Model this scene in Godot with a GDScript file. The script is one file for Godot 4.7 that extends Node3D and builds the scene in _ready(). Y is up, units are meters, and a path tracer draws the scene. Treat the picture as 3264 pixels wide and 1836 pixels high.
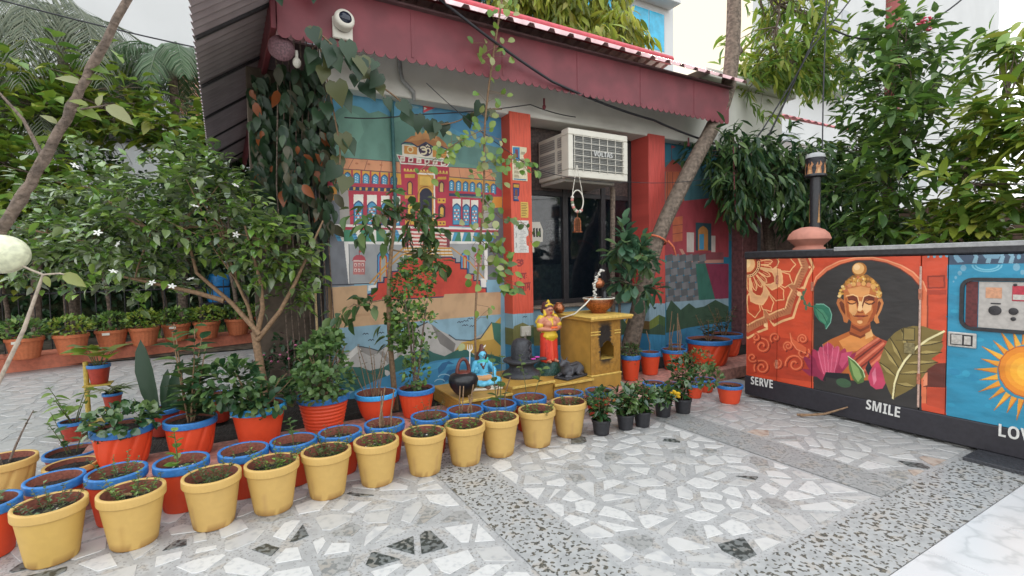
extends Node3D
# A painted shrine hall behind a paved court, with a planting bed of potted plants, a painted generator and gardens around.
# World axes: x runs along the hall's front wall to the right, z towards the viewer, y up. The eye stands at x 0, z 0.

func _ready() -> void:
	rng.seed = 7
	# ---- camera
	var cam := Camera3D.new()
	cam.name = "camera"
	cam.fov = 60.2
	cam.near = 0.05
	cam.far = 400.0
	cam.transform = Transform3D(Basis(Vector3(0.8641, -0.0178, 0.5030), Vector3(0.0386, 0.9988, -0.0310), Vector3(-0.5018, 0.0462, 0.8637)).orthonormalized(), Vector3(0, 1.5, 0))
	add_child(cam)
	cam.current = true
	# ---- sky, sun, exposure
	var we := WorldEnvironment.new()
	we.name = "world_environment"
	var env := Environment.new()
	env.background_mode = Environment.BG_SKY
	var sky := Sky.new()
	var sm := ProceduralSkyMaterial.new()
	sm.sky_top_color = Color(0.90, 0.92, 0.94)
	sm.sky_horizon_color = Color(0.96, 0.955, 0.94)
	sm.sky_curve = 0.2
	sm.ground_bottom_color = Color(0.5, 0.49, 0.47)
	sm.ground_horizon_color = Color(0.8, 0.8, 0.78)
	sm.sun_angle_max = 40.0
	sm.sun_curve = 0.2
	sky.sky_material = sm
	env.sky = sky
	env.background_energy_multiplier = 1.0
	env.tonemap_mode = Environment.TONE_MAPPER_LINEAR
	env.tonemap_exposure = 2.6
	env.sdfgi_enabled = true
	env.ssao_enabled = true
	env.ssil_enabled = true
	we.environment = env
	add_child(we)
	var sun := DirectionalLight3D.new()
	sun.name = "sun"
	sun.light_energy = 0.5
	sun.light_angular_distance = 10.0
	sun.light_color = Color(1.0, 0.95, 0.86)
	sun.shadow_enabled = true
	add_child(sun)
	sun.look_at_from_position(Vector3(9.05, 6.2, -6.58), Vector3.ZERO)
	# ---- the place
	materials()
	floor_and_beds()
	shrine_building()
	far_buildings()
	generator()
	air_conditioner()
	shrine_objects()
	all_pots()
	garden_left()
	vines_and_small_trees()
	trees_right()
	wires()

func materials() -> void:
	M["_bump"] = noise_tex(5, 0.03, [Color.BLACK, Color.WHITE], [0.2, 0.8], 256)
	M["_brush"] = noise_tex(77, 0.016, [lin(0.82, 0.82, 0.82), lin(0.92, 0.92, 0.92), lin(0.97, 0.97, 0.97), Color.WHITE], [0.2, 0.42, 0.55, 0.8], 512, FastNoiseLite.TYPE_SIMPLEX, 6)
	mat("matrix", Color(0.36, 0.36, 0.35), 0.45, 0.10, 2.0)
	mat("pink_kerb", Color(0.42, 0.20, 0.16), 0.7, 0.25, 2.5, 0.15)
	mat("orange_kerb", Color(0.62, 0.20, 0.12), 0.7, 0.12, 2.0)
	mat("soil", Color(0.026, 0.02, 0.016), 0.95, 0.5, 6.0, 1.0)
	mat("beam", Color(0.68, 0.665, 0.61), 0.8, 0.06, 0.3)
	mat("red_metal", Color(0.175, 0.032, 0.042), 0.55, 0.14, 0.5)
	mat("pillar_red", Color(0.66, 0.07, 0.028), 0.6, 0.06, 1.0)
	mat("dark_frame", Color(0.025, 0.022, 0.024), 0.5, 0.2, 3.0)
	mat("white_plastic", Color(0.62, 0.59, 0.51), 0.45, 0.04, 1.0)
	mat("black_metal", Color(0.018, 0.018, 0.022), 0.4, 0.2, 4.0)
	mat("grey_metal", Color(0.30, 0.30, 0.30), 0.4, 0.15, 4.0)
	mat("gold_paint", Color(0.42, 0.235, 0.045), 0.5, 0.07, 1.2)
	mat("gold_edge", Color(0.62, 0.42, 0.10), 0.5, 0.10, 3.0)
	mat("pot_gold", Color(0.54, 0.345, 0.105), 0.6, 0.05, 3.0, 0.03)
	M.pot_gold.vertex_color_use_as_albedo = true
	mat("pot_red", Color(0.66, 0.065, 0.018), 0.5, 0.05, 3.0, 0.03)
	mat("pot_red_dark", Color(0.32, 0.030, 0.014), 0.55, 0.12, 5.0, 0.05)
	mat("pot_blue", Color(0.03, 0.16, 0.42), 0.45, 0.12, 6.0, 0.05)
	mat("pot_cyan", Color(0.04, 0.32, 0.66), 0.45, 0.10, 6.0, 0.05)
	mat("pot_inside", Color(0.22, 0.07, 0.045), 0.8, 0.25, 8.0)
	mat("terracotta", Color(0.46, 0.13, 0.05), 0.75, 0.14, 4.0, 0.08)
	mat("pot_black", Color(0.022, 0.022, 0.026), 0.5, 0.2, 6.0)
	mat("bark", Color(0.15, 0.11, 0.085), 0.85, 0.35, 4.0, 0.8)
	mat("bark_grey", Color(0.165, 0.125, 0.095), 0.85, 0.35, 3.0, 0.6)
	mat("twig", Color(0.22, 0.135, 0.075), 0.8, 0.25, 6.0)
	mat("twig_green", Color(0.10, 0.12, 0.04), 0.7, 0.2, 6.0)
	mat("black_stone", Color(0.035, 0.036, 0.042), 0.55, 0.25, 6.0, 0.25)
	mat("copper", Color(0.36, 0.13, 0.06), 0.35, 0.3, 8.0, 0.1, 0.8)
	mat("cable", Color(0.02, 0.02, 0.025), 0.6, 0.0)
	mat("white_wall", Color(0.66, 0.66, 0.64), 0.85, 0.06, 0.15)
	mat("earth", Color(0.10, 0.08, 0.055), 0.95, 0.3, 1.0, 1.0)
	tinted("leaf", 0.36, Color(0.8, 0.8, 0.8))
	tinted("glossy_leaf", 0.22, Color(0.7, 0.7, 0.7), 0.8)
	tinted("sunlit_leaf", 0.45, Color(0.9, 0.9, 0.9))
	tinted("petal", 0.6, Color(0.4, 0.4, 0.4))
	tinted("painted", 0.55)
	var gl := StandardMaterial3D.new()
	gl.resource_name = "glass"
	gl.transparency = BaseMaterial3D.TRANSPARENCY_ALPHA
	gl.albedo_color = Color(0.10, 0.14, 0.18, 0.25)
	gl.roughness = 0.05
	M["glass"] = gl
# ------------------------------------------------------------------ floor, beds, kerbs
func speckle_tex(sd: int, base: Color, dark: Array, cover: float, size: int, freq: float) -> ImageTexture:
	var f := FastNoiseLite.new()
	f.seed = sd; f.frequency = freq; f.noise_type = FastNoiseLite.TYPE_SIMPLEX; f.fractal_octaves = 2
	f.domain_warp_enabled = true; f.domain_warp_amplitude = 9.0; f.domain_warp_frequency = 0.05
	var big := FastNoiseLite.new()
	big.seed = sd + 9; big.frequency = 0.008
	var a := f.get_seamless_image(size, size)
	var b := big.get_seamless_image(size, size)
	var o := Image.create(size, size, false, Image.FORMAT_RGB8)
	for y in size:
		for x in size:
			var h := a.get_pixel(x, y).r
			var g := b.get_pixel(x, y).r
			var c := base * (0.89 + 0.20 * g)
			if g > 0.60:
				c = c.lerp(Color(0.56, 0.51, 0.45), clampf((g - 0.60) * 2.2, 0.0, 0.4))
			var lim := cover + (g - 0.5) * 0.34
			if h < lim:
				var d: Color = dark[int(g * 13.7 + h * 9.0) % dark.size()]
				c = c.lerp(d, clampf((lim - h) * 22.0, 0.0, 1.0))
			o.set_pixel(x, y, c)
	return ImageTexture.create_from_image(o)

func tex_mat(called: String, t: Texture2D, rough: float, scale: float) -> StandardMaterial3D:
	var m := StandardMaterial3D.new()
	m.resource_name = called
	m.albedo_texture = t
	m.roughness = rough
	m.uv1_triplanar = true
	m.uv1_world_triplanar = true
	m.uv1_scale = Vector3.ONE * scale
	M[called] = m
	return m

func sheet(mb: MB, x0: float, z0: float, x1: float, z1: float, y: float) -> void:
	mb.face([Vector3(x0, y, z0), Vector3(x1, y, z0), Vector3(x1, y, z1), Vector3(x0, y, z1)], Vector3.UP)

# irregular stone pieces: cells between scattered points, cut back by the joints
func chips(x0: float, z0: float, x1: float, z1: float, step: float, gap: float) -> Array:
	var pts := []
	var nx := int(ceil((x1 - x0) / step))
	var nz := int(ceil((z1 - z0) / step))
	for i in nx:
		for j in nz:
			pts.append(Vector2(x0 + (i + rv(0.02, 0.98)) * (x1 - x0) / nx, z0 + (j + rv(0.02, 0.98)) * (z1 - z0) / nz))
	var out := []
	for i in pts.size():
		var p: Vector2 = pts[i]
		var poly := PackedVector2Array([Vector2(x0, z0), Vector2(x1, z0), Vector2(x1, z1), Vector2(x0, z1)])
		var ok := true
		var edges := [[Vector2(x0 + gap * 0.5, 0), Vector2(1, 0)], [Vector2(x1 - gap * 0.5, 0), Vector2(-1, 0)], [Vector2(0, z0 + gap * 0.5), Vector2(0, 1)], [Vector2(0, z1 - gap * 0.5), Vector2(0, -1)]]
		for j in pts.size():
			var q: Vector2 = pts[j]
			if j != i and p.distance_to(q) < step * 2.6:
				var d := (p - q).normalized()
				var h := absf(sin(float(i * 7 + j * 7) * 1.7 + float(i + j)))
				d = d.rotated((h - 0.5) * 0.5)
				edges.append([(p + q) * 0.5 + d * gap * (0.25 + 0.6 * h), d])
		for e in edges:
			var nw := PackedVector2Array()
			for k in poly.size():
				var a := poly[k]
				var b := poly[(k + 1) % poly.size()]
				var da: float = (a - e[0]).dot(e[1])
				var db: float = (b - e[0]).dot(e[1])
				if da >= 0.0:
					nw.append(a)
				if (da >= 0.0) != (db >= 0.0):
					nw.append(a.lerp(b, da / (da - db)))
			poly = nw
			if poly.size() < 3:
				ok = false
				break
		if ok:
			var area := 0.0
			for k in poly.size():
				area += poly[k].cross(poly[(k + 1) % poly.size()])
			if absf(area) * 0.5 > 0.0022:
				out.append(poly)
	return out

func chip_into(mb: MB, poly: PackedVector2Array, y: float, lift: float) -> void:
	var m := Vector2.ZERO
	for q in poly: m += q
	m /= poly.size()
	var top := []
	var low := []
	for q in poly:
		var e: Vector2 = q + (m - q).normalized() * 0.003
		top.append(Vector3(e.x, y + lift, e.y)); low.append(Vector3(q.x, y, q.y))
	mb.face(top, Vector3.UP)
	for k in poly.size():
		var k2 := (k + 1) % poly.size()
		var o: Vector3 = (low[k] + low[k2]) * 0.5 - Vector3(m.x, y, m.y)
		mb.face([low[k], low[k2], top[k2], top[k]], o + Vector3.UP * 0.01)

func floor_and_beds() -> void:
	var g := MB.new()
	sheet(g, -120, -160, 140, 60, -0.02)
	struct("ground", g, M.earth)
	var terr := tex_mat("terrazzo", speckle_tex(3, Color(0.66, 0.66, 0.655), [Color(0.5, 0.5, 0.49), Color(0.58, 0.57, 0.55), Color(0.52, 0.52, 0.52)], 0.30, 512, 0.05), 0.42, 1.3)
	var fl := MB.new()
	sheet(fl, -7, -10.6, 5.6, 5, 0.0)
	var floor_node := struct("courtyard_floor", fl, terr)
	# dark chip strips
	var st := tex_mat("dark_strip", speckle_tex(11, Color(0.64, 0.645, 0.64), [Color(0.20, 0.21, 0.21), Color(0.33, 0.33, 0.31), Color(0.40, 0.38, 0.32)], 0.345, 1024, 0.026), 0.42, 0.85)
	var fine := tex_mat("fine_strip", speckle_tex(17, Color(0.60, 0.605, 0.60), [Color(0.48, 0.49, 0.48), Color(0.50, 0.51, 0.50), Color(0.40, 0.41, 0.40)], 0.36, 512, 0.035), 0.42, 1.3)
	for s in [[1.27, -3.95, 1.64, -1.487, st], [3.52, -3.95, 3.88, -1.487, fine], [1.27, -1.48, 5.0, -1.09, st], [3.9, -1.47, 5.0, -1.10, fine]]:
		if s[0] == 3.9: continue
		var mb := MB.new()
		sheet(mb, s[0], s[1], s[2], s[3], 0.004)
		obj("border_strip", mb.done(), s[4], floor_node)
	# crazy marble pieces
	var vein := []
	for e in [[21, 0.012, 0.75], [22, 0.02, 0.70], [23, 0.03, 0.77]]:
		var w: float = e[2]
		vein.append(noise_tex(e[0], e[1], [Color(w + 0.004, w, w - 0.012), Color(w - 0.008, w - 0.012, w - 0.026), Color(w - 0.07, w - 0.068, w - 0.07)], [0.3, 0.64, 0.85], 256, FastNoiseLite.TYPE_SIMPLEX, 5))
	var mats := []
	for k in 3:
		mats.append(tex_mat("marble_%d" % k, vein[k], 0.32, 1.6 + 0.4 * k))
	mats.append(tex_mat("pink_marble", noise_tex(24, 0.02, [Color(0.72, 0.67, 0.62), Color(0.68, 0.62, 0.57), Color(0.6, 0.52, 0.47)], [0.3, 0.6, 0.8], 256), 0.35, 1.8))
	var dark := tex_mat("dark_marble", speckle_tex(31, Color(0.42, 0.435, 0.43), [Color(0.17, 0.19, 0.19), Color(0.24, 0.26, 0.25)], 0.5, 256, 0.05), 0.35, 1.6)
	var terr_grey := tex_mat("grey_marble", speckle_tex(37, Color(0.60, 0.60, 0.59), [Color(0.46, 0.47, 0.46), Color(0.52, 0.52, 0.51)], 0.42, 256, 0.05), 0.35, 1.7)
	var list := []
	for r in [[-2.6, -3.95, 1.25, 0.2, 0.19, 0.046], [1.66, -3.95, 3.5, -1.5, 0.17, 0.042], [3.9, -3.95, 5.3, -1.5, 0.18, 0.038]]:
		for p in chips(r[0], r[1], r[2], r[3], r[4], r[5]):
			list.append([p, r[0]])
	for p in chips(-6.8, -10.0, 0.8, -4.0, 0.26, 0.05):
		if p[0].x < -0.85 or p[0].y < -5.6:
			list.append([p, -9.0])
	var eye := Vector2.ZERO
	list.sort_custom(func(a, b): return a[0][0].length() < b[0][0].length())
	var far := MB.new()
	var count := 0
	for e in list:
		var p: PackedVector2Array = e[0]
		var q := p[0]
		# in view of the eye?
		var fwd := q.x * 0.502 - q.y * 0.864
		var lat := q.x * 0.864 + q.y * 0.503
		var seen := fwd > 1.2 and absf(lat) < fwd * 1.08 and not (q.x < 2.7 and q.y < -3.6)
		if seen and count < 300 and e[1] > -8.0:
			var mb := MB.new()
			var c := Vector2.ZERO
			for w in p: c += w
			c /= p.size()
			var loc := PackedVector2Array()
			for w in p: loc.append(w - c)
			chip_into(mb, loc, 0.0, 0.0035)
			var m: Material = mats[rng.randi() % 3]
			if e[1] == 3.9 and rng.randf() < 0.3: m = mats[3]
			if rng.randf() < 0.07: m = terr_grey
			if rng.randf() < (0.13 if e[1] < 0.0 else 0.03): m = dark
			var o := obj("marble_piece", mb.done(), m, floor_node)
			o.position = Vector3(c.x, 0.0005, c.y)
			count += 1
		else:
			chip_into(far, p, 0.0005, 0.0035)
	var rest := obj("marble_pieces", far.done(), mats[1], floor_node)
	rest.set_meta("kind", "stuff")
	# white marble slabs nearest the eye
	var slab := tex_mat("white_marble", noise_tex(41, 0.006, [Color(0.78, 0.78, 0.78), Color(0.76, 0.76, 0.76), Color(0.70, 0.705, 0.705), Color(0.775, 0.775, 0.775)], [0.3, 0.47, 0.53, 0.62], 512, FastNoiseLite.TYPE_SIMPLEX, 6), 0.25, 0.45)
	var xs := [1.27, 2.35, 3.05, 3.68, 4.4, 5.2]
	for i in 5:
		for k in 3:
			var mb := MB.new()
			mb.box(Vector3(xs[i] + 0.002, 0.001, -1.085 + k * 0.62), Vector3(xs[i + 1] - 0.002, 0.007, -1.085 + (k + 1) * 0.62 - 0.004), 0.0015)
			obj("marble_slab", mb.done(), slab, floor_node)
	var gp := MB.new()
	gp.box(Vector3(4.66, 0.001, -1.455), Vector3(6.3, 0.03, -0.2), 0.004)
	struct("generator_plinth", gp, M.black_stone)
	# raised planting bed along the hall
	var kb := MB.new()
	kb.box(Vector3(-0.97, -0.01, -4.02), Vector3(4.9, 0.15, -4.5), 0.012)
	kb.box(Vector3(4.9, -0.01, -4.02), Vector3(7.9, 0.15, -4.5), 0.012)
	kb.box(Vector3(-0.97, -0.01, -4.503), Vector3(-0.7, 0.15, -5.6), 0.012)
	struct("bed_kerb", kb, M.pink_kerb)
	var so := MB.new()
	var rows := []
	for i in 12:
		var row := []
		for j in 46:
			row.append(Vector3(-0.69 + j * 8.5 / 45.0, 0.125 + rv(-0.02, 0.03), -5.3 + i * 0.79 / 11.0))
		rows.append(row)
	so.grid(rows, false, true)
	struct("bed_soil", so, M.soil)
	# orange kerb and garden strip at the back left
	var ok := MB.new()
	for e in [[-9.0, -9.0, -2.9, -10.3], [-2.9, -10.3, 0.6, -11.4], [0.6, -11.4, 4.5, -12.4]]:
		var a := Vector3(e[0], 0, e[1])
		var b := Vector3(e[2], 0, e[3])
		var d := (b - a).normalized()
		var nrm := Vector3(-d.z, 0, d.x)
		if nrm.z > 0: nrm = -nrm
		ok.obox((a + b) * 0.5 + nrm * 0.35 + Vector3(0, 0.10, 0), Basis(d, Vector3.UP, d.cross(Vector3.UP)), Vector3((b - a).length() * 0.5 + 0.01, 0.115, 0.35), 0.015)
	struct("garden_kerb", ok, M.orange_kerb)

# ------------------------------------------------------------------ the hall
func panel(parent: Node3D, called: String, x0: float, x1: float, y0: float, y1: float, z: float, m: Material, thick := 0.12) -> MeshInstance3D:
	var mb := MB.new()
	mb.face([Vector3(x0, y1, z), Vector3(x1, y1, z), Vector3(x1, y0, z), Vector3(x0, y0, z)], Vector3.BACK, [Vector2(0, 0), Vector2(1, 0), Vector2(1, 1), Vector2(0, 1)])
	var e := Vector2(0.02, 0.98)
	var q := [Vector3(x0, y0, z), Vector3(x1, y0, z), Vector3(x1, y1, z), Vector3(x0, y1, z)]
	for k in 4:
		var a: Vector3 = q[k]
		var b: Vector3 = q[(k + 1) % 4]
		var mid := (a + b) * 0.5 - Vector3((x0 + x1) * 0.5, (y0 + y1) * 0.5, z)
		var t := Vector3(0, 0, -thick)
		var ua := Vector2((a.x - x0) / (x1 - x0), (y1 - a.y) / (y1 - y0))
		var ub := Vector2((b.x - x0) / (x1 - x0), (y1 - b.y) / (y1 - y0))
		mb.face([a, b, b + t, a + t], mid, [ua, ub, ub, ua])
	return obj(called, mb.done(), m, parent)

func corrugated(mb: MB, a: Vector3, along: Vector3, down: Vector3, n: int, h: float, up: Vector3, boxy := true) -> void:
	var prof := []
	for i in n:
		var s := float(i) / n
		var e := 1.0 / n
		if boxy:
			for q in [[0.0, 0.0], [0.60, 0.0], [0.70, 1.0], [0.90, 1.0]]:
				prof.append([s + e * q[0], q[1]])
		else:
			for q in 6:
				prof.append([s + e * q / 6.0, 0.5 + 0.5 * sin(TAU * q / 6.0)])
	prof.append([1.0, 0.0])
	for side in [0.0, -0.004]:
		for i in prof.size() - 1:
			var p: Vector3 = a + along * prof[i][0] + up * (h * prof[i][1] + side)
			var q: Vector3 = a + along * prof[i + 1][0] + up * (h * prof[i + 1][1] + side)
			mb.face([p, q, q + down, p + down], up if side == 0.0 else -up)
	for i in prof.size() - 1:
		var p: Vector3 = a + along * prof[i][0] + up * h * prof[i][1]
		var q: Vector3 = a + along * prof[i + 1][0] + up * h * prof[i + 1][1]
		for f in [Vector3.ZERO, down]:
			mb.face([p + f, q + f, q + f - up * 0.004, p + f - up * 0.004], down if f != Vector3.ZERO else -down)

func shrine_building() -> void:
	var t := thing("shrine_building", "single-storey hall with murals, red pillars and a red sheet roof", "building", Vector3.ZERO)
	panel(t, "mural_wall", 0.95, 2.98, 0.13, 3.36, -5.3, printed("temple_mural", paint_temple_mural(), 0.65), 0.2)
	panel(t, "mural_wall", 5.53, 7.3, 0.13, 3.36, -5.3, printed("right_mural", paint_right_mural(), 0.65), 0.2).set_meta("label", "right-hand mural panel of a red temple behind the leaning trunk")
	panel(t, "low_wall", 3.26, 5.22, 0.13, 0.93, -5.32, printed("lake_band", paint_lake_band(), 0.65), 0.2)
	# pillars: painted front, plain sides
	for e in [[2.97, 3.26, "pillar_words"], [5.21, 5.53, "right_pillar"]]:
		var tex := paint_pillar_words() if e[0] < 4.0 else paint_right_pillar_paint()
		panel(t, "pillar", e[0], e[1], 0.13, 3.30, -5.1, printed(e[2], tex, 0.6), 0.35)
	var mb := MB.new()
	mb.box(Vector3(7.3, 0.1, -5.1), Vector3(7.7, 3.3, -5.5), 0.01)
	obj("pillar", mb.done(), mat("dusty_maroon", Color(0.16, 0.06, 0.06), 0.7, 0.2, 2.0), t)
	mb = MB.new()
	mb.box(Vector3(0.93, 3.275, -5.12), Vector3(8.4, 4.25, -5.5), 0.01)
	obj("beam", mb.done(), M.beam, t)
	# side and back walls, floor slab, ceiling: a closed room with the glazed opening in front
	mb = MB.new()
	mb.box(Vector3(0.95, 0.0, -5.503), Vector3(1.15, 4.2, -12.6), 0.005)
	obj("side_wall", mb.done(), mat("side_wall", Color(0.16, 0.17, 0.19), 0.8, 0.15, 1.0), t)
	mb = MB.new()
	mb.box(Vector3(0.28, 0.0, -5.76), Vector3(0.948, 3.56, -5.82), 0.005)  # added panel: stands for the corner's deep shade and covers the sky gap
	obj("added_shade_screen", mb.done(), mat("screen_wood", Color(0.10, 0.075, 0.055), 0.8, 0.2, 1.0), t)
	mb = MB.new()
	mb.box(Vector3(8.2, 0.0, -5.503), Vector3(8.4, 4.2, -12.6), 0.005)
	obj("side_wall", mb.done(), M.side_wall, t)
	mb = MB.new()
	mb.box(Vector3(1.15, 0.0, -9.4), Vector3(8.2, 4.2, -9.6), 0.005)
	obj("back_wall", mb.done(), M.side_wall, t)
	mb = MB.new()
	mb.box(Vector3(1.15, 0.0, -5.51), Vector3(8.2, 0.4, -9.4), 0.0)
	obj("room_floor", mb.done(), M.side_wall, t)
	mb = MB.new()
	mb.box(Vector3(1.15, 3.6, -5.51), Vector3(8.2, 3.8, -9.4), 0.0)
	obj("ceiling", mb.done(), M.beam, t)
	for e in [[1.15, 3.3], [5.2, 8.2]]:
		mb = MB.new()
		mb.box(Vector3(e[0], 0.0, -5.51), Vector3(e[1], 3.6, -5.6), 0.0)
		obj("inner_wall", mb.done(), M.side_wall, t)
	# sill and glazing between the pillars
	mb = MB.new()
	mb.box(Vector3(3.262, 0.932, -5.26), Vector3(5.208, 0.965, -5.6), 0.006)
	obj("sill", mb.done(), mat("sill", Color(0.22, 0.17, 0.13), 0.6, 0.2, 3.0), t)
	var fr := [3.27, 4.02, 4.68, 5.2]
	for i in 4:
		mb = MB.new()
		mb.box(Vector3(fr[i] - 0.04, 0.967, -5.44), Vector3(fr[i] + 0.04, 3.27, -5.52), 0.006)
		obj("mullion", mb.done(), M.dark_frame, t)
	for y in [0.985, 2.42]:
		for i in 3:
			mb = MB.new()
			mb.box(Vector3(fr[i] + 0.042, y - 0.018, -5.45), Vector3(fr[i + 1] - 0.042, y + 0.045, -5.51), 0.004)
			obj("transom", mb.done(), M.dark_frame, t)
	for i in 3:
		mb = MB.new()
		mb.box(Vector3(fr[i] + 0.043, 1.032, -5.478), Vector3(fr[i + 1] - 0.043, 2.40, -5.484), 0.0)
		obj("glass_pane", mb.done(), M.glass, t)
		mb = MB.new()
		mb.box(Vector3(fr[i] + 0.043, 2.468, -5.46), Vector3(fr[i + 1] - 0.043, 3.268, -5.49), 0.0)
		obj("upper_panel", mb.done(), mat("brown_board", Color(0.06, 0.04, 0.035), 0.6, 0.3, 4.0), t)
	# furniture dimly seen inside
	mb = MB.new()
	mb.box(Vector3(3.5, 0.41, -6.6), Vector3(5.0, 1.5, -7.2), 0.01)
	single("glass_cabinet", "dim cabinet standing inside the dark room behind the glazing", "cabinet", mb, mat("cabinet", Color(0.07, 0.10, 0.10), 0.3, 0.2, 2.0))
	for k in 5:
		mb = MB.new()
		mb.box(Vector3(3.9 + k * 0.62, 1.7, -9.398), Vector3(4.35 + k * 0.62, 2.5, -9.35), 0.01)
		single("framed_picture", "pale framed picture on the dark room's back wall, %s from the left" % ordinal(k), "picture", mb, mat("picture_pale", Color(0.30, 0.34, 0.34), 0.4, 0.5, 3.0), "framed pictures in the room")
	# door sticker
	mb = MB.new()
	mb.prism([Vector2(3.44, 2.05), Vector2(3.44, 1.92), Vector2(3.47, 1.75), Vector2(3.45, 1.66), Vector2(3.53, 1.66), Vector2(3.52, 1.78), Vector2(3.66, 1.80), Vector2(3.67, 1.95), Vector2(3.62, 2.06)], -5.476, -5.474)
	var stk := single("glass_sticker", "white cut-out sticker of dark letters on the dark glazing", "sticker", mb, M.white_plastic)
	mb = MB.new()
	for k in 4:
		mb.prism([Vector2(3.47 + k * 0.045, 1.86), Vector2(3.50 + k * 0.045, 1.86), Vector2(3.495 + k * 0.045, 1.98), Vector2(3.465 + k * 0.045, 1.97)], -5.4738, -5.4725)
	obj("lettering", mb.done(), M.black_metal, stk)
	# drain pipe and conduit on the mural
	mb = MB.new()
	mb.tube([Vector3(1.62, 3.27, -5.262), Vector3(1.63, 2.05, -5.262)], 0.02, 8)
	obj("conduit", mb.done(), mat("conduit_green", Color(0.03, 0.12, 0.12), 0.5, 0.1, 4.0), t)
	mb = MB.new()
	mb.tube([Vector3(1.66, 3.66, -5.08), Vector3(1.66, 3.5, -5.06), Vector3(1.68, 3.42, -5.06), Vector3(1.80, 3.33, -5.08), Vector3(1.82, 3.27, -5.14)], 0.022, 8)
	obj("drain_pipe", mb.done(), M.grey_metal, t)
	# scalloped red valance under the eave
	mb = MB.new()
	var n := 58
	var x0 := 0.47
	var w := 0.1
	var poly := [Vector2(x0, 3.92)]
	poly.append(Vector2(x0, 3.47))
	for i in n:
		for k in range(1, 6):
			var a := PI * k / 5.0
			poly.append(Vector2(x0 + i * w + w * 0.5 - cos(a) * w * 0.5, 3.47 - sin(a) * 0.045 + 0.002 * sin(i * 2.1)))
	poly.append(Vector2(x0 + n * w, 3.92))
	mb.prism(poly, -4.60, -4.606)
	obj("valance", mb.done(), M.red_metal, t)
	for k in 5:
		mb = MB.new()
		mb.box(Vector3(1.62 + k * 0.98, 3.475, -4.5995), Vector3(1.645 + k * 0.98, 3.915, -4.595), 0.001)
		obj("seam", mb.done(), M.red_metal, t)
	# eave soffit board and the roof sheets
	mb = MB.new()
	mb.box(Vector3(0.45, 3.925, -4.55), Vector3(6.3, 3.945, -5.5), 0.003)
	obj("soffit", mb.done(), mat("soffit", Color(0.13, 0.07, 0.075), 0.7, 0.15, 1.5), t)
	var sh := mat("roof_sheet", Color(0.56, 0.36, 0.36), 0.2, 0.25, 0.9)  # sky glare on the red sheets is put into this pale colour
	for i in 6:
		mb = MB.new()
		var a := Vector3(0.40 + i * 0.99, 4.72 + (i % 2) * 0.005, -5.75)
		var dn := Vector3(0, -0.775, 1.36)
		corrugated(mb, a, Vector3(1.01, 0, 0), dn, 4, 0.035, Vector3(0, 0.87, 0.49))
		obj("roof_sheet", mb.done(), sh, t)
	mb = MB.new()
	mb.tube([Vector3(0.38, 4.76, -5.77), Vector3(6.4, 4.76, -5.77)], 0.07, 8)
	obj("ridge_cap", mb.done(), mat("ridge_red", Color(0.5, 0.05, 0.07), 0.5, 0.15, 2.0), t)
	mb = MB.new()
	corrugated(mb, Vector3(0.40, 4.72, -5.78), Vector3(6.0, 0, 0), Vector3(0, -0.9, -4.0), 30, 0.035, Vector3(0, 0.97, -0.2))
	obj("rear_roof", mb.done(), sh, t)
	mb = MB.new()
	mb.box(Vector3(6.3, 4.252, -5.0), Vector3(8.6, 4.38, -9.6), 0.01)
	obj("flat_roof", mb.done(), M.beam, t)
	# the lean-to along the left side, seen from below
	var und := mat("awning_sheet", Color(0.30, 0.245, 0.25), 0.6, 0.15, 0.8)
	mb = MB.new()
	corrugated(mb, Vector3(0.46, 3.76, -12.6), Vector3(0, 0, 8.7), Vector3(-0.58, -0.42, 0), 70, 0.03, Vector3(-0.58, 0.81, 0), false)
	obj("awning_sheet", mb.done(), und, t)
	for k in 7:
		mb = MB.new()
		mb.obox(Vector3(0.17, 3.535, -11.9 + k * 1.2), Basis(Vector3(0.58, 0.42, 0).normalized(), Vector3(-0.42, 0.58, 0).normalized(), Vector3(0, 0, 1)), Vector3(0.35, 0.012, 0.02), 0.003)
		obj("rafter", mb.done(), M.dark_frame, t)
	mb = MB.new()
	mb.box(Vector3(0.42, 3.50, -4.62), Vector3(0.47, 3.80, -12.6), 0.006)
	obj("red_fascia", mb.done(), M.red_metal, t)
	mb = MB.new()
	mb.box(Vector3(0.472, 3.78, -5.52), Vector3(0.948, 3.80, -12.6), 0.002)
	obj("side_soffit", mb.done(), M.soffit, t)

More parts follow.
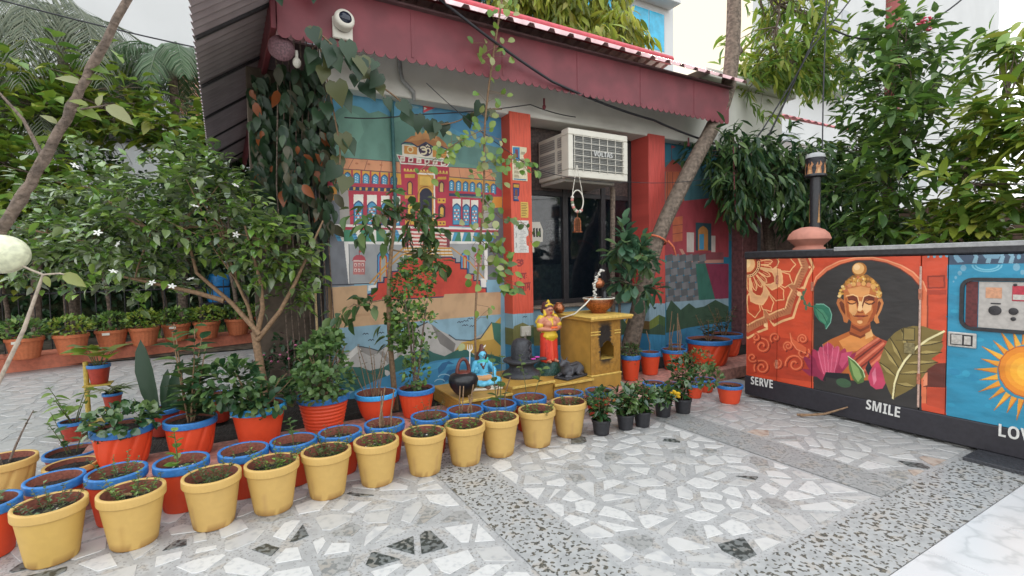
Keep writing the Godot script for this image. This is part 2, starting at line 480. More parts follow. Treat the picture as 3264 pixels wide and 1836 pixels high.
func far_buildings() -> void:
	# white block with blue windows behind the hall
	var t := thing("white_building", "tall white building with bright blue windows behind the hall roof", "building", Vector3(0, 0, 0))
	var wall := mat("far_white", Color(0.60, 0.61, 0.61), 0.85, 0.05, 0.08)
	var mb := MB.new()
	mb.box(Vector3(5.0, 0, -14.0), Vector3(15.7, 15, -20), 0.02)
	obj("wall", mb.done(), wall, t)
	var blue := mat("blue_pane", Color(0.03, 0.40, 0.62), 0.2, 0.1, 0.5)
	var fm := mat("far_frame", Color(0.45, 0.47, 0.49), 0.6, 0.0)
	for r in 2:
		for k in 4:
			var x := 5.9 + k * 2.5
			var y := 9.55 + r * 3.1
			mb = MB.new()
			mb.box(Vector3(x, y, -13.995), Vector3(x + 1.75, y + 1.55, -13.93), 0.01)
			var f := obj("window", mb.done(), fm, t)
			for q in 2:
				mb = MB.new()
				mb.box(Vector3(x + 0.08 + q * 0.82, y + 0.08, -13.94), Vector3(x + 0.86 + q * 0.82, y + 1.47, -13.915), 0.0)
				obj("pane", mb.done(), blue, f)
			mb = MB.new()
			mb.box(Vector3(x - 0.15, y - 0.22, -13.99), Vector3(x + 1.9, y - 0.06, -13.75), 0.02)
			obj("sill", mb.done(), wall, f)
			mb = MB.new()
			mb.box(Vector3(x - 0.35, y + 1.75, -13.99), Vector3(x + 2.05, y + 1.95, -13.4), 0.02)
			obj("canopy", mb.done(), wall, f)
	# white apartment block on the right
	var b := thing("apartment_block", "pale tall apartment block with small square openings behind the right trees", "building", Vector3(0, 0, 0))
	mb = MB.new()
	mb.prism([Vector2(19.2, 13.0), Vector2(46, 13.0), Vector2(46, 20), Vector2(29.5, 20)], 0.0, 19.0, Transform3D(Basis(Vector3(1, 0, 0), Vector3(0, 0, -1), Vector3(0, 1, 0)), Vector3.ZERO))
	obj("wall", mb.done(), wall, b)
	mb = MB.new()
	mb.box(Vector3(20.4, 9.2, -12.98), Vector3(26.0, 14, -12.3), 0.02)
	obj("balcony_block", mb.done(), wall, b)
	for k in 4:
		for r in 2:
			mb = MB.new()
			mb.box(Vector3(20.9 + k * 1.25, 10.2 + r * 1.7, -12.31), Vector3(21.5 + k * 1.25, 11.1 + r * 1.7, -12.27), 0.0)
			obj("window", mb.done(), fm, b)
	for k in 6:
		for r in 2:
			mb = MB.new()
			mb.box(Vector3(21 + k * 3.2, 2.4 + r * 3.1, -12.995), Vector3(22.6 + k * 3.2, 4.0 + r * 3.1, -12.94), 0.0)
			obj("window", mb.done(), fm, b)
	# brick and plaster house far left
	var h := thing("brick_house", "half plastered brick house far behind the palms", "building", Vector3(0, 0, 0))
	mb = MB.new()
	mb.box(Vector3(-7.5, 0, -16.0), Vector3(0.8, 9.6, -22), 0.02)
	obj("wall", mb.done(), wall, h)
	var bm := [mat("brick_a", Color(0.42, 0.20, 0.13), 0.9, 0.2, 5.0), mat("brick_b", Color(0.50, 0.30, 0.22), 0.9, 0.2, 5.0), mat("brick_c", Color(0.36, 0.15, 0.10), 0.9, 0.2, 5.0)]
	mb = MB.new()
	mb.box(Vector3(-0.95, 5.6, -15.98), Vector3(0.2, 7.0, -15.9), 0.0)
	obj("mortar", mb.done(), M.white_wall, h)
	var bk := MB.new()
	bk.box(Vector3(-0.11, -0.045, 0), Vector3(0.11, 0.045, 0.03), 0.006)
	var bmesh := bk.done()
	for r in 13:
		for k in 5:
			var o := obj("brick", bmesh, bm[rng.randi() % 3], h)
			o.position = Vector3(-0.83 + k * 0.24 + (0.12 if r % 2 else 0.0), 5.66 + r * 0.105, -15.905)
	mb = MB.new()
	mb.box(Vector3(-3.0, 4.8, -15.99), Vector3(-1.6, 6.6, -15.9), 0.02)
	obj("window", mb.done(), M.dark_frame, h)
	# red sheet roofed shed beyond the hall's right end
	var s := thing("red_roof_shed", "low shed with a red corrugated roof beyond the leaning tree", "shed", Vector3(0, 0, 0))
	mb = MB.new()
	mb.box(Vector3(9.6, 0, -7.2), Vector3(14.0, 4.4, -10), 0.01)
	obj("wall", mb.done(), wall, s)
	mb = MB.new()
	corrugated(mb, Vector3(9.3, 5.5, -8.4), Vector3(4.6, 0, 0), Vector3(0, -0.85, 1.9), 16, 0.04, Vector3(0, 0.9, 0.4), false)
	obj("roof", mb.done(), mat("shed_red", Color(0.46, 0.11, 0.12), 0.5, 0.2, 1.0), s)
# ------------------------------------------------------------------ rounded figures: tapered capsules joined smoothly, meshed as surface nets
func figure(pr: Array, cell: float) -> ArrayMesh:
	var lo := Vector3.ONE * 99.0
	var hi := -lo
	for p in pr:
		var r: float = maxf(p[2], p[3]) + cell * 3.0
		for e in [p[0], p[1]]:
			lo = lo.min(e - Vector3.ONE * r); hi = hi.max(e + Vector3.ONE * r)
	var nx := int((hi.x - lo.x) / cell) + 2
	var ny := int((hi.y - lo.y) / cell) + 2
	var nz := int((hi.z - lo.z) / cell) + 2
	var f := PackedFloat32Array(); f.resize(nx * ny * nz); f.fill(1.0)
	var near := PackedFloat32Array(); near.resize(nx * ny * nz); near.fill(9.0)
	var own := PackedInt32Array(); own.resize(nx * ny * nz)
	for pi in pr.size():
		var p: Array = pr[pi]
		var a: Vector3 = p[0]
		var b: Vector3 = p[1]
		var ra: float = p[2]
		var rb: float = p[3]
		var k: float = p[5] if p.size() > 5 else 0.012
		var m: float = maxf(ra, rb) + cell * 2.5 + k
		var l3: Vector3 = (a.min(b) - Vector3.ONE * m - lo) / cell
		var h3: Vector3 = (a.max(b) + Vector3.ONE * m - lo) / cell
		var ab := b - a
		var l2 := maxf(ab.length_squared(), 1e-9)
		for z in range(maxi(0, int(l3.z)), mini(nz, int(h3.z) + 2)):
			for y in range(maxi(0, int(l3.y)), mini(ny, int(h3.y) + 2)):
				var row := (z * ny + y) * nx
				for x in range(maxi(0, int(l3.x)), mini(nx, int(h3.x) + 2)):
					var q := Vector3(lo.x + x * cell, lo.y + y * cell, lo.z + z * cell) - a
					var t := clampf(q.dot(ab) / l2, 0.0, 1.0)
					var d := (q - ab * t).length() - lerpf(ra, rb, t)
					var i := row + x
					if d < near[i]:
						near[i] = d; own[i] = pi
					var o := f[i]
					var h := maxf(k - absf(o - d), 0.0) / k
					f[i] = minf(o, d) - h * h * k * 0.25
	var mb := MB.new()
	var idx := {}
	var off := [0, 1, nx, nx + 1, nx * ny, nx * ny + 1, nx * ny + nx, nx * ny + nx + 1]
	var cor := [Vector3(0, 0, 0), Vector3(1, 0, 0), Vector3(0, 1, 0), Vector3(1, 1, 0), Vector3(0, 0, 1), Vector3(1, 0, 1), Vector3(0, 1, 1), Vector3(1, 1, 1)]
	var ed := [[0, 1], [2, 3], [4, 5], [6, 7], [0, 2], [1, 3], [4, 6], [5, 7], [0, 4], [1, 5], [2, 6], [3, 7]]
	for z in nz - 1:
		for y in ny - 1:
			for x in nx - 1:
				var i := (z * ny + y) * nx + x
				var s := 0
				for q in 8:
					if f[i + off[q]] < 0.0: s += 1
				if s == 0 or s == 8:
					continue
				var c := Vector3.ZERO
				var n := 0
				for e in ed:
					var fa := f[i + off[e[0]]]
					var fb := f[i + off[e[1]]]
					if (fa < 0.0) != (fb < 0.0):
						c += cor[e[0]].lerp(cor[e[1]], fa / (fa - fb)); n += 1
				c /= n
				var g := Vector3(f[i + 1] - f[i] + f[i + off[7]] - f[i + off[6]], f[i + off[2]] - f[i] + f[i + off[7]] - f[i + off[5]], f[i + off[4]] - f[i] + f[i + off[7]] - f[i + off[3]])
				idx[i] = mb.v.size()
				mb.v.append(lo + (Vector3(x, y, z) + c) * cell)
				mb.n.append(g.normalized())
				mb.uv.append(Vector2.ZERO)
				var best := i
				for q in 8:
					if absf(near[i + off[q]]) < absf(near[best]): best = i + off[q]
				mb.c.append(pr[own[best]][4])
	var st := [1, nx, nx * ny]
	for i in idx:
		for ax in 3:
			var j: int = i + st[ax]
			if j >= f.size() or (f[i] < 0.0) == (f[j] < 0.0):
				continue
			var u: int = st[(ax + 1) % 3]
			var w: int = st[(ax + 2) % 3]
			if not (idx.has(i - u) and idx.has(i - w) and idx.has(i - u - w)):
				continue
			var q := [idx[i], idx[i - u], idx[i - u - w], idx[i - w]]
			if f[i] < 0.0:
				mb.ix.append_array([q[0], q[2], q[1], q[0], q[3], q[2]])
			else:
				mb.ix.append_array([q[0], q[1], q[2], q[0], q[2], q[3]])
	return mb.done()

func V(x: float, y: float, z: float) -> Vector3:
	return Vector3(x, y, z)

func part(t: Node3D, called: String, m: Material, a: Vector3, b: Vector3, ch := 0.004) -> MeshInstance3D:
	var mb := MB.new()
	mb.box(a, b, ch)
	return obj(called, mb.done(), m, t)

func text(parent: Node3D, called: String, s: String, size: float, depth: float, at: Vector3, turn: float, m: Material, slant := 0.0) -> void:
	var t := TextMesh.new()
	var f := SystemFont.new()
	f.font_names = PackedStringArray(["Droid Sans"])
	f.font_weight = 700
	t.font = f
	t.text = s
	t.font_size = 48
	t.pixel_size = size / 34.0
	t.depth = depth
	t.horizontal_alignment = HORIZONTAL_ALIGNMENT_LEFT
	t.vertical_alignment = VERTICAL_ALIGNMENT_BOTTOM
	var o := obj(called, t, m, parent)
	o.position = at
	o.rotation = Vector3(0, turn, slant)
	o.scale.x = 0.76 if turn != 0.0 else 1.0

# ------------------------------------------------------------------ painted generator on the right
func generator() -> void:
	var t := thing("generator", "painted generator housing with a serene haloed face, lotus and sun, on a black base", "generator")
	var X := 4.95
	var pm := printed("generator_side", paint_generator_side(), 0.45)
	part(t, "housing", M.black_metal, V(X + 0.03, 0.24, -3.40), V(6.25, 1.518, 0.4), 0.01)
	part(t, "skirt", mat("skirt_black", Color(0.022, 0.02, 0.026), 0.5, 0.15, 3.0), V(X - 0.012, 0.03, -3.42), V(6.27, 0.238, 0.42), 0.008)
	part(t, "lid", M.black_metal, V(X - 0.02, 1.522, -3.43), V(6.28, 1.6, 0.43), 0.012)
	part(t, "lid_rail", M.grey_metal, V(X - 0.03, 1.575, -2.5), V(X + 0.01, 1.612, 0.43), 0.004)
	var cuts := [-3.41, -3.055, -2.70, -1.835, -1.658, -0.6]
	for i in 5:
		var a: float = cuts[i] + 0.004
		var b: float = cuts[i + 1] - 0.004
		var px := X - (0.006 if i in [1, 2, 4] else 0.0)
		var mb := MB.new()
		var q := []
		var uvs := []
		for e in [[a, 1.515], [b, 1.515], [b, 0.242], [a, 0.242]]:
			q.append(V(px, e[1], e[0])); uvs.append(Vector2((e[0] + 3.41) / 2.81, (1.52 - e[1]) / 1.285))
		mb.face(q, Vector3.LEFT, uvs)
		for k in 4:
			var k2 := (k + 1) % 4
			var d: Vector3 = (q[k] + q[k2]) * 0.5 - V(px, 0.88, (a + b) * 0.5)
			mb.face([q[k], q[k2], q[k2] + V(0.04, 0, 0), q[k] + V(0.04, 0, 0)], d, [uvs[k], uvs[k2], uvs[k2], uvs[k]])
		obj("painted_door" if i in [1, 2, 4] else "painted_panel", mb.done(), pm, t)
	part(t, "painted_panel", M.black_metal, V(X, 0.242, -0.596), V(X + 0.04, 1.515, 0.38), 0.004)
	part(t, "edge_strip", mat("edge_pale", Color(0.45, 0.30, 0.24), 0.5, 0.2, 5.0), V(X - 0.016, 0.26, -1.842), V(X - 0.002, 1.43, -1.828), 0.003)
	for e in [[-3.055, 1.30], [-3.055, 0.42], [-2.70, 1.24], [-1.835, 0.50], [-1.835, 1.2]]:
		part(t, "hinge", mat("hinge_red", Color(0.40, 0.14, 0.08), 0.5, 0.2, 5.0), V(X - 0.018, e[1] - 0.045, e[0] - 0.012), V(X - 0.004, e[1] + 0.045, e[0] + 0.012), 0.003)
	# rounded window with the control panel behind it
	var outer := []
	var inner := []
	for q in 4:
		for k in 5:
			var an := PI / 2 * (q + k / 4.0)
			var c := Vector2(-1.51 + 0.06, 1.27) if q in [1, 2] else Vector2(-0.74, 1.27)
			c.y = 1.262 if q in [0, 1] else 1.018
			c.x = -0.76 if q in [0, 3] else -1.50
			outer.append(c + Vector2(cos(an), sin(an)) * 0.08); inner.append(c + Vector2(cos(an), sin(an)) * 0.055)
	var ring := MB.new()
	for k in outer.size():
		var k2 := (k + 1) % outer.size()
		var o0 := V(X - 0.022, outer[k].y, outer[k].x)
		var o1 := V(X - 0.022, outer[k2].y, outer[k2].x)
		var i0 := V(X - 0.022, inner[k].y, inner[k].x)
		var i1 := V(X - 0.022, inner[k2].y, inner[k2].x)
		var back := V(0.018, 0, 0)
		var mid := V(X, 1.14, -1.13)
		ring.face([o0, o1, i1, i0], Vector3.LEFT)
		ring.face([o0, o1, o1 + back, o0 + back], (o0 + o1) * 0.5 - mid)
		ring.face([i0, i1, i1 + back, i0 + back], mid - (i0 + i1) * 0.5)
	obj("window_gasket", ring.done(), M.black_metal, t)
	var cp := part(t, "control_panel", mat("panel_grey", Color(0.40, 0.37, 0.34), 0.5, 0.08, 4.0), V(X - 0.012, 0.965, -1.47), V(X - 0.0065, 1.312, -0.72), 0.002)
	part(cp, "panel_label", mat("label_orange", Color(0.52, 0.26, 0.15), 0.6, 0.1, 6.0), V(X - 0.014, 1.19, -1.43), V(X - 0.0125, 1.27, -1.34), 0.0)
	var dp := part(cp, "red_label", mat("label_red", Color(0.40, 0.03, 0.05), 0.5, 0.1, 6.0), V(X - 0.015, 1.175, -1.285), V(X - 0.0125, 1.285, -1.06), 0.001)
	part(cp, "display", mat("display_pale", Color(0.45, 0.42, 0.38), 0.3, 0.1, 6.0), V(X - 0.0175, 1.185, -1.28), V(X - 0.0155, 1.222, -1.07), 0.0)
	for e in [[-1.375, 1.10, 0.036, "gauge"], [-1.275, 1.10, 0.026, "switch"], [-1.18, 1.10, 0.03, "gauge"], [-1.275, 1.045, 0.014, "key_lock"], [-1.27, 1.292, 0.010, "screw"]]:
		var mb := MB.new()
		mb.lathe(Vector3.ZERO, [Vector2(e[2], 0), Vector2(e[2], 0.008), null, Vector2(e[2], 0.008), Vector2(e[2] * 0.8, 0.011), Vector2(0.0005, 0.011)], 14)
		var o := obj(e[3], mb.done(), M.dark_frame, cp)
		o.position = V(X - 0.012, e[1], e[0])
		o.rotation.z = PI / 2
	part(cp, "slot", M.dark_frame, V(X - 0.014, 1.146, -1.40), V(X - 0.0125, 1.156, -1.345), 0.0)
	part(t, "window_back", mat("dark_red", Color(0.10, 0.02, 0.02), 0.6, 0.2, 5.0), V(X - 0.0085, 0.965, -1.545), V(X - 0.0065, 1.312, -1.475), 0.0)
	var lk := part(t, "lock_plate", mat("chrome", Color(0.50, 0.48, 0.45), 0.3, 0.15, 6.0, 0.0, 0.6), V(X - 0.022, 0.80, -1.648), V(X - 0.0065, 0.915, -1.475), 0.006)
	part(lk, "latch_recess", M.dark_frame, V(X - 0.024, 0.815, -1.63), V(X - 0.0222, 0.90, -1.495), 0.0)
	part(lk, "latch", M.chrome, V(X - 0.034, 0.822, -1.622), V(X - 0.0245, 0.895, -1.555), 0.004)
	part(lk, "latch", M.chrome, V(X - 0.028, 0.825, -1.545), V(X - 0.0245, 0.89, -1.505), 0.002)
	part(t, "lock_plate", mat("lock_olive", Color(0.20, 0.16, 0.07), 0.5, 0.2, 6.0), V(X - 0.02, 0.70, -1.94), V(X - 0.0065, 0.79, -1.865), 0.004)
	var wt := mat("letter_white", Color(0.62, 0.61, 0.58), 0.6, 0.08, 6.0)
	text(t, "lettering", "SERVE", 0.084, 0.003, V(X - 0.0135, 0.125, -3.345), -PI / 2, wt, 0.02)
	text(t, "lettering", "SMILE", 0.086, 0.003, V(X - 0.0135, 0.125, -2.225), -PI / 2, wt, -0.05)
	text(t, "lettering", "LOVE", 0.09, 0.003, V(X - 0.0135, 0.135, -1.345), -PI / 2, wt, 0.0)
	# terracotta coloured vent on the lid
	var mb := MB.new()
	mb.lathe(Vector3.ZERO, [Vector2(0.15, 0.0), Vector2(0.145, 0.02), Vector2(0.125, 0.03), Vector2(0.13, 0.045), Vector2(0.195, 0.105), null, Vector2(0.195, 0.105), Vector2(0.197, 0.115), Vector2(0.18, 0.16), Vector2(0.14, 0.20), Vector2(0.075, 0.228), Vector2(0.0005, 0.236)], 32)
	var vent := single("roof_vent", "terracotta pink mushroom-shaped vent on the generator lid", "vent", mb, mat("vent_pink", Color(0.42, 0.17, 0.12), 0.7, 0.12, 1.5, 0.1))
	vent.position = V(5.2, 1.601, -2.88)
	# exhaust stack painted with flames
	canvas(256, 128, "17151c")
	for k in 7:
		var x := k * 37 + 8
		P("a8744a", [x, 128, x + 4, 80, x - 4, 56, x + 6, 30, x + 8, 58, x + 14, 70, x + 16, 36, x + 24, 66, x + 22, 92, x + 28, 128])
		P("c09a70", [x + 6, 128, x + 9, 96, x + 12, 84, x + 16, 100, x + 20, 128])
	var fl := printed("flames", finish(), 0.5)
	fl.texture_repeat = true
	var ex := thing("exhaust_stack", "black exhaust stack with painted flames and a grey cap above the generator", "exhaust", V(5.62, 1.601, -3.05))
	mb = MB.new()
	mb.lathe(Vector3.ZERO, [Vector2(0.085, 0.0), Vector2(0.085, 0.22), null, Vector2(0.085, 0.22), Vector2(0.052, 0.25)], 20)
	obj("base", mb.done(), M.black_metal, ex)
	mb = MB.new()
	mb.lathe(Vector3.ZERO, [Vector2(0.052, 0.25), Vector2(0.052, 0.8)], 20)
	obj("pipe", mb.done(), M.black_metal, ex)
	for k in 3:
		var fm := MB.new()
		var a0 := 1.9 + k * 2.1
		for q in [[0.30, 0.46, 0.30], [0.34, 0.62, 0.14]]:
			var tip := Vector3(cos(a0) * 0.0545, q[1], sin(a0) * 0.0545)
			fm.face([Vector3(cos(a0 - q[2]) * 0.0545, q[0], sin(a0 - q[2]) * 0.0545), tip, Vector3(cos(a0 + q[2]) * 0.0545, q[0], sin(a0 + q[2]) * 0.0545)], Vector3(cos(a0), 0, sin(a0)))
		obj("painted_flame", fm.done(), mat("flame_tan", Color(0.42, 0.22, 0.08), 0.6, 0.15, 5.0), ex)
	mb = MB.new()
	mb.lathe(Vector3.ZERO, [Vector2(0.052, 0.79), Vector2(0.106, 0.80), null, Vector2(0.106, 0.80), Vector2(0.108, 0.815), Vector2(0.100, 0.825)], 24)
	obj("flange", mb.done(), M.black_metal, ex)
	mb = MB.new()
	mb.lathe(Vector3.ZERO, [Vector2(0.094, 1.0), Vector2(0.099, 0.825)], 24)
	obj("drum", mb.done(), fl, ex)
	mb = MB.new()
	mb.lathe(Vector3.ZERO, [Vector2(0.097, 1.0), Vector2(0.085, 1.04), Vector2(0.05, 1.055), Vector2(0.0005, 1.06)], 24)
	obj("cap", mb.done(), M.grey_metal, ex)
	# stick leaning on the skirt
	mb = MB.new()
	mb.tube([V(4.70, 0.02, -2.70), V(4.74, 0.035, -2.60), V(4.80, 0.06, -2.5), V(4.92, 0.14, -2.36)], [0.012, 0.013, 0.011, 0.007], 6)
	mb.tube([V(4.69, 0.02, -2.66), V(4.74, 0.03, -2.61)], [0.008, 0.01], 6)
	single("dry_stick", "dry brown stick leaning against the generator's black base", "stick", mb, M.twig)

# ------------------------------------------------------------------ window air conditioner
func air_conditioner() -> void:
	var t := thing("air_conditioner", "large cream window air conditioner jutting out between the red pillars", "air conditioner")
	var x0 := 3.56
	var x1 := 4.49
	var y0 := 2.53
	var y1 := 3.10
	var zf := -4.75
	var pl: Material = M.white_plastic
	part(t, "casing", pl, V(x0 + 0.03, y0 + 0.02, -5.44), V(x1 - 0.03, y1 - 0.02, zf - 0.14), 0.01)
	# front surround
	part(t, "front_frame", pl, V(x0, y1 - 0.075, zf - 0.145), V(x1, y1, zf), 0.008)
	part(t, "front_frame", pl, V(x0, y0, zf - 0.145), V(x1, y0 + 0.085, zf), 0.008)
	part(t, "front_frame", pl, V(x0, y0 + 0.087, zf - 0.145), V(x0 + 0.07, y1 - 0.077, zf), 0.006)
	part(t, "front_frame", pl, V(x1 - 0.07, y0 + 0.087, zf - 0.145), V(x1, y1 - 0.077, zf), 0.006)
	part(t, "coil", mat("coil", Color(0.26, 0.26, 0.245), 0.6, 0.06, 20.0), V(x0 + 0.072, y0 + 0.087, zf - 0.13), V(x1 - 0.072, y1 - 0.077, zf - 0.035), 0.0)
	for k in 20:
		part(t, "fin", M.coil, V(x0 + 0.074, y0 + 0.10 + k * 0.0205, zf - 0.034), V(x1 - 0.074, y0 + 0.104 + k * 0.0205, zf - 0.022), 0.0)
	for k in 7:
		var mb := MB.new()
		var x := x0 + 0.085 + k * (x1 - x0 - 0.17) / 6.0
		mb.tube([V(x, y0 + 0.07, zf + 0.006), V(x, y1 - 0.065, zf + 0.006)], 0.0042, 6)
		obj("grille_wire", mb.done(), pl, t)
	for k in 6:
		var mb := MB.new()
		var y := y0 + 0.10 + k * (y1 - y0 - 0.185) / 5.0
		mb.tube([V(x0 + 0.07, y, zf + 0.012), V(x1 - 0.07, y, zf + 0.012)], 0.0042, 6)
		obj("grille_wire", mb.done(), pl, t)
	# side louvres: two columns of three openings
	for c in 2:
		for r in 3:
			var z1 := zf - 0.17 - c * 0.15
			var z0 := z1 - (0.09 if c == 0 else 0.33)
			var ya := y0 + 0.07 + r * 0.155
			part(t, "side_louvre", M.coil, V(x0 + 0.0275, ya, z0), V(x0 + 0.031, ya + 0.12, z1), 0.0)
			for k in 4:
				part(t, "louvre_slat", mat("plastic_grey", Color(0.40, 0.38, 0.34), 0.5, 0.05, 3.0), V(x0 + 0.021, ya + 0.012 + k * 0.028, z0), V(x0 + 0.027, ya + 0.024 + k * 0.028, z1), 0.0)
	text(t, "lettering", "VOLTAS", 0.058, 0.006, V(x0 + 0.36, y0 + 0.245, zf + 0.024), 0.0, mat("letter_silver", Color(0.5, 0.5, 0.48), 0.35, 0.05, 5.0), 0.0)
	# drip tray and bracket post
	part(t, "drip_tray", M.plastic_grey, V(x0 + 0.06, y0 - 0.03, -5.44), V(x1 - 0.08, y0 + 0.018, zf - 0.16), 0.006)
	var mb := MB.new()
	mb.tube([V(4.45, 0.15, -5.0), V(4.44, 1.4, -5.0), V(4.46, 2.495, -5.0)], [0.035, 0.032, 0.033], 8)
	single("wooden_prop", "rough wooden post propping up the air conditioner", "post", mb, M.bark_grey)
	# hanging ring with flowers and a toy cage
	var h := thing("hanging_ornament", "white ring ornament with clay flowers and a tiny cage hanging from the air conditioner", "ornament", V(3.64, 2.60, -4.70))
	mb = MB.new()
	mb.tube([V(0.0, 0.06, 0), V(-0.07, -0.28, 0)], 0.005, 5)
	mb.tube([V(0.0, 0.06, 0.004), V(0.08, -0.28, 0)], 0.005, 5)
	obj("cord", mb.done(), pl, h)
	mb = MB.new()
	var rp := []
	for k in 25:
		rp.append(V(0.005 + sin(TAU * k / 24.0) * 0.085, -0.36 + cos(TAU * k / 24.0) * 0.125, 0))
	mb.tube(rp, 0.008, 6, false)
	obj("ring", mb.done(), pl, h)
	for k in 11:
		mb = MB.new()
		var a := 2.6 + k * 0.24
		mb.ball(V(0.005 + sin(a) * 0.088, -0.36 + cos(a) * 0.128, 0.012), Vector3(0.022, 0.02, 0.018), 8, 5)
		obj("clay_flower", mb.done(), [mat("clay_pink", Color(0.5, 0.2, 0.17), 0.6, 0.2, 6.0), mat("clay_white", Color(0.55, 0.5, 0.45), 0.6, 0.1, 6.0), mat("clay_green", Color(0.16, 0.2, 0.12), 0.6, 0.2, 6.0)][k % 3], h)
	mb = MB.new()
	for k in 10:
		var a := TAU * k / 10
		mb.tube([V(cos(a) * 0.045, -0.72, sin(a) * 0.03), V(cos(a) * 0.045, -0.60, sin(a) * 0.03), V(cos(a) * 0.03, -0.565, sin(a) * 0.02), V(0, -0.55, 0)], 0.003, 4)
	mb.tube([V(0, -0.55, 0), V(0, -0.47, 0)], 0.003, 4)
	mb.box(V(-0.048, -0.73, -0.034), V(0.048, -0.718, 0.034), 0.002)
	obj("cage", mb.done(), M.copper, h)

# ------------------------------------------------------------------ shrine steps, statues, small fittings
func shrine_objects() -> void:
	var gp: Material = M.gold_paint
	# three gold plinth blocks
	for e in [[1.80, 2.325, 0.288, "lowest gold painted plinth under the blue seated statue"], [2.335, 2.815, 0.345, "middle gold painted plinth under the black stone"], [2.825, 3.31, 0.30, "right gold painted plinth beside the tall gold pedestal"]]:
		var b := thing("gold_plinth", e[3], "plinth", V(0, 0, 0), 0.0, "gold plinths on the bed")
		part(b, "block", gp, V(e[0], 0.151, -4.06), V(e[1], e[2] - 0.03, -4.72), 0.006)
		part(b, "cap", gp, V(e[0] - 0.004, e[2] - 0.0295, -4.035), V(e[1] + 0.004, e[2], -4.74), 0.006)
		part(b, "cap_edge", M.gold_edge, V(e[0] - 0.006, e[2] - 0.022, -4.034), V(e[1] + 0.006, e[2] + 0.001, -4.028), 0.002)
	# pedestal with a lamp niche; soot above the opening
	canvas(96, 192, "b0802f")
	var f := FastNoiseLite.new()
	f.seed = 4; f.frequency = 0.05
	for y in 192:
		for x in 96:
			var c := Color(0.66, 0.48, 0.19) * (0.95 + 0.1 * f.get_noise_2d(x, y * 0.7))
			var dx := (x - 46.0 + 5.0 * f.get_noise_2d(y * 0.6, 30)) / (17.0 + 6.0 * f.get_noise_2d(y * 2.0, 90))
			var up := 1.0 - smoothstep(70.0, 140.0, 128.0 - y) if y < 128 else 0.6 - smoothstep(0.0, 40.0, y - 128.0) * 0.6
			var s := clampf((1.3 - absf(dx)) * 1.5, 0.0, 1.0) * up
			c = c.lerp(Color(0.10, 0.085, 0.08), clampf(s * 2.0 + 0.25 * s * f.get_noise_2d(x * 2, y * 2), 0.0, 0.93))
			im.set_pixel(x, y, c)
	var soot := printed("sooty_gold", finish(), 0.6)
	var p := thing("gold_pedestal", "tall gold pedestal with a soot-stained lamp niche", "pedestal")
	var x0 := 3.335
	var x1 := 3.745
	var zf := -4.10
	part(p, "base", gp, V(x0 - 0.006, 0.151, -4.66), V(x1 + 0.006, 0.295, zf + 0.012), 0.006)
	part(p, "base_band", M.gold_edge, V(x0 - 0.009, 0.296, -4.66), V(x1 + 0.009, 0.312, zf + 0.015), 0.003)
	# hollow shaft
	part(p, "side", gp, V(x0, 0.313, -4.65), V(x0 + 0.02, 0.89, zf - 0.012), 0.0)
	part(p, "side", gp, V(x1 - 0.02, 0.313, -4.65), V(x1, 0.89, zf - 0.012), 0.0)
	part(p, "back", gp, V(x0 + 0.021, 0.313, -4.65), V(x1 - 0.021, 0.89, -4.63), 0.0)
	part(p, "niche_floor", M.gold_edge, V(x0 + 0.021, 0.44, -4.45), V(x1 - 0.021, 0.468, zf - 0.0125), 0.0)
	part(p, "niche_back", mat("sooty", Color(0.03, 0.026, 0.024), 0.9, 0.3, 5.0), V(x0 + 0.021, 0.469, -4.45), V(x1 - 0.021, 0.75, -4.43), 0.0)
	var fr := MB.new()
	var nl := 3.468
	var nr := 3.655
	var polys := [[[x0, 0.313], [nl, 0.313], [nl, 0.89], [x0, 0.89]], [[nr, 0.313], [x1, 0.313], [x1, 0.89], [nr, 0.89]], [[nl, 0.313], [nr, 0.313], [nr, 0.468], [nl, 0.468]], [[nl, 0.60], [nl + 0.025, 0.61], [nl + 0.04, 0.645], [(nl + nr) / 2, 0.67], [nr - 0.04, 0.645], [nr - 0.025, 0.61], [nr, 0.60], [nr, 0.89], [nl, 0.89]]]
	for q in polys:
		var pv := PackedVector2Array()
		for e in q: pv.append(Vector2(e[0], e[1]))
		var tri := Geometry2D.triangulate_polygon(pv)
		for i in range(0, tri.size(), 3):
			var a := []
			var us := []
			for k in 3:
				var e := pv[tri[i + k]]
				a.append(V(e.x, e.y, zf)); us.append(Vector2((e.x - x0) / (x1 - x0), (0.89 - e.y) / 0.577))
			fr.face(a, Vector3.BACK, us)
	for e in [[V(nl, 0.468, zf), V(nl, 0.60, zf), Vector3.RIGHT], [V(nr, 0.468, zf), V(nr, 0.60, zf), Vector3.LEFT], [V(x0, 0.313, zf), V(x0, 0.89, zf), Vector3.LEFT], [V(x1, 0.313, zf), V(x1, 0.89, zf), Vector3.RIGHT], [V(nl, 0.60, zf), V((nl + nr) / 2, 0.67, zf), Vector3.DOWN], [V((nl + nr) / 2, 0.67, zf), V(nr, 0.60, zf), Vector3.DOWN]]:
		fr.face([e[0], e[1], e[1] + V(0, 0, -0.0115), e[0] + V(0, 0, -0.0115)], e[2], [Vector2(0.1, 0.3), Vector2(0.1, 0.3), Vector2(0.1, 0.3), Vector2(0.1, 0.3)])
	obj("front", fr.done(), soot, p)
	for y in [0.735, 0.765]:
		part(p, "moulding", M.gold_edge, V(x0 - 0.004, y, zf + 0.0005), V(nl - 0.005, y + 0.012, zf + 0.008), 0.003)
		part(p, "moulding", M.gold_edge, V(nr + 0.005, y, zf + 0.0005), V(x1 + 0.004, y + 0.012, zf + 0.008), 0.003)
	part(p, "top_slab", gp, V(x0 - 0.05, 0.892, -4.72), V(x1 + 0.12, 0.925, -4.03), 0.006)
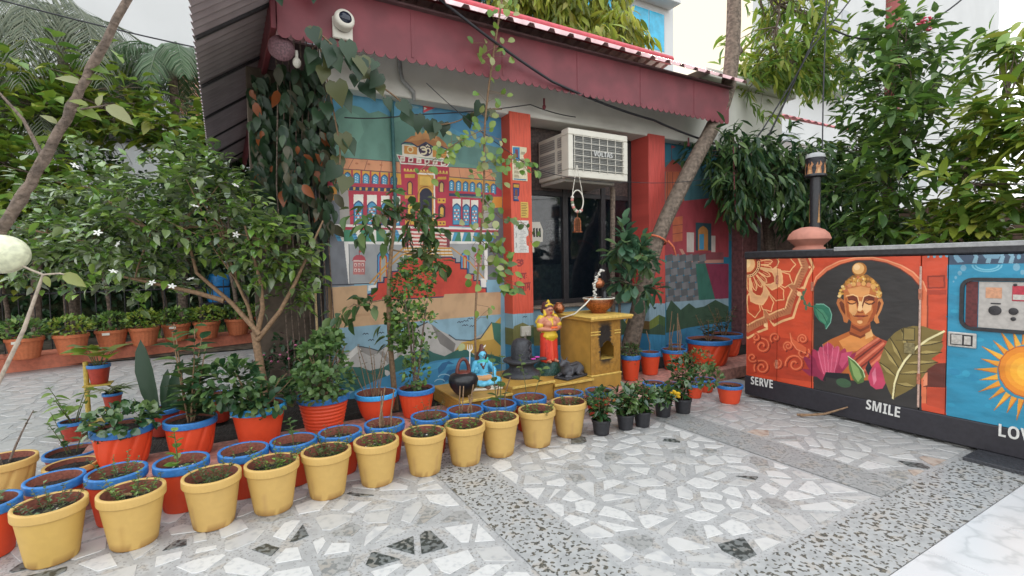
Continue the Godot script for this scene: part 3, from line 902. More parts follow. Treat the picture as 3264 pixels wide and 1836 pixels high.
	part(p, "top_edge", M.gold_edge, V(x0 - 0.055, 0.915, -4.031), V(x1 + 0.125, 0.94, -4.024), 0.003)
	part(p, "top_plate", M.gold_edge, V(x0 - 0.055, 0.926, -4.72), V(x1 + 0.125, 0.94, -4.0325), 0.004)
	# ---- blue seated statue
	var sk := Color(0.10, 0.42, 0.62)
	var skl := Color(0.14, 0.50, 0.70)
	var hair := Color(0.10, 0.035, 0.02)
	var skin := Color(0.52, 0.26, 0.10)
	var pr := [[V(0, 0.10, -0.01), V(0, 0.22, -0.015), 0.058, 0.055, sk], [V(0, 0.22, -0.015), V(0, 0.25, -0.015), 0.05, 0.028, sk], [V(-0.06, 0.235, -0.015), V(0.06, 0.235, -0.015), 0.03, 0.03, sk],
		[V(0, 0.25, -0.012), V(0, 0.29, -0.005), 0.02, 0.02, sk], [V(0, 0.305, 0.0), V(0, 0.325, 0.002), 0.028, 0.033, skl, 0.006], [V(0, 0.345, -0.015), V(0, 0.36, -0.02), 0.034, 0.03, hair, 0.004], [V(0, 0.375, -0.022), V(0, 0.40, -0.025), 0.022, 0.02, hair, 0.006], [V(-0.03, 0.33, -0.025), V(-0.05, 0.2, -0.045), 0.02, 0.014, hair, 0.005], [V(0.03, 0.33, -0.025), V(0.05, 0.22, -0.045), 0.02, 0.012, hair, 0.005],
		[V(0.022, 0.392, -0.004), V(0.034, 0.41, -0.004), 0.007, 0.006, Color(0.75, 0.75, 0.72), 0.002],
		[V(-0.045, 0.1, 0.0), V(-0.14, 0.075, 0.055), 0.045, 0.034, sk], [V(0.045, 0.1, 0.0), V(0.14, 0.075, 0.055), 0.045, 0.034, sk], [V(-0.14, 0.07, 0.055), V(0.02, 0.06, 0.10), 0.03, 0.02, sk], [V(0.14, 0.07, 0.055), V(-0.02, 0.055, 0.105), 0.03, 0.02, skl], [V(0.02, 0.058, 0.10), V(0.055, 0.06, 0.105), 0.016, 0.012, skl], [V(-0.02, 0.052, 0.108), V(-0.055, 0.052, 0.108), 0.016, 0.012, skl],
		[V(-0.075, 0.235, -0.01), V(-0.10, 0.16, 0.0), 0.025, 0.02, sk], [V(-0.10, 0.16, 0.0), V(-0.075, 0.165, 0.05), 0.019, 0.015, sk], [V(-0.075, 0.165, 0.05), V(-0.07, 0.195, 0.062), 0.014, 0.012, skl], [V(-0.062, 0.19, 0.064), V(-0.058, 0.212, 0.066), 0.006, 0.005, skl, 0.004], [V(-0.070, 0.19, 0.066), V(-0.069, 0.218, 0.068), 0.006, 0.005, skl, 0.004], [V(-0.078, 0.19, 0.064), V(-0.080, 0.214, 0.066), 0.006, 0.005, skl, 0.004], [V(-0.086, 0.185, 0.06), V(-0.09, 0.205, 0.062), 0.006, 0.005, skl, 0.004], [V(-0.06, 0.178, 0.06), V(-0.05, 0.19, 0.066), 0.006, 0.005, skl, 0.004],
		[V(0.075, 0.235, -0.01), V(0.115, 0.165, 0.01), 0.025, 0.02, sk], [V(0.115, 0.165, 0.01), V(0.10, 0.115, 0.065), 0.019, 0.015, sk], [V(0.10, 0.112, 0.068), V(0.09, 0.106, 0.095), 0.014, 0.011, skl],
		[V(-0.04, 0.255, 0.015), V(0.04, 0.255, 0.015), 0.012, 0.012, Color(0.06, 0.42, 0.30), 0.004], [V(0.04, 0.255, 0.015), V(0.05, 0.285, 0.01), 0.012, 0.01, Color(0.06, 0.42, 0.30), 0.004],
		[V(-0.02, 0.24, 0.035), V(0.0, 0.20, 0.045), 0.006, 0.006, hair, 0.002], [V(0.02, 0.24, 0.035), V(0.0, 0.20, 0.045), 0.006, 0.006, hair, 0.002],
		[V(-0.012, 0.318, 0.032), V(-0.008, 0.318, 0.033), 0.005, 0.005, Color(0.02, 0.02, 0.03), 0.001], [V(0.012, 0.318, 0.032), V(0.008, 0.318, 0.033), 0.005, 0.005, Color(0.02, 0.02, 0.03), 0.001], [V(0, 0.308, 0.034), V(0, 0.316, 0.035), 0.005, 0.004, skl, 0.004], [V(-0.007, 0.295, 0.029), V(0.007, 0.295, 0.029), 0.004, 0.004, Color(0.35, 0.08, 0.08), 0.001],
		[V(-0.06, 0.095, 0.03), V(0.06, 0.095, 0.035), 0.034, 0.034, skin, 0.01]]
	var s := thing("seated_statue", "blue seated statue holding a white trident, on the lowest plinth", "statue", V(2.19, 0.289, -4.38), -0.25)
	s.scale = Vector3.ONE * 1.03
	obj("body", figure(pr, 0.0062), M.painted, s)
	var mb := MB.new()
	mb.tint = Color(0.62, 0.55, 0.45)
	mb.box(V(-0.17, 0.0, -0.08), V(0.17, 0.022, 0.13), 0.012)
	for k in 9:
		mb.tint = [Color(0.6, 0.32, 0.08), Color(0.66, 0.6, 0.5), Color(0.12, 0.05, 0.02)][k % 3]
		mb.ball(V(rv(-0.13, 0.13), 0.02, rv(-0.03, 0.12)), Vector3(0.035, 0.022, 0.03), 8, 5)
	obj("skin_seat", mb.done(), M.painted, s)
	mb = MB.new()
	mb.tint = Color(0.7, 0.7, 0.68)
	mb.tube([V(-0.145, 0.0, 0.03), V(-0.125, 0.37, 0.03)], 0.006, 6)
	for k in [-1, 0, 1]:
		mb.tube([V(-0.125, 0.36, 0.03), V(-0.125 + k * 0.022, 0.385, 0.03), V(-0.125 + k * 0.02, 0.43, 0.03)], [0.006, 0.006, 0.002], 5)
	obj("trident", mb.done(), M.painted, s)
	# ---- standing statue
	var fl := Color(0.50, 0.20, 0.12)
	var rd := Color(0.66, 0.045, 0.02)
	var go := Color(0.66, 0.44, 0.03)
	var dk := Color(0.07, 0.02, 0.02)
	pr = [[V(-0.03, 0.03, 0), V(-0.03, 0.28, 0), 0.06, 0.055, rd, 0.02], [V(0.035, 0.03, 0), V(0.03, 0.28, 0), 0.058, 0.055, rd, 0.02], [V(0, 0.05, 0.03), V(0, 0.26, 0.03), 0.03, 0.025, rd, 0.02], [V(0, 0.29, 0), V(0, 0.315, 0), 0.082, 0.07, go, 0.006], [V(-0.05, 0.27, 0.05), V(0.05, 0.27, 0.05), 0.018, 0.018, go, 0.005], [V(0, 0.33, 0), V(0, 0.37, 0), 0.055, 0.06, fl], [V(-0.028, 0.405, 0.03), V(-0.028, 0.407, 0.032), 0.04, 0.04, fl], [V(0.028, 0.405, 0.03), V(0.028, 0.407, 0.032), 0.04, 0.04, fl], [V(0, 0.38, 0), V(0, 0.44, -0.005), 0.06, 0.055, fl], [V(-0.065, 0.455, -0.005), V(0.065, 0.455, -0.005), 0.033, 0.033, fl],
		[V(0, 0.46, 0), V(0, 0.50, 0.004), 0.026, 0.024, fl], [V(0, 0.525, 0.01), V(0, 0.555, 0.01), 0.034, 0.042, fl, 0.008], [V(0, 0.585, -0.018), V(0, 0.60, -0.022), 0.056, 0.05, dk, 0.004], [V(-0.028, 0.545, -0.03), V(0.028, 0.545, -0.03), 0.034, 0.034, dk, 0.004], [V(-0.034, 0.602, 0.016), V(0, 0.617, 0.022), 0.012, 0.012, go, 0.003], [V(0.034, 0.602, 0.016), V(0, 0.617, 0.022), 0.012, 0.012, go, 0.003], [V(0, 0.64, 0.0), V(0, 0.655, 0.0), 0.014, 0.012, go, 0.003],
		[V(-0.043, 0.56, 0.0), V(-0.046, 0.505, 0.01), 0.011, 0.015, go, 0.004], [V(0.043, 0.56, 0.0), V(0.046, 0.505, 0.01), 0.011, 0.015, go, 0.004], [V(-0.078, 0.475, -0.012), V(-0.105, 0.43, -0.022), 0.03, 0.026, go, 0.006], [V(0.078, 0.475, -0.012), V(0.105, 0.43, -0.022), 0.03, 0.026, go, 0.006],
		[V(-0.092, 0.44, 0.005), V(-0.105, 0.36, 0.01), 0.03, 0.027, fl], [V(-0.105, 0.36, 0.01), V(-0.035, 0.352, 0.075), 0.025, 0.019, fl], [V(0.092, 0.44, 0.005), V(0.105, 0.36, 0.01), 0.03, 0.027, fl], [V(0.105, 0.36, 0.01), V(0.035, 0.352, 0.075), 0.025, 0.019, fl], [V(-0.03, 0.352, 0.078), V(0.0, 0.352, 0.088), 0.017, 0.012, fl, 0.006], [V(0.03, 0.352, 0.078), V(0.0, 0.352, 0.088), 0.017, 0.012, fl, 0.006], [V(-0.02, 0.372, 0.088), V(0.028, 0.372, 0.088), 0.013, 0.013, Color(0.75, 0.12, 0.02), 0.003],
		[V(0, 0.46, 0.045), V(0, 0.40, 0.066), 0.014, 0.010, go, 0.003], [V(-0.03, 0.47, 0.03), V(0, 0.44, 0.05), 0.008, 0.008, go, 0.002], [V(0.03, 0.47, 0.03), V(0, 0.44, 0.05), 0.008, 0.008, go, 0.002], [V(-0.104, 0.40, 0.01), V(-0.104, 0.395, 0.01), 0.032, 0.032, go, 0.002], [V(0.104, 0.40, 0.01), V(0.104, 0.395, 0.01), 0.032, 0.032, go, 0.002],
		[V(-0.015, 0.56, 0.049), V(-0.012, 0.56, 0.05), 0.006, 0.006, dk, 0.001], [V(0.015, 0.56, 0.049), V(0.012, 0.56, 0.05), 0.006, 0.006, dk, 0.001], [V(0, 0.54, 0.05), V(0, 0.556, 0.051), 0.006, 0.004, fl, 0.004], [V(-0.008, 0.525, 0.043), V(0.008, 0.525, 0.043), 0.005, 0.005, Color(0.5, 0.04, 0.04), 0.001],
		[V(-0.055, 0.04, 0.045), V(-0.05, 0.25, 0.035), 0.016, 0.014, Color(0.5, 0.03, 0.015), 0.006], [V(0.0, 0.03, 0.062), V(0.0, 0.24, 0.05), 0.018, 0.012, Color(0.72, 0.07, 0.03), 0.006], [V(0.055, 0.04, 0.045), V(0.05, 0.25, 0.035), 0.016, 0.014, Color(0.5, 0.03, 0.015), 0.006], [V(-0.035, 0.012, 0.05), V(-0.04, 0.01, 0.085), 0.02, 0.014, fl, 0.006], [V(0.035, 0.012, 0.05), V(0.04, 0.01, 0.085), 0.02, 0.014, fl, 0.006]]
	s = thing("standing_statue", "standing statue in a red skirt with gold jewels holding a lamp", "statue", V(3.07, 0.435, -4.50), 0.0)
	obj("body", figure(pr, 0.0068), M.painted, s).scale = V(1.18, 1.02, 1.15)
	var rk := MB.new()
	rk.shape = "rock"
	rk.lathe(Vector3.ZERO, [Vector2(0.17, 0.0), Vector2(0.15, 0.06), Vector2(0.12, 0.11), Vector2(0.11, 0.135), null, Vector2(0.11, 0.135), Vector2(0.0005, 0.137)], 14)
	var rock := single("rock_base", "dark green glazed rock under the standing statue", "rock", rk, mat("green_rock", Color(0.012, 0.06, 0.045), 0.35, 0.4, 8.0, 0.5))
	rock.position = V(3.08, 0.301, -4.52)
	# ---- black stone on its spouted basin
	s = thing("stone_emblem", "black rounded stone pillar on a spouted basin with pink petals", "stone", V(2.655, 0.346, -4.40))
	mb = MB.new()
	mb.lathe(Vector3.ZERO, [Vector2(0.20, 0.0), Vector2(0.205, 0.02), Vector2(0.185, 0.045), Vector2(0.14, 0.07), Vector2(0.125, 0.10), Vector2(0.14, 0.13), Vector2(0.185, 0.15), null, Vector2(0.185, 0.15), Vector2(0.195, 0.165), Vector2(0.185, 0.178), Vector2(0.10, 0.182)], 36)
	obj("basin", mb.done(), M.black_stone, s)
	mb = MB.new()
	mb.lathe(Vector3.ZERO, [Vector2(0.108, 0.181), Vector2(0.11, 0.26), Vector2(0.104, 0.32), Vector2(0.085, 0.365), Vector2(0.05, 0.388), Vector2(0.0005, 0.394)], 30)
	obj("shaft", mb.done(), M.black_stone, s)
	mb = MB.new()
	mb.obox(V(0.20, 0.165, 0.06), Basis(Vector3.UP, -0.3), V(0.06, 0.014, 0.035), 0.008)
	obj("spout", mb.done(), M.black_stone, s)
	mb = MB.new()
	var sp := []
	for k in 16:
		var a := 1.15 + 0.22 * sin(k * 0.9)
		sp.append(V(cos(a) * 0.112, 0.185 + k * 0.0125, sin(a) * 0.112))
	mb.tube(sp, 0.009, 6)
	obj("relief", mb.done(), M.black_stone, s)
	for e in [[2.72, 0.534, -4.27], [2.78, 0.545, -4.29]]:
		var fp := MB.new()
		for k in 5:
			fp.tint = Color(0.62, 0.06, 0.42)
			var a := TAU * k / 5
			fp.ball(V(cos(a) * 0.016, 0, sin(a) * 0.016), Vector3(0.014, 0.006, 0.012), 6, 4)
		var fo := single("pink_petals", "fallen pink petals lying on the black basin, " + ("nearer the stone" if e[0] < 2.75 else "nearer the spout"), "petals", fp, M.petal, "pink petals on the basin")
		fo.position = V(e[0], e[1], e[2])
	# ---- reclining bull
	var gs := Color(0.06, 0.062, 0.068)
	pr = [[V(-0.09, 0.085, 0), V(0.09, 0.09, 0), 0.058, 0.062, gs], [V(-0.075, 0.15, 0), V(-0.07, 0.16, 0), 0.034, 0.025, gs], [V(-0.10, 0.11, 0), V(-0.145, 0.165, 0.01), 0.045, 0.032, gs], [V(-0.145, 0.175, 0.01), V(-0.19, 0.155, 0.02), 0.032, 0.02, gs], [V(-0.135, 0.2, -0.02), V(-0.125, 0.235, -0.03), 0.009, 0.004, gs, 0.004], [V(-0.13, 0.2, 0.035), V(-0.12, 0.235, 0.045), 0.009, 0.004, gs, 0.004], [V(-0.125, 0.185, 0.04), V(-0.105, 0.175, 0.065), 0.012, 0.007, gs, 0.004], [V(-0.08, 0.05, 0.05), V(-0.16, 0.035, 0.065), 0.024, 0.016, gs], [V(-0.16, 0.035, 0.065), V(-0.11, 0.03, 0.085), 0.016, 0.012, gs], [V(-0.08, 0.05, -0.05), V(-0.17, 0.035, -0.04), 0.024, 0.016, gs], [V(0.09, 0.08, 0.04), V(0.02, 0.055, 0.075), 0.048, 0.022, gs], [V(0.02, 0.045, 0.078), V(0.09, 0.03, 0.085), 0.018, 0.012, gs], [V(0.145, 0.10, 0), V(0.155, 0.04, 0.04), 0.010, 0.008, gs, 0.004], [V(-0.06, 0.14, 0.04), V(0.04, 0.145, 0.045), 0.01, 0.01, gs, 0.004], [V(-0.06, 0.05, 0.062), V(-0.04, 0.12, 0.058), 0.01, 0.01, gs, 0.004]]
	s = thing("bull_statue", "small dark grey reclining bull statue beside the gold pedestal", "statue", V(3.165, 0.301, -4.22), 0.25)
	obj("body", figure(pr, 0.0062), M.painted, s)
	part(s, "slab", M.black_stone, V(-0.19, 0.0, -0.09), V(0.18, 0.025, 0.10), 0.008)
	# ---- black gourd pot with a loop handle
	s = thing("gourd_pot", "black gourd-shaped pot with a brown loop handle beside the blue statue", "pot", V(1.89, 0.289, -4.18))
	mb = MB.new()
	mb.lathe(Vector3.ZERO, [Vector2(0.03, 0.0), Vector2(0.075, 0.03), Vector2(0.125, 0.10), Vector2(0.14, 0.16), Vector2(0.12, 0.205), Vector2(0.07, 0.225), Vector2(0.05, 0.222)], 28)
	obj("body", mb.done(), mat("gloss_black", Color(0.012, 0.012, 0.014), 0.35, 0.2, 6.0), s)
	mb = MB.new()
	mb.lathe(Vector3.ZERO, [Vector2(0.07, 0.222), Vector2(0.055, 0.24), Vector2(0.0005, 0.243)], 20)
	obj("lid", mb.done(), mat("brown_gloss", Color(0.12, 0.03, 0.022), 0.35, 0.2, 6.0), s)
	mb = MB.new()
	var hp := []
	for k in 13:
		var a := PI * k / 12
		hp.append(V(-cos(a) * 0.06 - 0.0, 0.225 + sin(a) * 0.125, 0))
	mb.tube(hp, [0.019, 0.018, 0.017, 0.016, 0.016, 0.016, 0.016, 0.016, 0.016, 0.016, 0.017, 0.018, 0.019], 10)
	obj("handle", mb.done(), M.brown_gloss, s)
	# ---- copper bowl with its small fountain
	s = thing("copper_bowl", "hammered copper bowl with white rim holding a little fountain on the pedestal", "bowl", V(3.665, 0.9405, -4.36))
	mb = MB.new()
	mb.shape = "hammered"
	mb.lathe(Vector3.ZERO, [Vector2(0.08, 0.0), Vector2(0.085, 0.02), Vector2(0.13, 0.06), Vector2(0.165, 0.11), Vector2(0.172, 0.165), Vector2(0.165, 0.168), Vector2(0.155, 0.11), Vector2(0.10, 0.06), Vector2(0.0005, 0.05)], 32)
	obj("bowl", mb.done(), M.copper, s)
	mb = MB.new()
	mb.lathe(Vector3.ZERO, [Vector2(0.172, 0.158), Vector2(0.184, 0.166), Vector2(0.18, 0.176), Vector2(0.16, 0.174)], 32)
	obj("rim", mb.done(), M.white_plastic, s)
	mb = MB.new()
	mb.lathe(Vector3.ZERO, [Vector2(0.154, 0.15), Vector2(0.10, 0.158), Vector2(0.0005, 0.155)], 24)
	obj("fill", mb.done(), mat("dark_fill", Color(0.05, 0.02, 0.02), 0.4, 0.4, 9.0), s)
	mb = MB.new()
	mb.tube([V(-0.05, 0.15, 0), V(-0.05, 0.42, 0), V(-0.03, 0.46, 0)], 0.014, 8)
	mb.lathe(V(0.05, 0.15, 0.04), [Vector2(0.07, 0.0), Vector2(0.075, 0.02), Vector2(0.03, 0.03), Vector2(0.025, 0.09), Vector2(0.0005, 0.1)], 16)
	mb.tube([V(0.10, 0.15, 0), V(0.10, 0.25, 0), V(0.085, 0.27, 0)], 0.012, 8)
	obj("fountain", mb.done(), M.gloss_black, s)
	mb = MB.new()
	mb.lathe(V(-0.01, 0.28, 0.02), [Vector2(0.02, 0.0), Vector2(0.05, 0.02), Vector2(0.066, 0.055), Vector2(0.05, 0.09), Vector2(0.025, 0.10), Vector2(0.03, 0.115)], 20)
	obj("small_pot", mb.done(), M.copper, s)
	var gl := MB.new()
	for k in 34:
		var u := k / 33.0
		gl.tint = Color(0.6, 0.58, 0.52) * rv(0.85, 1.1)
		gl.ball(V(-0.075 + 0.10 * smoothstep(0.45, 1.0, u) + rv(-0.018, 0.018), 0.14 + 0.40 * u - 0.06 * smoothstep(0.85, 1.0, u), 0.03 + rv(-0.015, 0.015)), Vector3(0.017, 0.013, 0.014), 6, 4)
	obj("garland", gl.done(), M.petal, s)
	s = thing("small_copper_pot", "small shiny copper pot on a brown ledge left of the bowl", "pot", V(3.30, 0.9405, -4.62))
	mb = MB.new()
	mb.lathe(Vector3.ZERO, [Vector2(0.03, 0), Vector2(0.06, 0.03), Vector2(0.066, 0.065), Vector2(0.045, 0.1), Vector2(0.03, 0.108), Vector2(0.04, 0.12)], 22)
	obj("body", mb.done(), M.copper, s)
	mb = MB.new()
	mb.tube([V(3.50, 1.115, -4.30), V(3.40, 1.05, -4.28), V(3.28, 0.96, -4.3), V(3.25, 0.9, -4.5), V(3.24, 0.75, -4.6), V(3.22, 0.55, -4.65), V(3.16, 0.45, -4.75)], 0.008, 6)
	single("white_hose", "thin white hose running from the copper bowl down beside the pedestal", "hose", mb, M.white_plastic)
	# ---- wall socket, papers on the pillar
	s = thing("wall_socket", "white electric socket with a plug on the pillar's painted foot", "socket", V(3.13, 0.70, -5.098))
	part(s, "box", M.white_plastic, V(-0.065, -0.06, 0), V(0.065, 0.06, 0.045), 0.005)
	part(s, "plug", M.white_plastic, V(-0.02, -0.05, 0.0455), V(0.03, 0.0, 0.08), 0.005)
	part(s, "conduit", M.white_plastic, V(-0.015, -0.50, 0), V(0.015, -0.0605, 0.012), 0.002)
	var z := -5.0985
	canvas(120, 220, "d9cfae")
	P("2f7fb0", [6, 8, 62, 4, 62, 92, 8, 94]); P("7a3a4a", [24, 20, 48, 18, 50, 70, 26, 74]); P("4ab0d0", [10, 60, 30, 66, 28, 90, 10, 90])
	for k in 4:
		for q in 2:
			var x := 12 + q * 56
			var y := 104 + k * 26 if q == 0 else 30 + k * 44
			P("a89c80", [x + 4, y, x + 36, y, x + 42, y + 16, x, y + 16]); L("7a6f58", 2, [x, y + 18, x + 42, y + 18])
	P("4a7a9a", [10, 208, 110, 208, 110, 216, 10, 216])
	paper("wall_calendar", "cream calendar with a blue picture, topmost paper on the left pillar", "calendar", V(2.995, 2.50, z), V(3.20, 2.90, z), finish())
	canvas(100, 170, "1f2a44")
	P("c99a3a", [8, 10, 92, 10, 92, 40, 8, 40]); P("2a4a8a", [8, 44, 92, 44, 92, 164, 8, 164]); P("7a4a3a", [30, 60, 70, 56, 74, 120, 26, 120]); L("d9c05a", 5, [14, 130, 86, 130]); L("d9c05a", 4, [20, 146, 80, 146])
	paper("dark_poster", "small dark blue printed notice below the calendar", "notice", V(3.0, 2.255, z), V(3.085, 2.465, z), finish())
	canvas(110, 150, "d8b45a")
	for k in 8: L("4a3018", 5, [12, 18 + k * 16, 98 - (k * 17) % 30, 16 + k * 16])
	paper("yellow_notice", "yellow printed notice with rows of dark lettering on the left pillar", "notice", V(3.10, 2.065, z), V(3.205, 2.25, z), finish())
	canvas(150, 260, "d4d2cc")
	for k in 20: L("8a8a88", 3, [50 + (k * 13) % 20, 18 + k * 12, 130 - (k * 29) % 40, 18 + k * 12])
	for k in 3: L("3a3a3a", 4, [20, 20 + k * 80, 26, 40 + k * 80, 20, 60 + k * 80])
	paper("white_notice", "white page of small printed lines, lowest paper on the left pillar", "notice", V(3.0, 1.645, z), V(3.205, 2.03, z), finish())
	# ---- camera dome, lamp disc and bulb under the eave
	s = thing("security_camera", "white security camera on the red scalloped valance", "camera", V(0.99, 3.62, -4.597))
	part(s, "mount", M.white_plastic, V(-0.085, -0.12, 0), V(0.085, 0.07, 0.03), 0.02)
	mb = MB.new()
	mb.lathe(Vector3.ZERO, [Vector2(0.085, 0), Vector2(0.088, 0.05), Vector2(0.08, 0.075), Vector2(0.055, 0.08)], 24)
	var cm := obj("dome", mb.done(), M.white_plastic, s)
	cm.position = V(0.0, 0.02, 0.0305)
	cm.rotation = Vector3(1.35, 0, -0.1)
	mb = MB.new()
	mb.lathe(Vector3.ZERO, [Vector2(0.058, 0.0), Vector2(0.05, 0.02), Vector2(0.03, 0.034), Vector2(0.0005, 0.038)], 20)
	var ln := obj("lens", mb.done(), mat("lens_blue", Color(0.01, 0.015, 0.03), 0.08, 0.0), cm)
	ln.position = V(0, 0.07, 0)
	mb = MB.new()
	mb.tube([V(0, -0.12, 0.015), V(0.004, -0.17, 0.02), V(-0.02, -0.2, 0.01)], 0.006, 6)
	obj("cable", mb.done(), M.white_plastic, s)
	s = thing("round_lamp", "round brown lamp disc hanging at the roof corner", "lamp", V(0.50, 3.36, -4.66))
	mb = MB.new()
	mb.lathe(Vector3.ZERO, [Vector2(0.0005, -0.03), Vector2(0.09, -0.028), Vector2(0.105, -0.01), Vector2(0.105, 0.01), Vector2(0.06, 0.03), Vector2(0.0005, 0.035)], 24)
	obj("disc", mb.done(), mat("mauve", Color(0.13, 0.06, 0.07), 0.6, 0.3, 8.0), s).rotation = Vector3(PI / 2, 0, 0)
	mb = MB.new()
	mb.tube([V(0, 0.10, 0), V(0, 0.2, 0)], 0.012, 6)
	obj("stem", mb.done(), M.cable, s)
	mb = MB.new()
	mb.ball(Vector3.ZERO, Vector3(0.035, 0.045, 0.035), 12, 8)
	mb.tube([V(0, 0.03, 0), V(0, 0.1, 0)], 0.014, 6)
	var bu := single("light_bulb", "small unlit white bulb hanging beside the round lamp disc", "bulb", mb, M.white_plastic)
	bu.position = V(0.62, 3.27, -4.68)
	for e in [[3.36, 3.36, "small red bulb hanging under the valance above the left pillar"], [5.85, 3.18, "small red-tipped bulb hanging right of the right pillar"]]:
		mb = MB.new()
		mb.ball(Vector3.ZERO, Vector3(0.022, 0.03, 0.022), 10, 6)
		mb.tube([V(0, 0.02, 0), V(0, 0.10, 0)], 0.012, 6)
		var b := single("red_bulb", e[2], "bulb", mb, M.red_metal, "red bulbs along the beam")
		b.position = V(e[0], e[1], -4.95)

func paper(called: String, label: String, cat: String, a: Vector3, b: Vector3, tex: Texture2D) -> void:
	var mb := MB.new()
	var rows := []
	var uvs := []
	for i in 5:
		var row := []
		var ur := []
		for j in 3:
			var u := i / 4.0
			var w := j / 2.0
			row.append(V(lerpf(a.x, b.x, w), lerpf(b.y, a.y, u), a.z + 0.003 + 0.006 * sin(u * 4.0 + a.y * 9.0) * w))
			ur.append(Vector2(w, u))
		rows.append(row); uvs.append(ur)
	mb.grid(rows, false, true, uvs)
	single(called, label, cat, mb, printed(called, tex, 0.6), "papers on the left pillar")
# ------------------------------------------------------------------ leaves
var leaf_cache := {}
# a leaf of length 1 along +y, facing +z: rows of left edge, midrib, right edge
func leaf_mesh(kind: String, tint := Color.WHITE) -> ArrayMesh:
	var key := kind + str(tint)
	if leaf_cache.has(key):
		return leaf_cache[key]
	var sh: Dictionary = {
		"ovate": [[0.0, 0.16, 0.42, 0.72, 1.0], [0.015, 0.20, 0.27, 0.17, 0.0], 0.35, 0.22],
		"round": [[0.0, 0.14, 0.42, 0.75, 1.0], [0.02, 0.26, 0.38, 0.30, 0.0], 0.25, 0.18],
		"lance": [[0.0, 0.2, 0.5, 0.8, 1.0], [0.01, 0.09, 0.13, 0.08, 0.0], 0.4, 0.3],
		"strap": [[0.0, 0.25, 0.5, 0.75, 1.0], [0.03, 0.045, 0.05, 0.035, 0.0], 0.5, 0.75],
		"elliptic": [[0.0, 0.2, 0.48, 0.78, 1.0], [0.01, 0.13, 0.18, 0.12, 0.0], 0.3, 0.3],
		"heart": [[-0.10, 0.08, 0.34, 0.68, 1.0], [0.20, 0.42, 0.44, 0.22, 0.0], 0.2, 0.2],
		"obovate": [[0.0, 0.3, 0.62, 0.86, 1.0], [0.02, 0.13, 0.27, 0.22, 0.02], 0.3, 0.25],
		"tiny": [[0.0, 0.4, 1.0], [0.03, 0.30, 0.0], 0.3, 0.1],
		"blade": [[0.0, 0.3, 0.6, 0.85, 1.0], [0.05, 0.10, 0.11, 0.07, 0.0], 0.5, 0.12]}
	var s: Array = sh[kind]
	var rows := []
	for i in s[0].size():
		var y: float = s[0][i]
		var w: float = s[1][i]
		var z: float = -s[3] * maxf(y, 0.0) * maxf(y, 0.0)
		var my := y if not (kind == "heart" and i == 0) else 0.03
		rows.append([Vector3(-w, y, z + w * s[2]), Vector3(0, my, z), Vector3(w, y, z + w * s[2] * 0.9)])
	var mb := MB.new()
	mb.tint = tint
	mb.grid(rows, false, true)
	var m := mb.done()
	leaf_cache[key] = m
	return m

func leaf_xf(pos: Vector3, dir: Vector3, nrm: Vector3, l: float) -> Transform3D:
	var y := dir.normalized()
	var z := nrm - y * nrm.dot(y)
	if z.length() < 0.05:
		z = y.cross(Vector3.RIGHT) if absf(y.x) < 0.9 else y.cross(Vector3.UP)
	z = z.normalized()
	return Transform3D(Basis(y.cross(z) * l, y * l, z * l), pos)

# leaves: arrays of [transform, palette index]; the ones that show largest become parts, the others one object
func foliage(parent: Node3D, leaves: Array, kind: String, pal: Array, keep := 0, mname := "leaf") -> void:
	if leaves.is_empty():
		return
	var eye := parent.transform.affine_inverse() * Vector3(0, 1.5, 0)
	if keep > 0:
		leaves.sort_custom(func(a, b): return a[0].basis.y.length() / a[0].origin.distance_to(eye) > b[0].basis.y.length() / b[0].origin.distance_to(eye))
	var k := mini(keep, leaves.size())
	for i in k:
		var o := obj("leaf", leaf_mesh(kind, pal[leaves[i][1]]), M[mname], parent)
		o.transform = leaves[i][0]
	if k == leaves.size():
		return
	var mm := MultiMesh.new()
	mm.transform_format = MultiMesh.TRANSFORM_3D
	mm.use_colors = true
	mm.mesh = leaf_mesh(kind)
	mm.instance_count = leaves.size() - k
	for i in range(k, leaves.size()):
		mm.set_instance_transform(i - k, leaves[i][0])
		var c: Color = pal[leaves[i][1]]
		mm.set_instance_color(i - k, c * (0.82 + 0.36 * fmod(i * 0.618, 1.0)))
	var mi := MultiMeshInstance3D.new()
	mi.name = "foliage"
	mi.multimesh = mm
	mi.material_override = M[mname]
	mi.set_meta("kind", "stuff")
	parent.add_child(mi, true)

func rdir(up := 0.0) -> Vector3:
	return (Vector3(rng.randfn(), rng.randfn(), rng.randfn()).normalized() + Vector3(0, up, 0)).normalized()

# palettes, linear base colours
var GREEN := [Color(0.080, 0.152, 0.043), Color(0.102, 0.181, 0.058), Color(0.058, 0.116, 0.036), Color(0.131, 0.203, 0.065)]
var DARK := [Color(0.029, 0.080, 0.032), Color(0.041, 0.102, 0.036), Color(0.023, 0.061, 0.026), Color(0.051, 0.109, 0.043)]
var LIGHT := [Color(0.125, 0.237, 0.037), Color(0.175, 0.288, 0.050), Color(0.100, 0.200, 0.037), Color(0.213, 0.312, 0.062)]
var LIME := [Color(0.22, 0.30, 0.03), Color(0.28, 0.34, 0.05), Color(0.16, 0.24, 0.03), Color(0.32, 0.34, 0.06)]
var YELLOWISH := [Color(0.17, 0.20, 0.025), Color(0.22, 0.23, 0.03), Color(0.11, 0.16, 0.02), Color(0.27, 0.25, 0.035)]
var DULL := [Color(0.07, 0.085, 0.03), Color(0.10, 0.10, 0.04), Color(0.05, 0.075, 0.025), Color(0.13, 0.10, 0.05)]

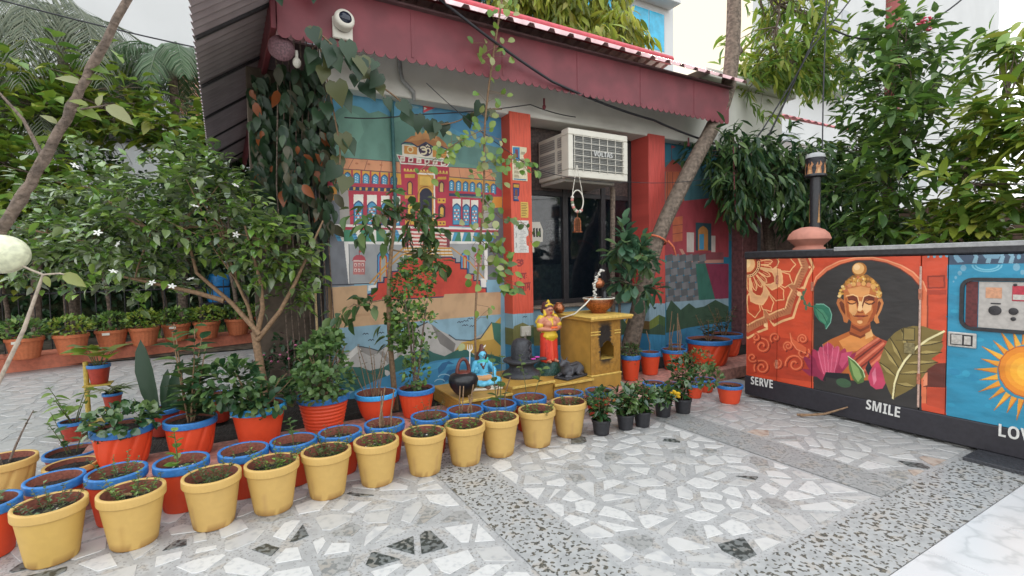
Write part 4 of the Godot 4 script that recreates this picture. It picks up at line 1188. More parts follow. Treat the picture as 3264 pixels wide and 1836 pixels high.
# stems rising from one spot, leaves set along them. o: base in the parent's axes
func stems(t: Node3D, o: Vector3, n: int, h: float, spread: float, per: int, kind: String, l: float, pal: Array, opt := {}) -> void:
	var mb := MB.new()
	var leaves := []
	var r: float = opt.get("r", 0.004)
	var first: float = opt.get("first", 0.25)
	var up: float = opt.get("up", 0.35)
	var pot: float = opt.get("pot", 0.03)
	for i in n:
		var a := TAU * (i + rv(0, 0.8)) / n
		var hh := h * rv(0.7, 1.05)
		var b := o + V(cos(a) * pot * rv(0.1, 1), -0.01, sin(a) * pot * rv(0.1, 1))
		var tip := b + V(cos(a) * spread * rv(0.4, 1.05), hh, sin(a) * spread * rv(0.4, 1.05))
		var mid := b.lerp(tip, 0.5) + V(rv(-1, 1), 0, rv(-1, 1)) * spread * 0.14 - V(cos(a), 0, sin(a)) * spread * 0.12
		var pts := []
		for k in 6:
			var u := k / 5.0
			pts.append(b.lerp(mid, u).lerp(mid.lerp(tip, u), u))
		mb.tube(pts, [r, r * 0.95, r * 0.85, r * 0.75, r * 0.6, r * 0.4], 5)
		var turn := rv(0, TAU)
		for k in per:
			var u := first + (1.02 - first) * (k + rv(0, 0.6)) / per
			u = minf(u, 1.0)
			var p := b.lerp(mid, u).lerp(mid.lerp(tip, u), u)
			turn += 2.4 if not opt.has("pairs") else PI + (0.0 if k % 2 else PI / 2)
			var d := V(cos(turn), up + rv(-0.2, 0.25), sin(turn))
			leaves.append([leaf_xf(p, d, opt.get("nrm", V(0, 1, 0)) + V(rv(-0.3, 0.3), 0, rv(-0.3, 0.3)), l * rv(0.7, 1.15) * (1.1 - 0.4 * u)), rng.randi() % pal.size()])
	obj("stems", mb.done(), M[opt.get("wood", "twig_green")], t)
	foliage(t, leaves, kind, pal, opt.get("keep", 0), opt.get("mat", "leaf"))

func globe(t: Node3D, o: Vector3, rad: Vector3, n: int, kind: String, l: float, pal: Array, keep := 0, mname := "leaf") -> void:
	var leaves := []
	for i in n:
		var d := rdir(0.15)
		var s := 0.72 + 0.28 * pow(rng.randf(), 0.5) + 0.10 * sin(d.x * 9.0 + d.z * 7.0) + 0.06 * sin(d.y * 13.0)
		var p := o + d * rad * s
		leaves.append([leaf_xf(p, (d + rdir(0.2) * 0.9).normalized(), (d * 0.7 + V(0, 0.9, 0) + rdir() * 0.5), l * rv(0.7, 1.2)), rng.randi() % pal.size()])
	foliage(t, leaves, kind, pal, keep, mname)

# ------------------------------------------------------------------ pots
func pot(called: String, label: String, cat: String, style: String, at: Vector3, r: float, h: float, group := "", shape := "plain", full := 0.80) -> Node3D:
	var t := thing(called, label, cat, at, rv(0, TAU), group)
	var body := {"gold": "pot_gold", "red": "pot_red", "cyan": "pot_red", "darkred": "pot_red_dark", "terra": "terracotta", "black": "pot_black", "goldrim": "pot_red_dark"}
	var rim := {"gold": "pot_gold", "red": "pot_blue", "cyan": "pot_cyan", "darkred": "pot_blue", "terra": "terracotta", "black": "pot_black", "goldrim": "pot_gold"}
	var steps: int = {"spiral": 14, "ribbed": 44}.get(shape, 6)
	var br := 0.70 if style != "black" else 0.78
	if shape == "bowl": br = 0.55
	var prof := [Vector2(r * br * 0.96, 0.0), Vector2(r * br, 0.008)]
	for k in range(1, steps + 1):
		var u := float(k) / steps
		var rr := lerpf(r * br, r * 0.93, u if shape not in ["bowl", "spiral"] else pow(u, 0.6))
		prof.append(Vector2(rr, 0.008 + u * (h * 0.83 - 0.008)))
	var mb := MB.new()
	mb.lathe(Vector3.ZERO, [Vector2(0.0005, 0.001), Vector2(r * br * 0.96, 0.0)], 32)
	mb.shape = shape if shape != "plain" else "worn"
	mb.high = h
	mb.phase = at.x * 7.0
	mb.lathe(Vector3.ZERO, prof, 84 if shape in ["spiral", "basket"] else 36)
	if style == "gold":
		var tone := Color(1, 1, 1) * (0.92 + 0.12 * absf(sin(at.x * 37.0)))
		tone.b *= 0.85 + 0.3 * absf(sin(at.x * 19.0))
		# splashes of dried soil on the foot and a few drips
		for k in mb.v.size():
			var q := mb.v[k]
			var an := atan2(q.z, q.x)
			var e := sin(an * 5.0 + at.x * 11.0) + 0.7 * sin(an * 9.0 + at.x * 5.0) + 0.5 * sin(an * 17.0)
			var s := 1.0 if q.y < h * (0.05 + 0.05 * e) else (0.35 if e > 1.35 and q.y < h * 0.5 else 0.0)
			mb.c[k] = tone.lerp(Color(0.52, 0.40, 0.33), s * 0.8)
	var p := obj("pot", mb.done(), M[body[style]], t)
	var w := 0.016 if style != "black" else 0.006
	mb = MB.new()
	mb.phase = at.x * 7.0
	mb.high = h
	mb.shape = "worn_rim" if style == "gold" else ("worn" if shape == "plain" else "")
	mb.lathe(Vector3.ZERO, [Vector2(r * 0.925, h * 0.822), Vector2(r * 0.985, h * 0.83), Vector2(r, h * 0.85), Vector2(r * 1.0, h * 0.97), Vector2(r * 0.99, h), Vector2(r - w, h), Vector2(r - w * 1.2, h * 0.985)], 144 if style == "gold" else 36)
	obj("rim", mb.done(), M[rim[style]], p)
	mb = MB.new()
	mb.lathe(Vector3.ZERO, [Vector2(r - w * 1.2, h * 0.985), Vector2(r * 0.86, h * full - 0.02)], 36)
	obj("inside", mb.done(), M.pot_black if style == "black" else M.pot_inside, p)
	mb = MB.new()
	var rows := []
	for i in 7:
		var row := []
		for j in 21:
			var a := TAU * j / 20
			var rr := r * 0.875 * i / 6.0
			var e := 0.012 * sin(a * 3 + i * 2.0 + at.x * 9.0) + 0.009 * sin(a * 7 + i * 4.0)
			row.append(Vector3(rr * cos(a), h * full + (e if i > 0 and i < 6 else 0.0) * 0.8 + (0.008 if i < 4 else 0.0), rr * sin(a)))
		rows.append(row)
	mb.grid(rows, true, true)
	obj("soil", mb.done(), M.soil, t)
	return t

func pebbles(t: Node3D, r: float, y: float, n: int) -> void:
	for k in n:
		var mb := MB.new()
		mb.ball(Vector3.ZERO, Vector3(rv(0.006, 0.013), rv(0.004, 0.008), rv(0.006, 0.013)), 7, 5)
		var a := rv(0, TAU)
		var o := obj("pebble" if k % 3 else "fallen_leaf", mb.done() if k % 3 else leaf_mesh("ovate", Color(0.35, 0.24, 0.10)), M.white_plastic if k % 3 else M.leaf, t)
		o.position = V(cos(a) * r * rv(0.2, 0.7), y + 0.012, sin(a) * r * rv(0.2, 0.7))
		if k % 3 == 0:
			o.scale = Vector3.ONE * 0.06
			o.rotation = V(-1.4 + rv(-0.2, 0.2), rv(0, TAU), 0)

func sticks(t: Node3D, r: float, y: float, n: int, h: float) -> void:
	for k in n:
		var mb := MB.new()
		var a := rv(0, TAU)
		var b := V(cos(a) * r * 0.6, y - 0.02, sin(a) * r * 0.6)
		var hh := h * rv(0.55, 1.0)
		mb.tube([b, b + V(rv(-0.02, 0.02), hh * 0.5, rv(-0.02, 0.02)), b + V(rv(-0.04, 0.04), hh, rv(-0.04, 0.04))], [0.007, 0.006, 0.005], 6)
		obj("stick", mb.done(), M.twig, t)

func ordinal(i: int) -> String:
	return ["first", "second", "third", "fourth", "fifth", "sixth", "seventh", "eighth", "ninth", "tenth", "eleventh", "twelfth", "thirteenth"][i]

func all_pots() -> void:
	# front row of gold pots
	var gx := [-0.83, -0.48, -0.101, 0.22, 0.546, 0.879, 1.224, 1.55, 1.853, 2.217, 2.577]
	var gz := [-3.43, -3.39, -3.39, -3.40, -3.427, -3.436, -3.42, -3.42, -3.428, -3.44, -3.48]
	for i in 11:
		var t := pot("gold_pot", "gold plastic pot of weak seedlings, %s from the left in the front row" % ordinal(i), "pot", "gold", V(gx[i], 0.004, gz[i]), 0.156, 0.298, "gold pots in the front row", "plain", 0.74 if i % 3 else 0.80)
		var y := 0.298 * 0.76
		stems(t, V(rv(-0.03, 0.03), y, rv(-0.03, 0.03)), 8 + i % 5, 0.17, 0.11, 16, "tiny", 0.034, LIGHT + DULL if i % 2 else GREEN + DULL, {"r": 0.0024, "pot": 0.10, "first": 0.2})
		stems(t, V(rv(-0.05, 0.05), y, rv(-0.05, 0.05)), 5, 0.06, 0.07, 5, "lance", 0.04, DULL, {"r": 0.0018, "pot": 0.07, "first": 0.3})
		pebbles(t, 0.14, y, 6)
	# second row: red pots with blue rims on the paving
	var s := [[-0.60, -3.76], [-0.271, -3.74], [0.075, -3.74], [0.385, -3.76], [0.70, -3.76], [1.035, -3.78], [1.40, -3.76], [1.71, -3.76], [2.03, -3.76], [2.365, -3.79]]
	for i in s.size():
		var t := pot("red_pot", "red pot with a blue rim, %s from the left in the second row" % ordinal(i), "pot", "red", V(s[i][0], 0.004, s[i][1]), 0.155, 0.30, "red pots in the second row", "plain", 0.78)
		var y := 0.235
		match i:
			0: stems(t, V(0, y, 0), 7, 0.17, 0.12, 12, "tiny", 0.03, GREEN, {"r": 0.003, "pot": 0.06})
			1:
				stems(t, V(0, y, 0), 1, 0.30, 0.03, 12, "round", 0.07, LIGHT, {"r": 0.006, "first": 0.05, "up": 0.5, "keep": 12, "pairs": true})
				pebbles(t, 0.13, y, 12)
			2: stems(t, V(0, y, 0), 3, 0.10, 0.06, 5, "tiny", 0.03, DULL, {"r": 0.002, "pot": 0.06})
			3: stems(t, V(0, y, 0), 1, 0.27, 0.05, 9, "ovate", 0.085, GREEN, {"r": 0.004, "first": 0.45, "keep": 9})
			4:
				stems(t, V(0, y, 0), 5, 0.13, 0.08, 7, "tiny", 0.03, DULL, {"r": 0.002, "pot": 0.07})
				pebbles(t, 0.13, y, 9)
			5:
				sticks(t, 0.11, y, 4, 0.36)
				stems(t, V(0, y, 0), 8, 0.12, 0.10, 3, "lance", 0.04, [Color(0.25, 0.16, 0.07), Color(0.3, 0.2, 0.09)], {"r": 0.002, "pot": 0.08, "wood": "twig"})
			6: stems(t, V(0, y, 0), 9, 0.20, 0.10, 8, "lance", 0.04, DULL, {"r": 0.0022, "pot": 0.07})
			7: sticks(t, 0.11, y, 5, 0.30)
			8:
				sticks(t, 0.1, y, 2, 0.36)
				stems(t, V(0, y, 0), 2, 0.50, 0.08, 8, "round", 0.10, GREEN, {"r": 0.005, "first": 0.15, "keep": 16, "pairs": true})
			9:
				stems(t, V(0, y, 0), 2, 0.46, 0.12, 6, "round", 0.085, GREEN, {"r": 0.004, "first": 0.55, "keep": 12, "pairs": true})
				pebbles(t, 0.12, y, 10)
	# pots standing on the bed kerb
	var y0 := 0.154
	var t := pot("potted_jade", "large spiral red pot with dark blue rim full of fleshy round leaves", "potted plant", "red", V(-0.646, y0, -4.34), 0.185, 0.275, "", "spiral", 0.88)
	globe(t, V(0, 0.31, 0.0), V(0.20, 0.09, 0.20), 260, "round", 0.062, DARK + GREEN, 120, "glossy_leaf")
	t = pot("potted_shrub", "spiral red pot with a leggy broad-leaved plant, second on the kerb", "potted plant", "red", V(-0.246, y0, -4.30), 0.172, 0.27, "", "spiral", 0.88)
	stems(t, V(0, 0.23, 0), 6, 0.72, 0.17, 14, "ovate", 0.18, DARK + GREEN + [Color(0.09, 0.12, 0.05)], {"r": 0.007, "first": 0.1, "keep": 84, "wood": "twig"})
	t = pot("potted_bush", "red pot with a bright blue rim under a round dark bush", "potted plant", "cyan", V(0.199, y0, -4.27), 0.195, 0.31, "", "plain", 0.9)
	stems(t, V(0, 0.27, 0), 10, 0.30, 0.24, 9, "obovate", 0.075, DARK + GREEN, {"r": 0.006, "wood": "twig", "keep": 60})
	globe(t, V(-0.19, 0.50, -0.05), V(0.20, 0.16, 0.18), 260, "obovate", 0.085, GREEN + DARK, 110)
	globe(t, V(0.02, 0.36, 0.03), V(0.22, 0.10, 0.20), 220, "obovate", 0.08, DARK + GREEN, 110)
	t = pot("potted_bush", "ribbed red pot with dark blue rim and a tall bushy round-leaved shrub", "potted plant", "red", V(0.69, y0, -4.37), 0.21, 0.295, "", "ribbed", 0.9)
	for e in [[0.0, 0.40, 0.0, 0.26, 0.15], [-0.14, 0.58, 0.0, 0.17, 0.16], [0.12, 0.60, 0.02, 0.19, 0.18], [-0.25, 0.70, -0.06, 0.12, 0.11], [0.24, 0.42, 0.05, 0.16, 0.14], [-0.2, 0.4, 0.06, 0.16, 0.12], [0.02, 0.74, -0.04, 0.11, 0.09]]:
		globe(t, V(e[0], e[1], e[2]), V(e[3], e[4], e[3]), 190, "round", 0.05, GREEN + [Color(0.09, 0.17, 0.04)], 38)
	stems(t, V(0, 0.26, 0), 8, 0.45, 0.22, 3, "round", 0.05, GREEN, {"r": 0.008, "wood": "twig", "keep": 24})
	t = pot("potted_sticks", "small red bowl pot with a sky-blue rim and bare upright stems", "potted plant", "cyan", V(1.138, y0, -4.40), 0.185, 0.24, "", "bowl", 0.72)
	stems(t, V(0, 0.17, 0), 5, 0.50, 0.14, 9, "tiny", 0.035, DULL, {"r": 0.005, "wood": "twig", "first": 0.45})
	stems(t, V(-0.06, 0.17, 0), 3, 0.62, 0.30, 10, "tiny", 0.04, GREEN, {"r": 0.004, "wood": "twig", "first": 0.5})
	t = pot("potted_topiary", "red pot with dark blue rim and a tall twisting small-leaved shrub before the mural", "potted plant", "red", V(1.474, y0, -4.30), 0.168, 0.255, "", "basket", 0.86)
	stems(t, V(0, 0.2, 0), 4, 0.9, 0.14, 4, "round", 0.05, GREEN, {"r": 0.012, "wood": "bark", "first": 0.3, "pot": 0.02})
	for e in [[0.0, 0.38, 0.12, 0.13], [0.03, 0.60, 0.14, 0.13], [-0.08, 0.82, 0.17, 0.15], [0.10, 0.90, 0.15, 0.13], [0.20, 0.74, 0.10, 0.07], [0.26, 0.62, 0.08, 0.05], [-0.06, 1.10, 0.14, 0.12], [0.16, 1.18, 0.11, 0.10], [0.30, 1.04, 0.08, 0.06], [-0.16, 1.24, 0.08, 0.09], [0.06, 1.34, 0.07, 0.08], [0.34, 0.86, 0.06, 0.05]]:
		globe(t, V(e[0], e[1], e[0] * 0.4), V(e[2], e[3], e[2]), 120, "round", 0.042, GREEN + LIGHT.slice(0, 2), 28)
	# pots at the left end on the paving
	t = pot("gold_pot", "large gold spiral pot cut by the left edge of the view", "pot", "gold", V(-1.289, 0.004, -4.45), 0.17, 0.29, "gold pots in the front row", "spiral", 0.84)
	stems(t, V(0, 0.24, 0), 2, 0.34, 0.22, 3, "ovate", 0.07, DULL, {"r": 0.008, "wood": "bark", "first": 0.7})
	t = pot("red_pot", "broad low red pot with blue rim behind the left gold rimmed pot", "pot", "darkred", V(-1.03, 0.004, -4.86), 0.175, 0.16, "", "plain", 0.8)
	stems(t, V(0, 0.13, 0), 3, 0.35, 0.16, 6, "ovate", 0.10, GREEN, {"r": 0.004, "keep": 18})
	pot("dark_pot", "dark red pot with a gold rim and bare soil left of the kerb", "pot", "goldrim", V(-0.94, 0.004, -4.45 + 0.06), 0.15, 0.20, "", "plain", 0.82)
	t = pot("red_pot", "red pot with a blue rim and bare soil, just behind the first gold pot", "pot", "red", V(-0.905, 0.004, -3.86), 0.145, 0.29, "", "plain", 0.8)
	t = pot("red_pot", "red pot with a blue rim and ivy sprigs, hidden left of the first gold pot", "pot", "red", V(-1.14, 0.004, -3.66), 0.145, 0.29, "", "plain", 0.8)
	stems(t, V(0.02, 0.23, 0), 5, 0.12, 0.12, 4, "heart", 0.05, GREEN, {"r": 0.003, "keep": 20})
	t = pot("red_pot", "small red nursery pot with a drooping broad-leaved plant on the left paving", "potted plant", "darkred", V(-1.207, 0.004, -5.80), 0.115, 0.17, "", "plain", 0.85)
	stems(t, V(0, 0.14, 0), 5, 0.36, 0.20, 5, "ovate", 0.15, LIGHT, {"r": 0.005, "first": 0.5, "up": -0.1, "keep": 25})
	# plant stand with two small pots
	var st := thing("plant_stand", "slim yellow plant stand on the left paving", "stand", V(-1.13, 0.004, -6.30))
	var mb := MB.new()
	mb.tube([V(-0.07, 0, 0), V(-0.07, 0.62, 0)], 0.022, 8)
	obj("post", mb.done(), mat("yellow_metal", Color(0.42, 0.30, 0.05), 0.5, 0.15, 4.0), st)
	part(st, "foot", M.yellow_metal, V(-0.15, 0, -0.12), V(0.15, 0.02, 0.12), 0.006)
	part(st, "tray", M.yellow_metal, V(-0.09, 0.38, -0.09), V(0.13, 0.395, 0.09), 0.004)
	part(st, "lower_tray", M.yellow_metal, V(0.02, 0.15, 0.02), V(0.26, 0.165, 0.2), 0.004)
	mb = MB.new()
	mb.tube([V(0.14, 0.02, 0.10), V(0.14, 0.15, 0.10)], 0.012, 6)
	obj("strut", mb.done(), M.yellow_metal, st)
	t = pot("potted_arrowhead", "red pot of large pale lime leaves on top of the yellow stand", "potted plant", "darkred", V(-1.10, 0.40, -6.30), 0.096, 0.19, "", "plain", 0.9)
	stems(t, V(0, 0.16, 0), 11, 0.20, 0.13, 1, "heart", 0.30, LIME, {"r": 0.005, "first": 0.95, "up": 0.35, "keep": 11})
	t = pot("potted_spider_plant", "small red pot with a striped spider plant on the yellow stand", "potted plant", "darkred", V(-0.99, 0.17, -6.20), 0.085, 0.14, "", "plain", 0.9)
	stems(t, V(0, 0.12, 0), 14, 0.06, 0.04, 2, "strap", 0.26, [Color(0.16, 0.2, 0.08), Color(0.3, 0.32, 0.18), Color(0.09, 0.13, 0.05)], {"r": 0.003, "first": 0.5, "up": 0.9, "keep": 28})
	# inner bed pots
	t = pot("potted_snake_plant", "dark pot with two upright dark blade leaves behind the jade pot", "potted plant", "darkred", V(-0.47, 0.15, -4.98), 0.12, 0.22, "", "plain", 0.85)
	var leaves := []
	for e in [[-0.05, -0.35, 0.62], [0.06, 0.4, 0.45], [0.02, 0.1, 0.36]]:
		leaves.append([leaf_xf(V(e[0], 0.18, 0), V(e[1] * 0.6, 1, 0.05), V(0.1, 0.1, 1), e[2]), 0])
	foliage(t, leaves, "blade", [Color(0.018, 0.05, 0.022)], 3)
	t.rotation.y = -0.5
	t = pot("potted_succulents", "low gold rimmed pot of small succulents behind the leggy plant", "potted plant", "goldrim", V(-0.333, 0.15, -5.45), 0.15, 0.15, "", "plain", 0.9)
	stems(t, V(0, 0.12, 0), 12, 0.20, 0.12, 8, "tiny", 0.04, DULL + GREEN, {"r": 0.003, "pot": 0.1})
	t = pot("red_pot", "dark red pot with blue rim and short weeds inside the bed", "potted plant", "darkred", V(-0.085, 0.15, -5.15), 0.127, 0.245, "", "plain", 0.85)
	stems(t, V(0, 0.2, 0), 6, 0.14, 0.10, 6, "lance", 0.06, DULL, {"r": 0.003, "pot": 0.07})
	# red pots on the bed right of the pedestal
	t = pot("potted_cactus", "red pot with blue rim and a spiky low plant, right beside the pedestal", "potted plant", "red", V(4.03, y0, -4.24), 0.118, 0.29, "red pots right of the pedestal", "plain", 0.88)
	globe(t, V(0, 0.30, 0), V(0.09, 0.10, 0.09), 260, "lance", 0.06, DULL + GREEN, 0)
	t = pot("red_pot", "red pot with blue rim and one stick, second from the pedestal", "potted plant", "red", V(4.43, y0, -4.33), 0.125, 0.27, "red pots right of the pedestal", "plain", 0.85)
	sticks(t, 0.06, 0.22, 1, 0.35)
	t = pot("red_pot", "red pot with blue rim and several bare sticks, third from the pedestal", "potted plant", "red", V(4.88, y0, -4.36), 0.16, 0.255, "red pots right of the pedestal", "plain", 0.85)
	sticks(t, 0.12, 0.21, 6, 0.55)
	stems(t, V(0.05, 0.21, 0), 4, 0.15, 0.06, 8, "tiny", 0.03, GREEN, {"r": 0.003})
	t = pot("red_pot", "small red pot with blue rim behind the pot of sticks", "pot", "red", V(5.25, y0, -4.66), 0.118, 0.235, "red pots right of the pedestal", "plain", 0.85)
	t = pot("potted_croton", "largest spiral red pot with wide blue rim near the generator", "potted plant", "red", V(5.50, y0, -4.33), 0.29, 0.335, "", "spiral", 0.88)
	stems(t, V(0, 0.29, 0), 7, 0.42, 0.16, 9, "ovate", 0.09, DULL + DARK, {"r": 0.006, "wood": "twig", "keep": 40})
	t = pot("potted_croton", "spiral red pot half hidden behind the generator's corner", "potted plant", "red", V(6.20, y0, -4.62), 0.25, 0.31, "", "spiral", 0.88)
	stems(t, V(0, 0.27, 0), 8, 0.45, 0.22, 9, "lance", 0.13, DARK, {"r": 0.006, "wood": "twig", "keep": 40})
	# small red pots on the paving by the generator
	for e in [[4.235, -3.80, 0.10, 0.16, "small red pot with blue rim and bare soil behind the flowering black pots"], [4.46, -3.70, 0.10, 0.15, "small red pot with blue rim, second from the generator row's left"], [4.765, -3.80, 0.114, 0.145, "small red pot of dry leaves standing before the bed kerb"], [4.60, -3.36, 0.135, 0.19, "wide red pot with blue rim nearest the generator lettering"], [2.80, -3.78, 0.14, 0.28, "red pot with blue rim just right of the last gold pot"], [3.16, -3.78, 0.13, 0.25, "red pot with blue rim hidden behind the black pot with the pale bud"], [3.98, -3.84, 0.12, 0.20, "red pot with blue rim behind the tallest red-flowered plant"]]:
		t = pot("red_pot", e[4], "pot", "red", V(e[0], 0.004, e[1]), e[2], e[3], "small red pots near the generator", "plain", 0.82)
		pebbles(t, e[2], e[3] * 0.8, 7)
	# black nursery pots with flowering plants
	var bl := [[2.826, -3.343, 0.086, 0.131, "black nursery pot of glossy hibiscus, leftmost of five", 0.26], [3.093, -3.324, 0.082, 0.137, "black nursery pot with a pale pink bud, second of five", 0.24], [3.276, -3.30, 0.08, 0.14, "black nursery pot of dense leaves, third of five", 0.26], [3.658, -3.407, 0.085, 0.146, "black nursery pot with a yellow hibiscus bloom, fourth of five", 0.14], [3.906, -3.379, 0.086, 0.142, "black nursery pot with a tall red-flecked plant, rightmost of five", 0.42]]
	for i in 5:
		var e: Array = bl[i]
		t = pot("black_nursery_pot", e[4], "potted plant", "black", V(e[0], 0.004, e[1]), e[2], e[3], "black nursery pots", "plain", 0.88)
		stems(t, V(0, 0.11, 0), 9, e[5] * 1.15, 0.13, 16, "ovate", 0.085, DARK + GREEN, {"r": 0.004, "wood": "twig", "first": 0.1, "keep": 144, "mat": "glossy_leaf", "up": 0.1})
		globe(t, V(0, 0.11 + e[5] * 0.65, 0), V(0.11, e[5] * 0.40, 0.11), 70, "ovate", 0.08, DARK + GREEN, 70, "glossy_leaf")
		if i == 4:
			globe(t, V(-0.14, 0.52, 0.0), V(0.14, 0.10, 0.12), 240, "tiny", 0.04, GREEN + [Color(0.30, 0.07, 0.03)], 0)
			globe(t, V(-0.22, 0.36, 0.05), V(0.14, 0.10, 0.12), 140, "ovate", 0.06, GREEN, 60)
		if i in [1, 3, 0]:
			var fb := MB.new()
			fb.tint = [Color(0.55, 0.22, 0.03), Color(0.65, 0.42, 0.36), Color.BLACK, Color(0.75, 0.45, 0.02)][i]
			var rr: float = [0.014, 0.028, 0, 0.045][i]
			for k in 5:
				var a := TAU * k / 5
				fb.ball(V(cos(a) * rr * 0.6, 0, sin(a) * rr * 0.6), V(rr * 0.7, rr * 0.25, rr * 0.5), 8, 5, Basis(Vector3.UP, -a))
			var fo := obj("flower", fb.done(), M.petal, t)
			fo.position = t.transform.affine_inverse() * (t.position + V(0.06, 0.12 + e[5] * 0.75, 0.10))
			fo.rotation = V(1.0, 0.4, 0.2)
	# terracotta planters with clipped shrubs along the garden kerb
	var tc := [[-4.35, -9.75], [-3.75, -9.85], [-3.18, -10.02], [-2.637, -10.206], [-2.115, -10.30], [-1.66, -10.62], [-1.22, -10.66], [-0.78, -11.0], [-0.30, -11.05], [0.22, -11.26], [0.75, -11.4]]
	for i in tc.size():
		t = pot("terracotta_planter", "terracotta planter with a low clipped shrub, %s from the left on the garden kerb" % ordinal(i), "planter", "terra", V(tc[i][0], 0.216, tc[i][1]), 0.23, 0.32, "terracotta planters on the garden kerb", "basket", 0.9)
		globe(t, V(0, 0.44, 0), V(0.27, 0.16, 0.27), 330, "tiny", 0.075, LIGHT + GREEN if i % 2 else LIGHT + LIME, 0)
		if i % 2 == 1 and i < 8:
			var lb := MB.new()
			lb.box(V(-0.05, -0.02, 0), V(0.05, 0.02, 0.004), 0.001)
			var lo := obj("white_tag", lb.done(), M.white_plastic, t)
			lo.transform = t.transform.affine_inverse() * Transform3D(Basis.IDENTITY, t.position + V(-0.04, 0.265, 0.232))
# ------------------------------------------------------------------ trees
# trunk: points; rad: radii; crowns: [centre, radii, clusters, leaves per cluster]
func tree(called: String, label: String, cat: String, group: String, trunk: Array, rad: Array, crowns: Array, kind: String, l: float, pal: Array, opt := {}) -> Node3D:
	var base: Vector3 = trunk[0]
	var t := thing(called, label, cat, base, 0.0, group)
	var wood: Material = M[opt.get("wood", "bark")]
	var droop: float = opt.get("droop", 0.0)
	var flat: float = opt.get("flat", 1.0)
	var cs: float = opt.get("cluster", 0.22)
	var loc := []
	for p in trunk: loc.append(p - base)
	var smooth := []
	var sr := []
	for i in loc.size() - 1:
		for k in 4:
			var u := k / 4.0
			smooth.append(loc[i].cubic_interpolate(loc[i + 1], loc[maxi(i - 1, 0)], loc[mini(i + 2, loc.size() - 1)], u))
			sr.append(lerpf(rad[i], rad[i + 1], u) * (1.0 + rv(-0.05, 0.05)))
	smooth.append(loc[-1]); sr.append(rad[-1])
	var mb := MB.new()
	mb.tube(smooth, sr, opt.get("sides", 9))
	obj("trunk", mb.done(), wood, t)
	var leaves := []
	var limbs: MB
	var nodes := smooth.duplicate()
	for c in crowns:
		var o: Vector3 = c[0] - base
		# limb from the nearest trunk point
		var from: Vector3 = nodes[0]
		for p in nodes:
			if p.distance_to(o) < from.distance_to(o): from = p
		var lr: float = opt.get("limb", 0.03)
		var lm := []
		for k in 6:
			var u := k / 5.0
			lm.append(from.lerp(o, u) + V(rv(-1, 1), rv(-0.5, 0.5), rv(-1, 1)) * 0.05 * from.distance_to(o) * (1.0 if k in [1, 2, 3, 4] else 0.0))
		if from != smooth[-1] and not from in smooth: lr *= 0.75
		nodes.append_array([lm[2], lm[3], lm[4]])
		limbs = MB.new()
		limbs.tube(lm, [lr, lr * 0.85, lr * 0.7, lr * 0.6, lr * 0.5, lr * 0.4], 6)
		for q in c[2]:
			var d := rdir(0.1)
			var e: Vector3 = o + d * c[1] * pow(rng.randf(), 0.38) * (0.85 + 0.25 * sin(d.x * 5.0 + d.y * 4.0 + o.x))
			if rng.randf() < opt.get("twigs", 0.8):
				var b: Vector3 = lm[2 + rng.randi() % 4]
				var m := b.lerp(e, 0.55) + V(rv(-1, 1), rv(0.0, 1), rv(-1, 1)) * 0.08
				limbs.tube([b, m, e], [lr * 0.4, lr * 0.28, lr * 0.12], 4, false)
			var tw := (d + rdir() * 0.6 + V(0, -droop * 0.6, 0)).normalized()
			for k in c[3]:
				var u: float = (k + rng.randf()) / c[3]
				var p: Vector3 = e + tw * cs * (u - 0.4) * 1.4 + rdir() * cs * 0.30
				var dir: Vector3 = (tw * 0.7 + rdir() * 0.9 + V(0, -droop, 0)).normalized()
				dir.y *= flat
				leaves.append([leaf_xf(p, dir, V(0, 1, 0) + rdir() * opt.get("flutter", 0.6), l * rv(0.65, 1.2)), rng.randi() % pal.size()])
		obj("limb", limbs.done(), wood, t)
	foliage(t, leaves, kind, pal, opt.get("keep", 0), opt.get("mat", "leaf"))
	return t

func palm(label: String, base: Vector3, top: Vector3, n: int, l: float, pal: Array, hang: float, fr := 0.0) -> void:
	var t := thing("palm_tree", label, "palm", base, 0.0, "palms behind the left shrubs")
	var mb := MB.new()
	var rel := top - base
	mb.tube([Vector3.ZERO, rel * 0.5 + V(0.1, 0, 0.05), rel], [0.11, 0.09, 0.08], 10)
	obj("trunk", mb.done(), M.bark_grey, t)
	for i in n:
		var a := TAU * i / n + rv(-0.2, 0.2)
		var out := V(cos(a), 0, sin(a))
		var rise := rv(0.15, 0.75)
		var pts := []
		for k in 9:
			var u := k / 8.0
			pts.append(rel + out * l * u * (1.0 - 0.15 * u) + V(0, l * (rise * u - (hang + 0.35 * rise) * u * u), 0))
		var f := MB.new()
		f.tint = pal[i % pal.size()]
		f.tube(pts, [0.022, 0.02, 0.018, 0.016, 0.013, 0.011, 0.009, 0.006, 0.003], 5)
		for k in 52:
			var u := 0.12 + 0.88 * k / 52.0
			var x := u * 8.0
			var i0 := mini(int(x), 7)
			var p: Vector3 = pts[i0].lerp(pts[i0 + 1], x - i0)
			var along: Vector3 = (pts[i0 + 1] - pts[i0]).normalized()
			for s in [-1.0, 1.0]:
				var side: Vector3 = along.cross(Vector3.UP).normalized() * s
				var d: Vector3 = (side * 0.8 + along * 0.55 + V(0, -0.45 + rv(-0.15, 0.1), 0)).normalized()
				var ll := l * 0.30 * sin(PI * clampf(u * 0.85 + 0.12, 0, 1)) + 0.08
				var w: Vector3 = side.cross(d).normalized().cross(d).normalized() * 0.010
				f.tint = pal[(i + k) % pal.size()] * rv(0.8, 1.2)
				var m := p + d * ll * 0.55
				var e := p + d * ll + V(0, -ll * 0.35 * hang, 0)
				f.face([p - w * 0.6, m - w, m + w, p + w * 0.6], Vector3.UP)
				f.face([m - w, e, m + w], Vector3.UP)
		obj("frond", f.done(), M.leaf, t)

